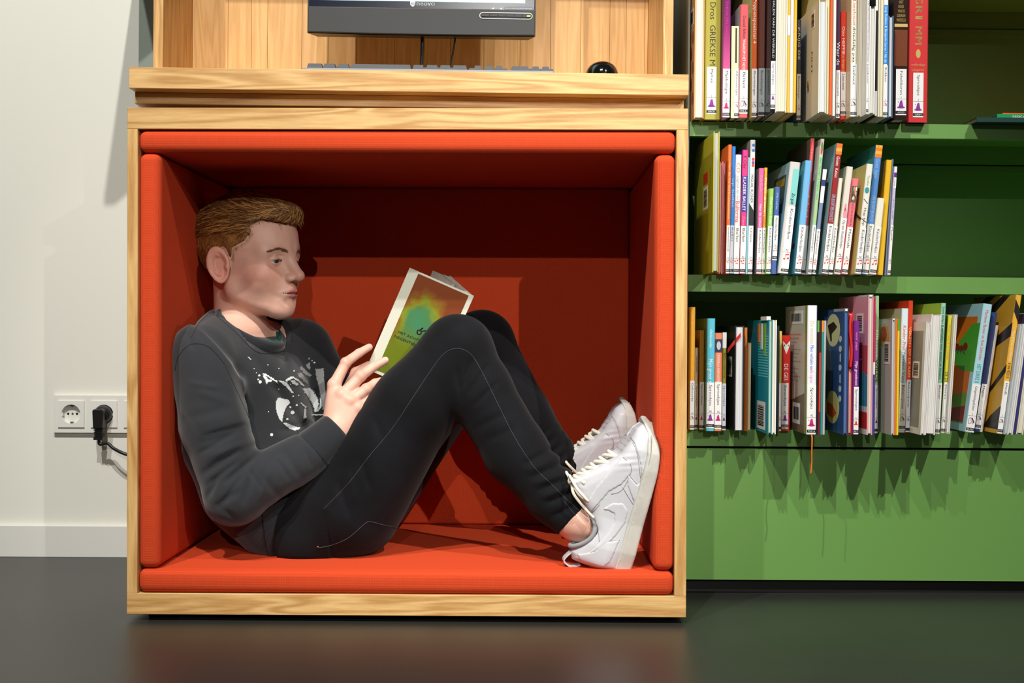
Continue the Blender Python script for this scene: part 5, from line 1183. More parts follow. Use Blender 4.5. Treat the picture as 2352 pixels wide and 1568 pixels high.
# eyes
def eye(sgn):
    c = head_w((EYE_C[0], sgn*EYE_C[1], EYE_C[2])); gaze = HR.astype(float)@np.array([0.90, 0.10*0-0.02, -0.30]); gaze /= np.linalg.norm(gaze)
    bm = bmesh.new(); bmesh.ops.create_uvsphere(bm, u_segments=36, v_segments=24, radius=EYE_R)
    q = Vector((0, 0, 1)).rotation_difference(Vector(gaze)).to_matrix().to_4x4(); bmesh.ops.transform(bm, matrix=Matrix.Translation(Vector(c)-BO) @ q, verts=bm.verts)
    me = bpy.data.meshes.new('eye'); bm.to_mesh(me); bm.free()
    o = link('eye', me, [mat('eye_white', (222, 214, 206), 0.15), mat('iris_blue_grey', (74, 82, 84), 0.12), BLACKP], person, True)
    for p in me.polygons:
        an = math.degrees((p.center-(Vector(c)-BO)).angle(Vector(gaze))); p.material_index = 2 if an < 12 else 1 if an < 28 else 0
eye(1); eye(-1)

# hair: cap volume plus strands
HAIRLINE = [(-0.14, -0.058), (-0.045, -0.062), (-0.030, -0.045), (-0.026, -0.010), (-0.018, 0.026), (-0.004, 0.036), (0.004, 0.030), (0.007, 0.014), (0.0115, 0.015), (0.0150, 0.032), (0.0400, 0.044), (0.0480, 0.058), (0.0440, 0.074), (0.066, 0.0865), (0.100, 0.0800), (0.16, 0.075), (0.16, 0.25), (-0.14, 0.25)]
def poly_sdf(px_, pz_, poly):
    d = np.full(len(px_), 1e9); ins = np.zeros(len(px_), bool); n = len(poly)
    for i in range(n):
        x0, y0 = poly[i]; x1, y1 = poly[(i+1) % n]; dd, t = seg2(px_, pz_, (x0, y0, x1, y1)); d = np.minimum(d, dd)
        c = ((y0 > pz_) != (y1 > pz_)) & (px_ < (x1-x0)*(pz_-y0)/((y1-y0) if abs(y1-y0) > 1e-9 else 1e-9)+x0); ins ^= c
    return np.where(ins, -d, d)
def hair_sdf(Q):
    L = to_head(Q); M = mirror(L); s = skull(M)
    top = np.clip((L[:, 2]-0.045)/0.06, 0, 1); top = top*top*(3-2*top)
    th = 0.0030+0.0100*top
    h = s-th
    qf = ellip(L, (0.060, -0.004, 0.098), (0.050, 0.050, 0.0225)); h = np.where(L[:, 2] > 0.05, smin(h, qf, 0.014), h)
    h = smin(h, ellip(L, (-0.075, 0, 0.065), (0.032, 0.05, 0.045)), 0.02)
    h = h+0.0011*np.sin(L[:, 1]*420+9*np.sin(L[:, 0]*38)+L[:, 2]*300)*top
    line_ = poly_sdf(L[:, 0], L[:, 2], HAIRLINE)
    return smax(h, line_.astype(F32), 0.004)
lo, hi = HO-0.15, HO+0.16
hv, hq = surf_net(hair_sdf, rng_(lo[0], hi[0], 0.002), rng_(lo[1], hi[1], 0.002), rng_(HO[2]-0.07, HO[2]+0.16, 0.002))
def hair_mat(name, c1, c2):
    m, n, b, N, L = nt(name); tc = N.new('ShaderNodeTexCoord'); t = N.new('ShaderNodeTexNoise'); t.inputs['Scale'].default_value = 55; t.inputs['Detail'].default_value = 3
    L.new(tc.outputs['Object'], t.inputs['Vector']); cr = N.new('ShaderNodeValToRGB'); cr.color_ramp.elements[0].position = 0.35; cr.color_ramp.elements[1].position = 0.66
    cr.color_ramp.elements[0].color = srgb(*c1); cr.color_ramp.elements[1].color = srgb(*c2); L.new(t.outputs['Fac'], cr.inputs[0]); L.new(cr.outputs[0], b.inputs['Base Color']); b.inputs['Roughness'].default_value = 0.42; return m
HAIRM = hair_mat('ginger_blond_hair', (96, 60, 28), (158, 112, 60))
hair = np_mesh('hair', hv, hq, HAIRM, person, BO)
hair['label'] = 'short ginger-blond hair swept forward'
hb = BVHTree.FromPolygons([tuple(p) for p in hv], [tuple(int(i) for i in q) for q in hq])
rs = np.random.RandomState(7); HL = to_head(hv.astype(F32)); mb1, mb2 = MB(), MB()
cand = np.nonzero(HL[:, 2] > -0.05)[0]
for i in rs.choice(cand, min(len(cand), 6500), replace=False):
    p = Vector(hv[i]); l = HL[i]; top = l[2] > 0.052
    if top and l[1] > 0.045: continue
    ln = (rs.uniform(0.030, 0.060) if top else rs.uniform(0.006, 0.014)); st = 6 if top else 3
    lift = rs.uniform(0.0006, 0.0034) if top else 0.0005
    pts = []
    for k in range(st):
        loc, nrm, _, _ = hb.find_nearest(p)
        if loc is None: break
        pts.append(loc+nrm*(lift*(0.2+math.sin(math.pi*k/st))-0.0006))
        if top: dl = np.array([0.9-1.0*max(0, l[0])*6*0, -0.28+0.5*float(l[0])*6, 0.50*(1-k/st)-0.15])+rs.normal(size=3)*0.12
        else: dl = np.array([-0.35, 0.0, -0.9])+rs.normal(size=3)*0.2
        w = Vector(HR.astype(float)@dl); w = (w-nrm*w.dot(nrm)).normalized(); p = loc+w*(ln/st)
    if len(pts) > 2: (mb1 if rs.rand() < 0.55 else mb2).tube([q-BO for q in pts], [0.00062*(1-0.75*k/len(pts)) for k in range(len(pts))], 3, caps=False)
tops = np.nonzero((HL[:, 2] > 0.055) & (HL[:, 1] < 0.05))[0]
for i in rs.choice(tops, 420, replace=False):
    p = Vector(hv[i]); l = HL[i]; pts = []; ln = rs.uniform(0.035, 0.075); rad0 = rs.uniform(0.0007, 0.0014); side = rs.normal()*0.25
    for k in range(8):
        loc, nrm, _, _ = hb.find_nearest(p)
        pts.append(loc+nrm*(0.0022*math.sin(math.pi*k/8)-0.0003))
        w = Vector(HR.astype(float)@np.array([0.9, -0.25+side, 0.45*(1-k/8)-0.15])); w = (w-nrm*w.dot(nrm)).normalized(); p = loc+w*(ln/8)
    (mb1 if rs.rand() < 0.5 else mb2).tube([q-BO for q in pts], [rad0*math.sin(math.pi*(0.12+0.88*k/8)) for k in range(8)], 5, caps=False)
for k in range(26):      # loose strands over the forehead
    a = np.array([0.094+rs.normal()*0.004, rs.uniform(-0.045, 0.03), 0.089+rs.normal()*0.004]); a[0] -= 6*max(0, abs(a[1])-0.02)**1.5*3
    b0 = Vector(head_w(a)); pts = [b0]
    for q in range(1, 5): pts.append(Vector(head_w(a+np.array([0.0035*q-0.0004*q*q, rs.normal()*0.001, -0.0042*q]))))
    (mb1 if k % 2 else mb2).tube([q-BO for q in pts], [0.0006*(1-0.2*q) for q in range(5)], 3, caps=False)
def raw_build(mb, name, m, parent, smooth=True): return mesh(name, mb.v, mb.f, m, parent, smooth)
h1 = raw_build(mb1, 'hair_strands', mat('hair_light_strand', (186, 138, 80), 0.4), person); h1['kind'] = 'stuff'
h2 = raw_build(mb2, 'hair_strands', mat('hair_dark_strand', (110, 70, 34), 0.45), person); h2['kind'] = 'stuff'
# short fading hairs along the hairline
fl = poly_sdf(L_[:, 0], L_[:, 2], HAIRLINE); fz = np.nonzero(onhead & (fl > 0.0005) & (fl < 0.0065) & (L_[:, 2] > -0.06) & (np.abs(L_[:, 1]) > 0.02) & (np.abs(L_[:, 1]) < 0.0735) & (skull(M_) < 0.004))[0]
mbf = MB(); nrmv = np.zeros(len(person_me.vertices)*3, F32); person_me.vertices.foreach_get('normal', nrmv); nrmv = nrmv.reshape(-1, 3)
for i in rs.choice(fz, min(len(fz), 1500), replace=False):
    if rs.rand() < fl[i]/0.0075: continue
    p = Vector(bv[i])-BO; nn0 = Vector(nrmv[i]); w = Vector(HR.astype(float)@(np.array([0.35, 0, -0.85])+rs.normal(size=3)*0.25)); w = (w-nn0*w.dot(nn0)).normalized()
    mbf.tube([p-nn0*0.0002, p+w*0.0022+nn0*0.0005, p+w*0.0045+nn0*0.0004], [0.00022, 0.0002, 0.00008], 3, caps=False)
h3 = raw_build(mbf, 'hair_stubble', mat('hair_stubble_tone', (158, 116, 78), 0.5), person); h3['kind'] = 'stuff'
# brows and lashes follow the skin
bb = BVHTree.FromPolygons([tuple(p) for p in bv[onhead]], []) if False else None
okf = onhead[bq].all(1); idm = np.full(len(bv), -1); idm[onhead] = np.arange(onhead.sum())
hbvh = BVHTree.FromPolygons([tuple(p) for p in bv[onhead]], [tuple(int(i) for i in q) for q in idm[bq[okf]]])
for sg in (1, -1):
    mbb = MB()
    for k in range(150):
        t = rs.rand(); l = np.array([0.094-0.018*t, sg*(0.011+0.036*t), 0.0265+0.0060*math.sin(math.pi*min(1, t*1.05))+rs.normal()*0.0016*(1-0.5*t)])
        a, nrm, _, _ = hbvh.find_nearest(Vector(head_w(l)))
        if a is None: continue
        w = Vector(HR.astype(float)@np.array([-0.25, sg*0.9, 0.30-0.5*t])); w = (w-nrm*w.dot(nrm)).normalized()
        mbb.tube([a-BO-nrm*0.0002, a-BO+w*0.003+nrm*0.0006, a-BO+w*0.0062+nrm*0.0004], [0.00030, 0.00028, 0.0001], 3, caps=False)
    raw_build(mbb, 'eyebrow', mat('brow_hair', (120, 84, 56), 0.6), person)
    mbb = MB()
    for k in range(34):
        t = -1+2*k/33; ec = np.array([EYE_C[0], sg*EYE_C[1], EYE_C[2]])
        r = EYE_R+0.0017; yy = t*0.0105; zz = -0.0022-0.0012*(yy/0.012)+0.0030*math.sqrt(max(0.02, 1-(yy/0.0125)**2))
        xx = math.sqrt(max(r*r-yy*yy-zz*zz, 1e-6)); a = Vector(head_w(ec+np.array([xx, sg*yy, zz]))); w = Vector(HR.astype(float)@np.array([0.8, 0.25*t*sg, -0.25]))
        mbb.tube([a-BO, a-BO+w*0.0032, a-BO+w*0.0055+Vector((0, 0, 0.0012))], [0.00030, 0.00022, 0.00008], 3, caps=False)
    raw_build(mbb, 'eyelashes', mat('lash_hair', (60, 42, 32), 0.6), person)
# fingernails on the fingers lying on the cover
for fi in (1, 2, 3):
    a, b_ = Vector(FING[fi][2]), Vector(FING[fi][3]); t = (b_-a).normalized(); n_ = (Vector((0.0, -1, 0.25))-t*t.dot(Vector((0.0, -1, 0.25)))).normalized(); s_ = t.cross(n_)
    c = b_+n_*FR[fi][3]*0.80+t*0.0002; m = MB(); v = []
    for i in range(7):
        for j in range(7):
            uu, ww = -1+2*i/6, -1+2*j/6; v.append(c-BO+t*uu*0.0052+s_*ww*0.0043*(1-0.25*max(0, uu)**2)+n_*(0.0012*(1-ww*ww)-0.0006*uu*uu))
    m.add(v, [(i*7+j, i*7+j+1, (i+1)*7+j+1, (i+1)*7+j) for i in range(6) for j in range(6)])
    raw_build(m, 'fingernail', mat('fingernail', (232, 186, 172), 0.25), person)

# ------------------------------------------------------------------ sweatshirt
SEAT = 0.0748
def torso_frame(Q, c):
    q = Q-np.array(c, F32); return np.stack([q@FWD.astype(F32), (q@LAT.astype(F32))*0.63, q[:, 2]], 1)
TC = np.array(TOR[2]); tl = lambda p: np.array([(p-TC)@FWD, ((p-TC)@LAT)*0.63, (p-TC)[2]])
SH_FOLD = [(545, 1035, 470, 1085, 9, 0.0054), (585, 1050, 520, 1105, 8, 0.0061), (560, 985, 470, 1015, 10, 0.0047), (520, 940, 430, 960, 12, 0.0027), (590, 1062, 560, 1150, 8, 0.0041), (545, 1130, 500, 1160, 8, 0.0047),
           (575, 1012, 480, 1050, 9, -0.0041), (600, 1090, 640, 1140, 9, 0.0027), (655, 1040, 690, 1095, 8, 0.0024), (500, 1160, 540, 1190, 7, 0.0027), (455, 900, 520, 920, 10, -0.0027), (500, 1100, 478, 1140, 7, 0.0041), (620, 1075, 600, 1140, 8, -0.0027),
           (590, 830, 640, 900, 14, 0.0041), (640, 900, 700, 985, 12, 0.0041), (650, 990, 740, 960, 9, 0.0054), (540, 850, 580, 990, 12, 0.0054), (600, 880, 690, 870, 10, -0.0027), (700, 1000, 770, 985, 8, 0.0041), (655, 840, 655, 780, 10, 0.0041), (440, 735, 460, 775, 7, 0.0027), (425, 760, 445, 800, 7, 0.0027), (470, 1000, 560, 975, 6, 0.0035), (460, 1040, 530, 1000, 6, 0.0035), (480, 1110, 545, 1060, 6, 0.004), (515, 1150, 560, 1085, 6, 0.0035), (570, 1075, 600, 1120, 6, 0.003), (640, 1060, 665, 1100, 5, 0.0022), (700, 1030, 715, 1070, 5, 0.002), (440, 880, 500, 890, 7, -0.0025), (420, 950, 450, 990, 7, 0.0025), (690, 880, 740, 930, 8, 0.003), (560, 870, 575, 940, 8, -0.003), (610, 1180, 680, 1120, 8, 0.003), (570, 1215, 640, 1180, 8, 0.003)]
def torso_only(Q):
    T = torso_frame(Q, TC)
    d = chain(T, [tl(TOR[0]+np.array([0.0, 0, -0.03])), tl(TOR[1]), tl(TOR[2]), tl(TOR[3]), tl(TOR[4])], [0.078, 0.096, 0.094, 0.092, 0.090], 0.03)
    hemp = TOR[4]+np.array([0.022, 0, -0.02]); hn = np.array([0.985, -0.10, 0.10]); hn /= np.linalg.norm(hn)
    return d, (Q-hemp.astype(F32))@hn.astype(F32)-1.3*np.maximum(0, Q[:, 2]-0.205)
def shirt_sdf(Q):
    d, hem = torso_only(Q)
    d = smin(d, chain(Q, [NECK1+np.array([-0.01, 0, -0.012]), SHO+np.array([0, 0.01, 0.0])], [0.058, 0.058], 0.03), 0.035)
    d = smin(d, chain(Q, [NECK1+np.array([-0.01, 0, -0.012]), SHO2+np.array([0, -0.01, 0])], [0.058, 0.058], 0.03), 0.035)
    d = smax(d, hem, 0.006)
    arm = chain(Q, [SHO, (SHO+ELB)/2+np.array([-0.006, 0, 0]), ELB, CUFF], [0.0605, 0.0600, 0.0510, 0.0405], 0.014)
    arm = smax(arm, (Q-CUFF.astype(F32))@((WRI-CUFF)/np.linalg.norm(WRI-CUFF)).astype(F32), 0.004)
    arm2 = chain(Q, [SHO2, ELB2, WRI2], [0.062, 0.052, 0.036], 0.014)
    d = smin(d, arm, 0.012); d = smin(d, arm2, 0.02)
    ringn = CNORM.astype(F32); q = Q-COLL.astype(F32); hgt = q@ringn; rad = np.sqrt((q**2).sum(1)-hgt**2)
    d = smax(d, np.where(rad < 0.080, hgt-0.002, -1), 0.010)                     # neckline
    d = d+folds(Q, SH_FOLD, 0.27)+0.0009*noise3(Q, 60, 3)
    return smax(d, SEAT-Q[:, 2], 0.004)
COLL = PX(574, 757, 0.236); CNORM = FWD*0.52+UP*0.85; CNORM /= np.linalg.norm(CNORM)
sv, sq = surf_net(shirt_sdf, rng_(-0.45, 0.06, 0.0028), rng_(0.0, 0.48, 0.0028), rng_(0.07, 0.56, 0.0028), lip=2.1)
def cloth(name, c1, c2, bs=1400, strength=0.25, rough=0.9, sheen=0.25, scale=5):
    m, n, b, N, L = nt(name); tc = N.new('ShaderNodeTexCoord'); t = N.new('ShaderNodeTexNoise'); t.inputs['Scale'].default_value = scale; t.inputs['Detail'].default_value = 6; L.new(tc.outputs['Object'], t.inputs['Vector'])
    cr = N.new('ShaderNodeValToRGB'); cr.color_ramp.elements[0].position = 0.35; cr.color_ramp.elements[1].position = 0.68; cr.color_ramp.elements[0].color = srgb(*c1); cr.color_ramp.elements[1].color = srgb(*c2)
    L.new(t.outputs['Fac'], cr.inputs[0]); L.new(cr.outputs[0], b.inputs['Base Color']); b.inputs['Roughness'].default_value = rough; b.inputs['Sheen Weight'].default_value = sheen; b.inputs['Specular IOR Level'].default_value = 0.15
    t2 = N.new('ShaderNodeTexNoise'); t2.inputs['Scale'].default_value = bs; t2.inputs['Detail'].default_value = 2; L.new(tc.outputs['Object'], t2.inputs['Vector'])
    bp = N.new('ShaderNodeBump'); bp.inputs['Strength'].default_value = strength; bp.inputs['Distance'].default_value = 0.0008; L.new(t2.outputs['Fac'], bp.inputs['Height']); L.new(bp.outputs[0], b.inputs['Normal']); return m
SWEAT = cloth('charcoal_sweatshirt_fleece', (40, 42, 46), (52, 54, 58), 900, 0.2)
RIB = cloth('charcoal_rib_knit', (36, 38, 42), (46, 48, 52), 600, 0.2)
shirt = np_mesh('sweatshirt', sv, sq, SWEAT, person, BO); shirt['label'] = 'faded charcoal sweatshirt with white paint-style print'
sbvh = BVHTree.FromPolygons([tuple(p) for p in sv], [tuple(int(i) for i in q) for q in sq])
def cast(bvh, px, py):
    h = bvh.ray_cast(CAM, ray(px, py)); return (h[0], h[1]) if h[0] is not None else (None, None)
# rib collar (ring of fine ribs), cuffs, hem band
def ring(c, nrm, ra, rb, seg, fn, up=None):
    n_ = Vector(nrm).normalized(); a = Vector(up) if up is not None else Vector(LAT); a = (a-n_*a.dot(n_)).normalized(); b = n_.cross(a)
    return n_, a, b
n_, a_, b__ = ring(COLL, CNORM, 0, 0, 0, None)
m = MB(); SEG = 240; prof = [(-0.002, -0.010), (0.0075, -0.012), (0.0090, -0.002), (0.0065, 0.0085), (0.0025, 0.0125), (-0.0012, 0.0105), (-0.0025, 0.002)]
v = []; np_ = len(prof)
for k in range(SEG):
    an = 2*math.pi*k/SEG; dirv = a_*math.cos(an)*1.02+b__*math.sin(an)*1.0; rib = 0.0008*(1 if k % 2 else -1)
    for (r, h) in prof: v.append(Vector(COLL)+dirv*(0.0615+r+(rib if r > 0 else 0))+n_*(h)-BO)
f = [(k*np_+j, ((k+1) % SEG)*np_+j, ((k+1) % SEG)*np_+(j+1) % np_, k*np_+(j+1) % np_) for k in range(SEG) for j in range(np_)]
m.add(v, f); raw_build(m, 'collar', RIB, shirt, True)
m = MB(); v = []
for k in range(60):
    an = 2*math.pi*k/60; dirv = a_*math.cos(an)*1.02+b__*math.sin(an)
    for (r, h) in [(-0.006, -0.016), (-0.0015, -0.012), (-0.0015, 0.0095), (-0.0062, 0.0095)]: v.append(Vector(COLL)+dirv*(0.0600+r)+n_*h-BO)
m.add(v, [(k*4+j, ((k+1) % 60)*4+j, ((k+1) % 60)*4+(j+1) % 4, k*4+(j+1) % 4) for k in range(60) for j in range(4)])
raw_build(m, 'undershirt_collar', mat('teal_undershirt', (20, 84, 72), 0.8), person, True)
def cuff(c0, c1, r0, r1, nm='cuff', seg=150):
    c0, c1 = Vector(c0), Vector(c1); ax = (c1-c0).normalized(); a = ax.orthogonal().normalized(); b = ax.cross(a); m = MB(); v = []; pr = [(-0.004, r0*0.9), (-0.003, r0*1.02), (0.10, r0*1.03), (0.5, (r0+r1)/2*1.02), (0.93, r1*1.03), (1.0, r1*0.98), (1.0, r1*0.86), (0.7, r1*0.84)]
    for t, r in pr:
        for k in range(seg):
            an = 2*math.pi*k/seg; v.append(c0.lerp(c1, t)+(a*math.cos(an)+b*math.sin(an))*(r+(0.0006 if k % 2 else -0.0002))-BO)
    m.add(v, [(i*seg+k, i*seg+(k+1) % seg, (i+1)*seg+(k+1) % seg, (i+1)*seg+k) for i in range(len(pr)-1) for k in range(seg)]); return raw_build(m, nm, RIB, shirt, True)
cuff(CUFF-(WRI-CUFF)*0.06, WRI+(WRI-CUFF)*0.0, 0.0385, 0.0325)
def hem_sdf(Q):
    d, hem = torso_only(Q); T = torso_frame(Q, TC); rib = 0.0006*np.sin(np.arctan2(T[:, 1], T[:, 2]-T[:, 0]*0.0+0.03)*190)
    d = np.maximum(d-0.0030+rib, np.abs(hem+0.019)-0.024); return smax(d, SEAT-Q[:, 2], 0.003)
ev, eq = surf_net(hem_sdf, rng_(-0.30, -0.08, 0.0022), rng_(0.03, 0.48, 0.0022), rng_(0.07, 0.34, 0.0022))
np_mesh('hem_band', ev, eq, RIB, shirt, BO)
def seam(bvh, pts, r, m, name, parent, n=10, lift=0.0, dash=None):
    "a seam or stitch line that follows the surface"
    path = smooth_path([(x, y, 0) for x, y in pts], n); segs = []; cur = []
    for i, p in enumerate(path):
        if dash and (i % dash[0]) >= dash[1]:
            if len(cur) > 1: segs.append(cur)
            cur = []; continue
        h, nr = cast(bvh, p.x, p.y)
        if h is None:
            if len(cur) > 1: segs.append(cur)
            cur = []; continue
        if cur and (h-BO-cur[-1]).length > 0.03: segs.append(cur); cur = []
        cur.append(h+nr*lift-BO)
    if len(cur) > 1: segs.append(cur)
    mb_ = MB()
    for s in segs: mb_.tube(s, r, 5, caps=True)
    return raw_build(mb_, name, m, parent) if segs else None
DSEAM = mat('dark_seam', (28, 29, 32), 0.9)
seam(sbvh, [(402, 850), (412, 815), (440, 790), (480, 797), (515, 835)], 0.0008, DSEAM, 'shoulder_seam', shirt)
seam(sbvh, [(515, 835), (545, 900), (572, 960), (583, 985)], 0.0008, DSEAM, 'armhole_seam', shirt)
seam(sbvh, [(498, 726), (540, 762), (585, 805), (620, 812), (655, 806)], 0.0007, DSEAM, 'collar_seam', shirt)
seam(sbvh, [(478, 722), (455, 745), (440, 775)], 0.0007, DSEAM, 'shoulder_seam', shirt)
# white paint-style print on the chest, laid onto the cloth
def grid_print(bvh, polys, name, m, parent, step=1.6, lift=0.0007, rough_edge=0.0, seed=1, hole=0.0):
    r = np.random.RandomState(seed); mb_ = MB(); cells = {}
    for poly in polys:
        xs_ = [p[0] for p in poly]; ys_ = [p[1] for p in poly]; gx_ = np.arange(min(xs_)-1, max(xs_)+1, step); gy_ = np.arange(min(ys_)-1, max(ys_)+1, step)
        X, Y = np.meshgrid(gx_, gy_, indexing='ij'); s_ = poly_sdf(X.ravel()+step/2, Y.ravel()+step/2, poly).reshape(X.shape)
        ii, jj = np.nonzero(s_+r.uniform(-1, 1, X.shape)*rough_edge < 0); pid = {}
        def vtx(i, j):
            if (i, j) not in pid:
                h, nr = cast(bvh, gx_[0]+i*step, gy_[0]+j*step); pid[(i, j)] = None
                if h is not None: mb_.v.append(tuple(h+nr*lift-BO)); pid[(i, j)] = len(mb_.v)-1
            return pid[(i, j)]
        for i, j in zip(ii, jj):
            if hole and r.rand() < hole: continue
            q = [vtx(i, j), vtx(i, j+1), vtx(i+1, j+1), vtx(i+1, j)]
            if None not in q and max((Vector(mb_.v[q[0]])-Vector(mb_.v[k])).length for k in q) < 0.02: mb_.f.append(tuple(q))
    o_ = raw_build(mb_, name, m, parent) if mb_.f else None
    if o_ and len(polys) > 4: o_['kind'] = 'stuff'
    return o_
cp_ = lambda pts: [(540+x/6.82, 800+y/6.82) for x, y in pts]       # crop coordinates of the print study
PW = mat('white_shirt_print', (226, 230, 230), 0.7); PG = mat('grey_shirt_print', (150, 151, 151), 0.7)
grid_print(sbvh, [cp_([(660, 780), (690, 770), (740, 785), (830, 800), (860, 850), (800, 910), (760, 1010), (740, 1100), (740, 1160), (690, 1110), (650, 1010), (632, 920), (640, 830)])], 'print', PW, shirt, 1.5)
grid_print(sbvh, [cp_([(745, 1160), (800, 1165), (900, 1205), (960, 1230), (1025, 1230), (1000, 1270), (930, 1285), (860, 1265), (790, 1210)])], 'print', PW, shirt, 1.5)
grid_print(sbvh, [cp_([(1055, 630), (1160, 612), (1210, 655), (1260, 720), (1300, 800), (1312, 880), (1290, 960), (1240, 1005), (1235, 930), (1200, 850), (1140, 760), (1090, 690)])], 'print', PW, shirt, 1.5, rough_edge=1.5)
grid_print(sbvh, [cp_([(430, 390), (470, 395), (560, 450), (655, 510), (655, 540), (590, 500), (500, 440), (470, 430), (520, 490), (580, 490), (560, 520), (510, 530), (490, 560), (480, 520), (440, 440)]), cp_([(680, 500), (760, 510), (800, 530), (860, 610), (905, 690), (880, 700), (820, 620), (740, 560)]),
                  cp_([(780, 500), (830, 455), (890, 440), (950, 465), (1020, 510), (1085, 580), (1060, 590), (980, 520), (900, 465), (840, 500), (800, 525)]), cp_([(860, 500), (920, 500), (990, 560), (960, 580), (900, 555)])], 'print', PW, shirt, 1.3, rough_edge=0.8)
grid_print(sbvh, [cp_([(970, 395), (1030, 380), (1060, 420), (1130, 510), (1150, 580), (1080, 520), (1010, 460)]), cp_([(1005, 300), (1040, 285), (1110, 350), (1195, 420), (1160, 445), (1080, 400)]), cp_([(1100, 260), (1160, 210), (1175, 260), (1170, 340), (1120, 300)]),
                  cp_([(1255, 320), (1385, 310), (1395, 500), (1420, 700), (1430, 900), (1410, 965), (1370, 950), (1340, 750), (1300, 560), (1270, 450)]), cp_([(1135, 160), (1165, 135), (1150, 180)])], 'print', PG, shirt, 1.4, rough_edge=0.9, seed=4)
grid_print(sbvh, [cp_([(1330, 770), (1360, 850), (1350, 930), (1300, 980), (1270, 990), (1320, 920), (1330, 850)]), cp_([(1085, 930), (1110, 960), (1110, 1090), (1065, 1095)]), cp_([(1010, 845), (1030, 850), (1120, 915), (1100, 935)]), cp_([(1200, 1030), (1450, 1025), (1450, 1045), (1200, 1048)])], 'print', PW, shirt, 1.2, rough_edge=0.6)
grid_print(sbvh, [cp_(ell(x, y, r, r, 10)) for x, y, r in ((860, 918, 15), (962, 886, 17), (895, 1003, 30), (815, 1107, 18), (510, 258, 8), (683, 316, 9), (990, 735, 11), (905, 748, 12), (570, 1350, 24), (520, 990, 8), (920, 352, 12), (1240, 222, 14), (1202, 190, 8), (865, 560, 9), (390, 525, 24), (360, 487, 12), (332, 385, 10), (295, 318, 9), (1480, 682, 13), (375, 425, 18), (680, 636, 8))] + [cp_([(190, 130), (215, 130), (255, 185), (235, 180)])], 'print', PW, shirt, 1.1)

# ------------------------------------------------------------------ jeans
J_FOLD = [(1075, 905, 1120, 840, 6, 0.0035), (1062, 890, 1085, 825, 6, 0.0035), (1090, 930, 1140, 880, 6, 0.0032), (1060, 920, 1050, 850, 6, 0.0032), (1205, 1065, 1290, 1020, 7, 0.0035), (1225, 1095, 1305, 1060, 7, 0.0045), (1240, 1125, 1318, 1095, 7, 0.0048), (1255, 1155, 1325, 1125, 7, 0.0048), (1270, 1185, 1330, 1155, 7, 0.0045), (1215, 1080, 1300, 1040, 7, -0.0032), (1232, 1110, 1312, 1078, 7, -0.0042), (1250, 1140, 1322, 1110, 7, -0.0042),
          (745, 1180, 770, 1290, 8, 0.0048), (780, 1110, 800, 1180, 9, 0.0048), (830, 1060, 850, 1120, 9, 0.0040), (800, 1085, 815, 1150, 8, -0.0032), (860, 960, 880, 1010, 10, 0.0032), (1100, 980, 1160, 950, 9, 0.0029), (1120, 1010, 1180, 985, 9, 0.0024)]
def jeans_sdf(Q):
    leg1 = chain(Q, [HIP, PX(955, 930, 0.150), KNE], [0.098, 0.0745, 0.0605], 0.02)
    leg1 = smin(leg1, chain(Q, K1, [0.0595, 0.0580, 0.0545, 0.0455, 0.0385], 0.016), 0.020)
    e = (K1[4]-K1[3])/np.linalg.norm(K1[4]-K1[3]); leg1 = smax(leg1, (Q-(K1[4]+e*0.004).astype(F32))@e.astype(F32), 0.004)
    leg2 = chain(Q, [HIP2, KNE2], [0.095, 0.060], 0.02)
    leg2 = smin(leg2, chain(Q, K2, [0.060, 0.054, 0.0455, 0.0405], 0.016), 0.02)
    pel = ellip(Q, TOR[4]+np.array([0.03, 0.0, -0.015]), (0.115, 0.165, 0.098))
    d = smin(smin(leg1, leg2, 0.015), pel, 0.03)
    bx_ = (Q-TOR[4].astype(F32))@np.array([0.985, -0.10, 0.10], F32); d = smax(d, -(bx_+0.02), 0.01)
    d = d+folds(Q, J_FOLD, 0.22)+0.0007*noise3(Q, 70, 9)
    u, v = topx(Q); near = Q[:, 1] > 0.25
    dd, t = seg2(u, v, (1225, 1010, 1320, 1110)); d = d+np.where(near, 0.0025*np.sin(t*38)*np.exp(-(dd/60)**2), 0)
    return smax(d, SEAT-Q[:, 2], 0.006)
jv, jq = surf_net(jeans_sdf, rng_(-0.24, 0.33, 0.003), rng_(0.02, 0.47, 0.003), rng_(0.07, 0.53, 0.003), lip=2.0)
JEAN = cloth('black_denim', (8, 8, 10), (19, 20, 25), 1500, 0.22, 0.85, 0.06, 9)
jeans = np_mesh('jeans', jv, jq, JEAN, person, BO); jeans['label'] = 'black slim jeans with grey stitching'
jbvh = BVHTree.FromPolygons([tuple(p) for p in jv], [tuple(int(i) for i in q) for q in jq])
STI = mat('grey_stitching', (62, 64, 71), 0.8)
seam(jbvh, [(742, 1170), (800, 1110), (850, 1045), (900, 985), (950, 910), (990, 850), (1020, 812), (1050, 800), (1080, 812), (1105, 850), (1140, 920), (1180, 1000), (1225, 1070), (1265, 1110), (1300, 1145), (1328, 1170)], 0.0005, STI, 'side_seam', jeans, 14, 0.0002)
seam(jbvh, [(728, 1258), (760, 1252), (800, 1235), (835, 1205), (850, 1198), (880, 1205), (915, 1212)], 0.0006, STI, 'pocket_seam', jeans, 14, 0.0002)
seam(jbvh, [(1295, 1150), (1315, 1175), (1330, 1190)], 0.0005, STI, 'hem_seam', jeans, 8, 0.0002)
rv = cast(jbvh, 730, 1256)[0]
if rv is not None: MB().lathe([(0.0022, 0.0), (0.0022, 0.0010), (0.0012, 0.0014)], 10, rv-BO+Vector((0, -0.0012, 0)), ((1, 0, 0), (0, 0, 1), (0, 1, 0))).build('rivet', mat('dull_copper', (110, 84, 70), 0.4, 0.8), jeans, True)

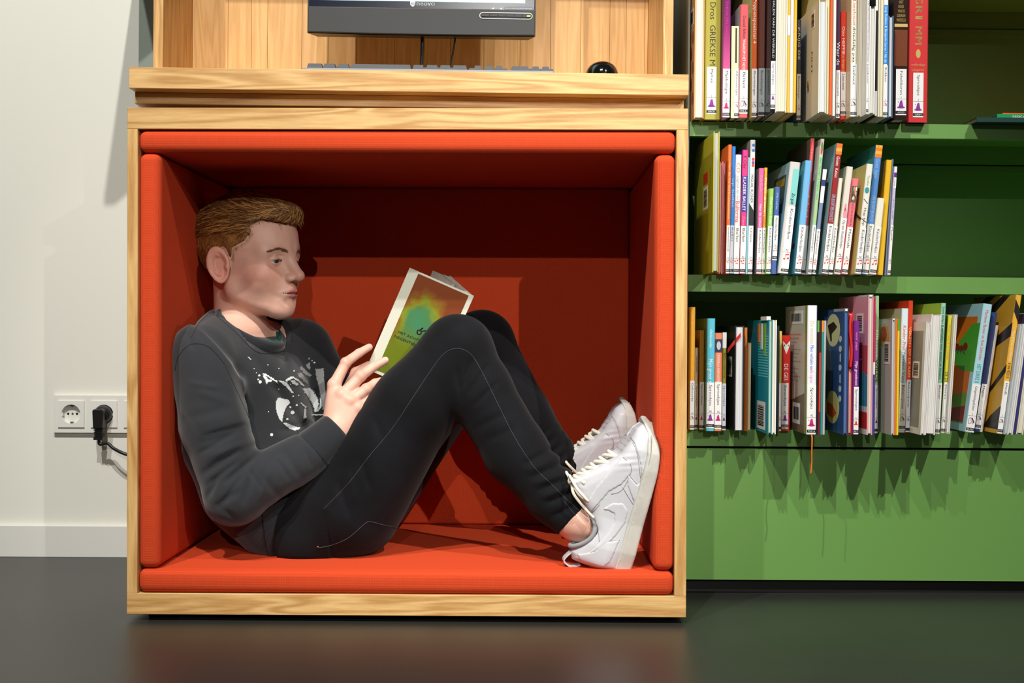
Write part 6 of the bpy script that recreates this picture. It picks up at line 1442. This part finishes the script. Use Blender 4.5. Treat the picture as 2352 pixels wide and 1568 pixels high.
# ------------------------------------------------------------------ sneakers
def pxl(px_, py_):
    "pixel on the near shoe -> (l,h) in its side plane"
    o = Vector(SO1); W_ = Vector(SR1[:, 2]); d = ray(px_, py_); pl = o+W_*0.04; t = (pl-CAM).dot(W_)/d.dot(W_); q = CAM+d*t-o
    return q.dot(Vector(SR1[:, 0])), q.dot(Vector(SR1[:, 1]))
UPPER = [(-0.010, 0.020), (-0.012, 0.060), (-0.006, 0.098), (0.008, 0.104), (0.030, 0.092), (0.055, 0.080), (0.080, 0.092), (0.100, 0.116), (0.120, 0.128), (0.138, 0.116), (0.165, 0.088), (0.190, 0.066), (0.215, 0.055), (0.236, 0.047), (0.249, 0.036), (0.253, 0.020), (0.10, 0.014)]
def w_of(l): return np.interp(l, [-0.016, -0.010, 0.0, 0.03, 0.08, 0.13, 0.175, 0.205, 0.228, 0.242, 0.250], [0.010, 0.022, 0.0305, 0.0355, 0.0365, 0.0425, 0.0470, 0.0470, 0.0425, 0.0335, 0.0240])
def upper_sdf(S, grow=0.0):
    l, h, w = S.T; d = poly_sdf(l, h, UPPER).astype(F32)-grow
    W = w_of(l)*(1-0.55*np.clip((h-0.03)/0.11, 0, 1)**1.3)+0.010*np.clip(1-np.abs(h-0.05)/0.05, 0, 1)*np.exp(-((l-0.0)/0.05)**2)
    d = smax(d, (np.abs(w)-W-grow).astype(F32), 0.020)
    open_ = cone(S, (0.050, 0.075, 0), (0.036, 0.160, 0), 0.027, 0.034); d = smax(d, -open_, 0.005)
    tongue = np.maximum(cone(S, (0.130, 0.100, 0), (0.098, 0.134, 0), 0.010, 0.007), np.abs(w)-0.024)
    tongue = cone(S*np.array([1, 1, 0.30], F32), (0.160, 0.086, 0), (0.124, 0.128, 0), 0.007, 0.0055)
    d = smin(d, tongue-grow*0.3, 0.006)
    d = d+0.0006*np.exp(-((l-0.182)/0.014)**2)*np.exp(-((h-0.055)/0.02)**2)*np.sin(l*560+h*200)
    return d
def sole_sdf(S):
    l, h, w = S.T; W = np.interp(l, [-0.018, -0.012, 0, 0.03, 0.08, 0.13, 0.175, 0.205, 0.228, 0.242, 0.252, 0.258, 0.27], [0.008, 0.026, 0.036, 0.041, 0.042, 0.048, 0.0525, 0.052, 0.046, 0.036, 0.022, 0.004, -0.014])
    bot = np.interp(l, [-0.02, 0.0, 0.03, 0.16, 0.18, 0.20, 0.22, 0.235, 0.248, 0.258], [0.010, 0.0015, 0.0, 0.0, 0.0008, 0.0032, 0.0080, 0.0135, 0.0205, 0.030]); top = np.interp(l, [-0.02, 0.0, 0.06, 0.14, 0.2, 0.235, 0.258], [0.030, 0.0300, 0.0285, 0.0255, 0.0262, 0.0325, 0.042])
    d = smax((np.abs(w)-W).astype(F32), np.maximum(bot-h, h-top).astype(F32), 0.006); d = smax(d, (-0.0165-l).astype(F32), 0.008);
    return d+0.0005*(np.abs(h-top+0.006) < 0.0008)
LEATH = mat('white_leather', (202, 203, 208), rough=0.42, bump=0.10, bscale=500, var=0.03, vscale=25)
SOLEM = mat('scuffed_white_rubber', (196, 194, 186), rough=0.6, bump=0.15, bscale=700, var=0.10, vscale=30)
LACEM = mat('cream_laces', (226, 222, 206), rough=0.85, bump=0.3, bscale=900)
LINEM = mat('grey_mesh_lining', (150, 152, 156), rough=0.9, bump=0.4, bscale=1200); GSEAM = mat('grey_shoe_seam', (150, 150, 152), 0.8)
gl, gh, gw = rng_(-0.03, 0.27, 0.0018), rng_(-0.008, 0.15, 0.0018), rng_(-0.062, 0.062, 0.0018)
uv_, uq_ = surf_net(upper_sdf, gl, gh, gw); ov_, oq_ = surf_net(sole_sdf, gl, gh, gw)
PAN = {'toe_cap': [pxl(*p) for p in ((1452, 985), (1448, 998), (1458, 1020), (1468, 1060), (1474, 1105), (1462, 1112), (1447, 1095), (1440, 1086), (1441, 1115), (1463, 1171), (1475, 1165), (1530, 1040), (1500, 970))],
       'swoosh': [pxl(*p) for p in ((1385, 1172), (1408, 1156), (1432, 1156), (1442, 1172), (1438, 1200), (1415, 1232), (1380, 1262), (1345, 1282), (1372, 1254), (1398, 1226), (1412, 1200), (1412, 1180), (1400, 1174))],
       'heel_panel': [pxl(*p) for p in ((1330, 1278), (1366, 1268), (1392, 1245), (1424, 1240), (1400, 1292), (1382, 1306), (1340, 1300))],
       'eyestay': [pxl(*p) for p in ((1345, 1210), (1368, 1170), (1400, 1130), (1428, 1112), (1448, 1086), (1446, 1060), (1428, 1052), (1400, 1085), (1372, 1120), (1350, 1160))]}
pan_m = {}
for nm, poly in PAN.items():
    def fn(S, poly=poly):
        d = upper_sdf(S, 0.0012); return smax(smax(d, poly_sdf(S[:, 0], S[:, 1], poly).astype(F32), 0.0006), 0.012-np.abs(S[:, 2]), 0.001)
    pan_m[nm] = surf_net(fn, gl, gh, gw)
PADC = dict(v=None)
def make_sneaker(O, R, flip, lab):
    s = -1.0 if flip else 1.0
    def W_(S): return O+(np.asarray(S)*np.array([1, 1, s]))@R.T
    fq = lambda q: q[:, ::-1] if (np.linalg.det(R)*s < 0) else q
    up = np_mesh('sneaker', W_(uv_), fq(uq_), LEATH, person, BO); up['label'] = lab
    np_mesh('sole', W_(ov_), fq(oq_), SOLEM, up, BO)
    for nm, (v_, q_) in pan_m.items(): np_mesh(nm, W_(v_), fq(q_), LEATH, up, BO)
    wl = lambda l, h, w: Vector(W_(np.array([[l, h, w]]))[0])-BO
    ub = BVHTree.FromPolygons([tuple(p) for p in W_(uv_)], [tuple(int(i) for i in q) for q in fq(uq_)])
    # collar lining ring and pull tab
    ringp = [wl(0.047+0.032*math.cos(a), 0.088+0.020*math.cos(a*1)*-0.4+0.010*math.cos(2*a), 0.0275*math.sin(a)) for a in np.linspace(0, 2*math.pi, 37)[:-1]]
    MB().tube(ringp, 0.0042, 8, closed=True).build('collar_lining', LINEM, up, True)
    tab = smooth_path([wl(0.006, 0.103, 0), wl(-0.010, 0.112, 0), wl(-0.018, 0.098, 0), wl(-0.012, 0.082, 0)], 5); m = MB(); wv = Vector(R[:, 2])*0.008
    for i in range(len(tab)-1):
        a, b = tab[i], tab[i+1]; nn = (b-a).cross(wv).normalized()*0.0011; m.add([a-wv-nn, b-wv-nn, b+wv-nn, a+wv-nn, a-wv+nn, b-wv+nn, b+wv+nn, a+wv+nn], BOXF)
    m.build('pull_tab', LEATH, up)
    # laces: crossings up the instep, a bow with two loops and two ends
    m = MB(); rows = [(0.186, 0.074), (0.172, 0.086), (0.158, 0.098), (0.145, 0.110), (0.132, 0.121)]
    for i, (l, h) in enumerate(rows):
        w = 0.020+0.001*i; m.tube(smooth_path([wl(l-0.004, h-0.009, -w), wl(l, h+0.004, -w*0.4), wl(l+0.001, h+0.006, w*0.3), wl(l-0.004, h-0.009, w)], 5), [0.0036]*16, 8)
        if i: l2, h2 = rows[i-1]; m.tube(smooth_path([wl(l2-0.002, h2-0.006, w), wl((l+l2)/2, (h+h2)/2+0.007, 0), wl(l-0.002, h-0.006, -w)], 5), 0.0034, 8)
    l, h = 0.122, 0.130
    for sg in (1, -1):
        m.tube(smooth_path([wl(l, h, 0), wl(l+0.012, h+0.010, 0.018*sg), wl(l-0.004, h-0.004, 0.040*sg), wl(l-0.020, h-0.026, 0.044*sg), wl(l-0.014, h-0.012, 0.022*sg), wl(l, h, 0)], 6), 0.0027, 8)
        m.tube(smooth_path([wl(l, h, 0), wl(l-0.016, h-0.004, 0.020*sg), wl(l-0.034, h-0.026, 0.034*sg), wl(l-0.046, h-0.044, 0.036*sg)], 6), 0.0026, 8)
    m.tube([wl(l-0.004, h, -0.004), wl(l+0.004, h+0.003, 0.004)], 0.0055, 8)
    m.build('laces', LACEM, up, True)
    # toe perforations and stitch lines on the outer side
    m = MB(); outw = Vector(R[:, 2])*s
    for i in range(3):
        for j in range(4):
            for sg in (1, -1):
                p0 = wl(0.196+0.009*j, 0.2, sg*(0.006+0.008*i)); hit = ub.ray_cast(p0+BO, -Vector(R[:, 1]))
                if hit[0] is not None:
                    c = hit[0]-BO; n__ = hit[1]; m.tube([c-n__*0.001, c+n__*0.0002], 0.0009, 7)
    m.build('vent_hole', BLACK, up)
    for nm, pts in (('toe_seam', [(1449, 1000), (1462, 1040), (1468, 1085), (1471, 1105), (1462, 1110), (1446, 1092)]), ('side_seam', [(1430, 1118), (1446, 1145), (1464, 1172)]), ('quarter_seam', [(1405, 1135), (1428, 1125), (1446, 1090), (1448, 1068), (1432, 1050)]),
                    ('collar_seam', [(1350, 1208), (1366, 1178), (1380, 1160)]), ('heel_seam', [(1366, 1185), (1376, 1215), (1378, 1245)]), ('counter_seam', [(1345, 1290), (1380, 1262), (1400, 1245), (1424, 1240)])):
        for sg in (1, -1):
            pp_ = []
            for p in smooth_path([(x, y, 0) for x, y in pts], 6):
                l_, h_ = pxl(p.x, p.y); o_ = wl(l_, h_, 0.12*sg)+BO; hit = ub.ray_cast(o_, (wl(l_, h_, 0)+BO-o_).normalized())
                if hit[0] is not None: pp_.append(hit[0]-BO+hit[1]*0.0004)
            if len(pp_) > 2: raw_build(MB().tube(pp_, 0.00045, 5), nm, GSEAM, up)
    pts = [wl(l_, float(np.interp(l_, [-0.02, 0.0, 0.06, 0.14, 0.2, 0.255], [0.030, 0.0300, 0.0285, 0.0255, 0.0250, 0.034]))-0.0045, float(w_of(l_*0.985))+0.0046) for l_ in np.linspace(-0.004, 0.235, 40)]
    raw_build(MB().tube(pts, 0.0006, 5), 'sole_seam', GSEAM, up)
    return up
make_sneaker(SO1, SR1, False, 'white leather sneaker, the nearer one')
make_sneaker(SO2, SR2, False, 'white leather sneaker, the far one')

# ------------------------------------------------------------------ right cushion of the nook, dented where the soles press on it
def rcush_sdf(Q):
    c = A_(((IX1+W2-0.0199)/2, 0.279, (IZ0+IZ1)/2)); hlf = A_(((W2-0.0199-IX1)/2, 0.277, (IZ1-IZ0)/2-0.0008)); r = 0.013
    q = np.abs(Q-c)-hlf+r; d = np.sqrt((np.maximum(q, 0)**2).sum(1))+np.minimum(q.max(1), 0)-r
    m_ = (Q[:, 2] < 0.36)
    if m_.any():
        dd = d[m_]
        for O, R_ in ((SO1, SR1), (SO2, SR2)):
            S = (Q[m_]-O.astype(F32))@R_.astype(F32)
            dd = smax(dd, -(smin(sole_sdf(S), upper_sdf(S), 0.004)-0.0008), 0.010)
        d[m_] = dd
    return d
cv_, cq_ = surf_net(rcush_sdf, rng_(0.405, 0.452, 0.003), rng_(-0.003, 0.562, 0.003), rng_(0.07, 0.778, 0.003), lip=1.6)
np_mesh('cushion', cv_, cq_, ORANGE, nook, tuple(nook.location))

# ------------------------------------------------------------------ the book being read
BTR = PX(1082, 676, 0.192); ax = np.array([-0.0736, 0.030, -0.164]); ax /= np.linalg.norm(ax)
wn = PX(930, 640, 0.186)-BTR; wn -= ax*(wn@ax); WN = np.linalg.norm(wn); wn /= WN
wf = np.array([-0.041, 0.10, 0.047]); wf -= ax*(wf@ax); wf /= np.linalg.norm(wf)
HB = 0.205; RB = Vector(BTR)
rbook = empty('open_book', RB); tag(rbook, 'paperback with green and rust cover held open by the boy', 'book')
nn_ = np.cross(wn, ax); nn_ = nn_ if nn_[1] < 0 else -nn_           # towards the room
nf_ = np.cross(wf, ax); nf_ = nf_ if nf_@wn < 0 else -nf_           # outside of the far half
def slab(a0, a1, b0, b1, c0, c1, W, A, N): 
    W, A, N = map(Vector, (W, A, N)); return [W*a+A*b+N*c for (a, b, c) in boxv(a0, a1, b0, b1, c0, c1)]
COVW = mat('cream_book_cover', (232, 232, 214), 0.4); PAPER = pages_mat((236, 232, 216))
m = MB().add(slab(0, WN, 0, HB, 0, 0.0012, wn, ax, nn_), BOXF); m.add(slab(0, 0.118, 0, HB, 0, 0.0012, wf, ax, nf_), BOXF)
sp_ = [tuple(np.array(p)) for p in (nn_*0.0012, nf_*0.0012, -wn*0.004-wf*0.004)]
m.add([Vector(q)+Vector(ax)*t for t in (0, HB) for q in (nn_*0.0012, -wn*0.005-wf*0.002, nf_*0.0012, wf*0.002+wn*0.002)], [(0, 1, 2, 3), (7, 6, 5, 4), (0, 4, 5, 1), (1, 5, 6, 2), (2, 6, 7, 3), (3, 7, 4, 0)])
cov = m.build('cover', COVW, rbook)
m = MB().prism([(0.002, 0), (0.02, -0.005), (WN-0.002, -0.0055), (WN-0.002, 0)], wn, nn_, ax, 0.002, HB-0.002); m.build('pages', PAPER, rbook)
m = MB().prism([(0.002, 0), (0.045, -0.012), (0.116, -0.014), (0.116, 0)], wf, nf_, ax, 0.002, HB-0.002); m.build('pages', PAPER, rbook)
m = MB()
for k in range(14):        # loose leaves fanning at the head
    lift_ = 0.0006+0.0011*k; b0 = 0.114+0.0004*k; pts = []
    for i in range(7):
        t = i/6; a = 0.05+(b0-0.05)*t; c = -0.014-lift_*math.sin(t*1.5)*1.1-0.0004*k; pts.append((a, c))
    for i in range(6):
        (a0, c0), (a1, c1) = pts[i], pts[i+1]; W, A, N = map(Vector, (wf, ax, nf_)); q = []
        for th_ in (0, -0.0003):
            q += [W*a0+A*0.002+N*(c0+th_), W*a1+A*0.002+N*(c1+th_), W*a1+A*(HB-0.002)+N*(c1+th_), W*a0+A*(HB-0.002)+N*(c0+th_)]
        m.add(q, BOXF)
m.build('leaf', PAPER, rbook)
def art_mat():
    m, n, b, N, L = nt('rust_and_green_cover_art'); tc = N.new('ShaderNodeTexCoord'); g = N.new('ShaderNodeVectorMath'); g.operation = 'SUBTRACT'
    L.new(tc.outputs['Object'], g.inputs[0]); ctr = wn*0.066+ax*0.092; g.inputs[1].default_value = tuple(ctr)
    ns = N.new('ShaderNodeTexNoise'); ns.inputs['Scale'].default_value = 40; ns.inputs['Detail'].default_value = 5; L.new(tc.outputs['Object'], ns.inputs['Vector'])
    def dot(v, sc):
        d = N.new('ShaderNodeVectorMath'); d.operation = 'DOT_PRODUCT'; L.new(g.outputs[0], d.inputs[0]); d.inputs[1].default_value = tuple(np.array(v)*sc); return d.outputs['Value']
    A1, B1 = dot(wn, 1/0.050), dot(ax, 1/0.075)
    def mth(op, a, b_=None):
        k = N.new('ShaderNodeMath'); k.operation = op
        for i, q in enumerate((a, b_)):
            if q is None: continue
            if isinstance(q, (int, float)): k.inputs[i].default_value = q
            else: L.new(q, k.inputs[i])
        return k.outputs[0]
    r = mth('SQRT', mth('ADD', mth('MULTIPLY', A1, A1), mth('MULTIPLY', B1, B1)))
    r = mth('ADD', r, mth('MULTIPLY', mth('SUBTRACT', ns.outputs['Fac'], 0.5), 0.7))
    cr = N.new('ShaderNodeValToRGB'); el = cr.color_ramp.elements
    for _ in range(3): el.new(0.5)
    for e, (p, c) in zip(el, ((0.0, (70, 140, 100)), (0.42, (80, 136, 84)), (0.62, (140, 150, 40)), (0.80, (150, 100, 40)), (1.0, (138, 70, 38)))): e.position = p; e.color = srgb(*c)
    L.new(r, cr.inputs[0])
    lo = N.new('ShaderNodeMapRange'); lo.inputs[1].default_value = 0.0; lo.inputs[2].default_value = 0.7; L.new(B1, lo.inputs[0])
    mx = N.new('ShaderNodeMix'); mx.data_type = 'RGBA'; mx.inputs[7].default_value = srgb(112, 126, 30); L.new(lo.outputs[0], mx.inputs[0]); L.new(cr.outputs[0], mx.inputs[6])
    L.new(mx.outputs[2], b.inputs['Base Color']); b.inputs['Roughness'].default_value = 0.35; return m
art = MB().add(slab(0.003, WN-0.0185, 0.0035, HB-0.006, 0.0012, 0.0015, wn, ax, nn_), BOXF).build('cover_picture', art_mat(), cov)
rt = -Vector(wn); upv = -Vector(ax); pl = Vector(nn_)*0.0018
def on_cover(px_, py_):
    d = ray(px_, py_); n_2 = Vector(nn_); t = (RB+pl-CAM).dot(n_2)/d.dot(n_2); return CAM+d*t-RB
def rline(s, pxy, hgt, wd): text('lettering', s, INK['k'], cov, on_cover(*pxy), rt, upv, hgt, wd)
rline('HET ACHTSTE', (914, 764), 0.0050, 0.052); rline('NEGENTIENDE', (905, 774), 0.0050, 0.056)
c0_ = on_cover(963, 762)
MB().tube([c0_+rt*(0.004*math.cos(a))+upv*(0.004*math.sin(a)) for a in np.linspace(0, 2*math.pi, 13)[:-1]], 0.0011, 5, closed=True).tube([c0_+upv*0.004, c0_+upv*0.010+rt*0.003], 0.0012, 5).tube([c0_+rt*0.003+upv*0.003, c0_+rt*0.010+upv*0.008], 0.0011, 5).build('ornament', INK['k'], cov)
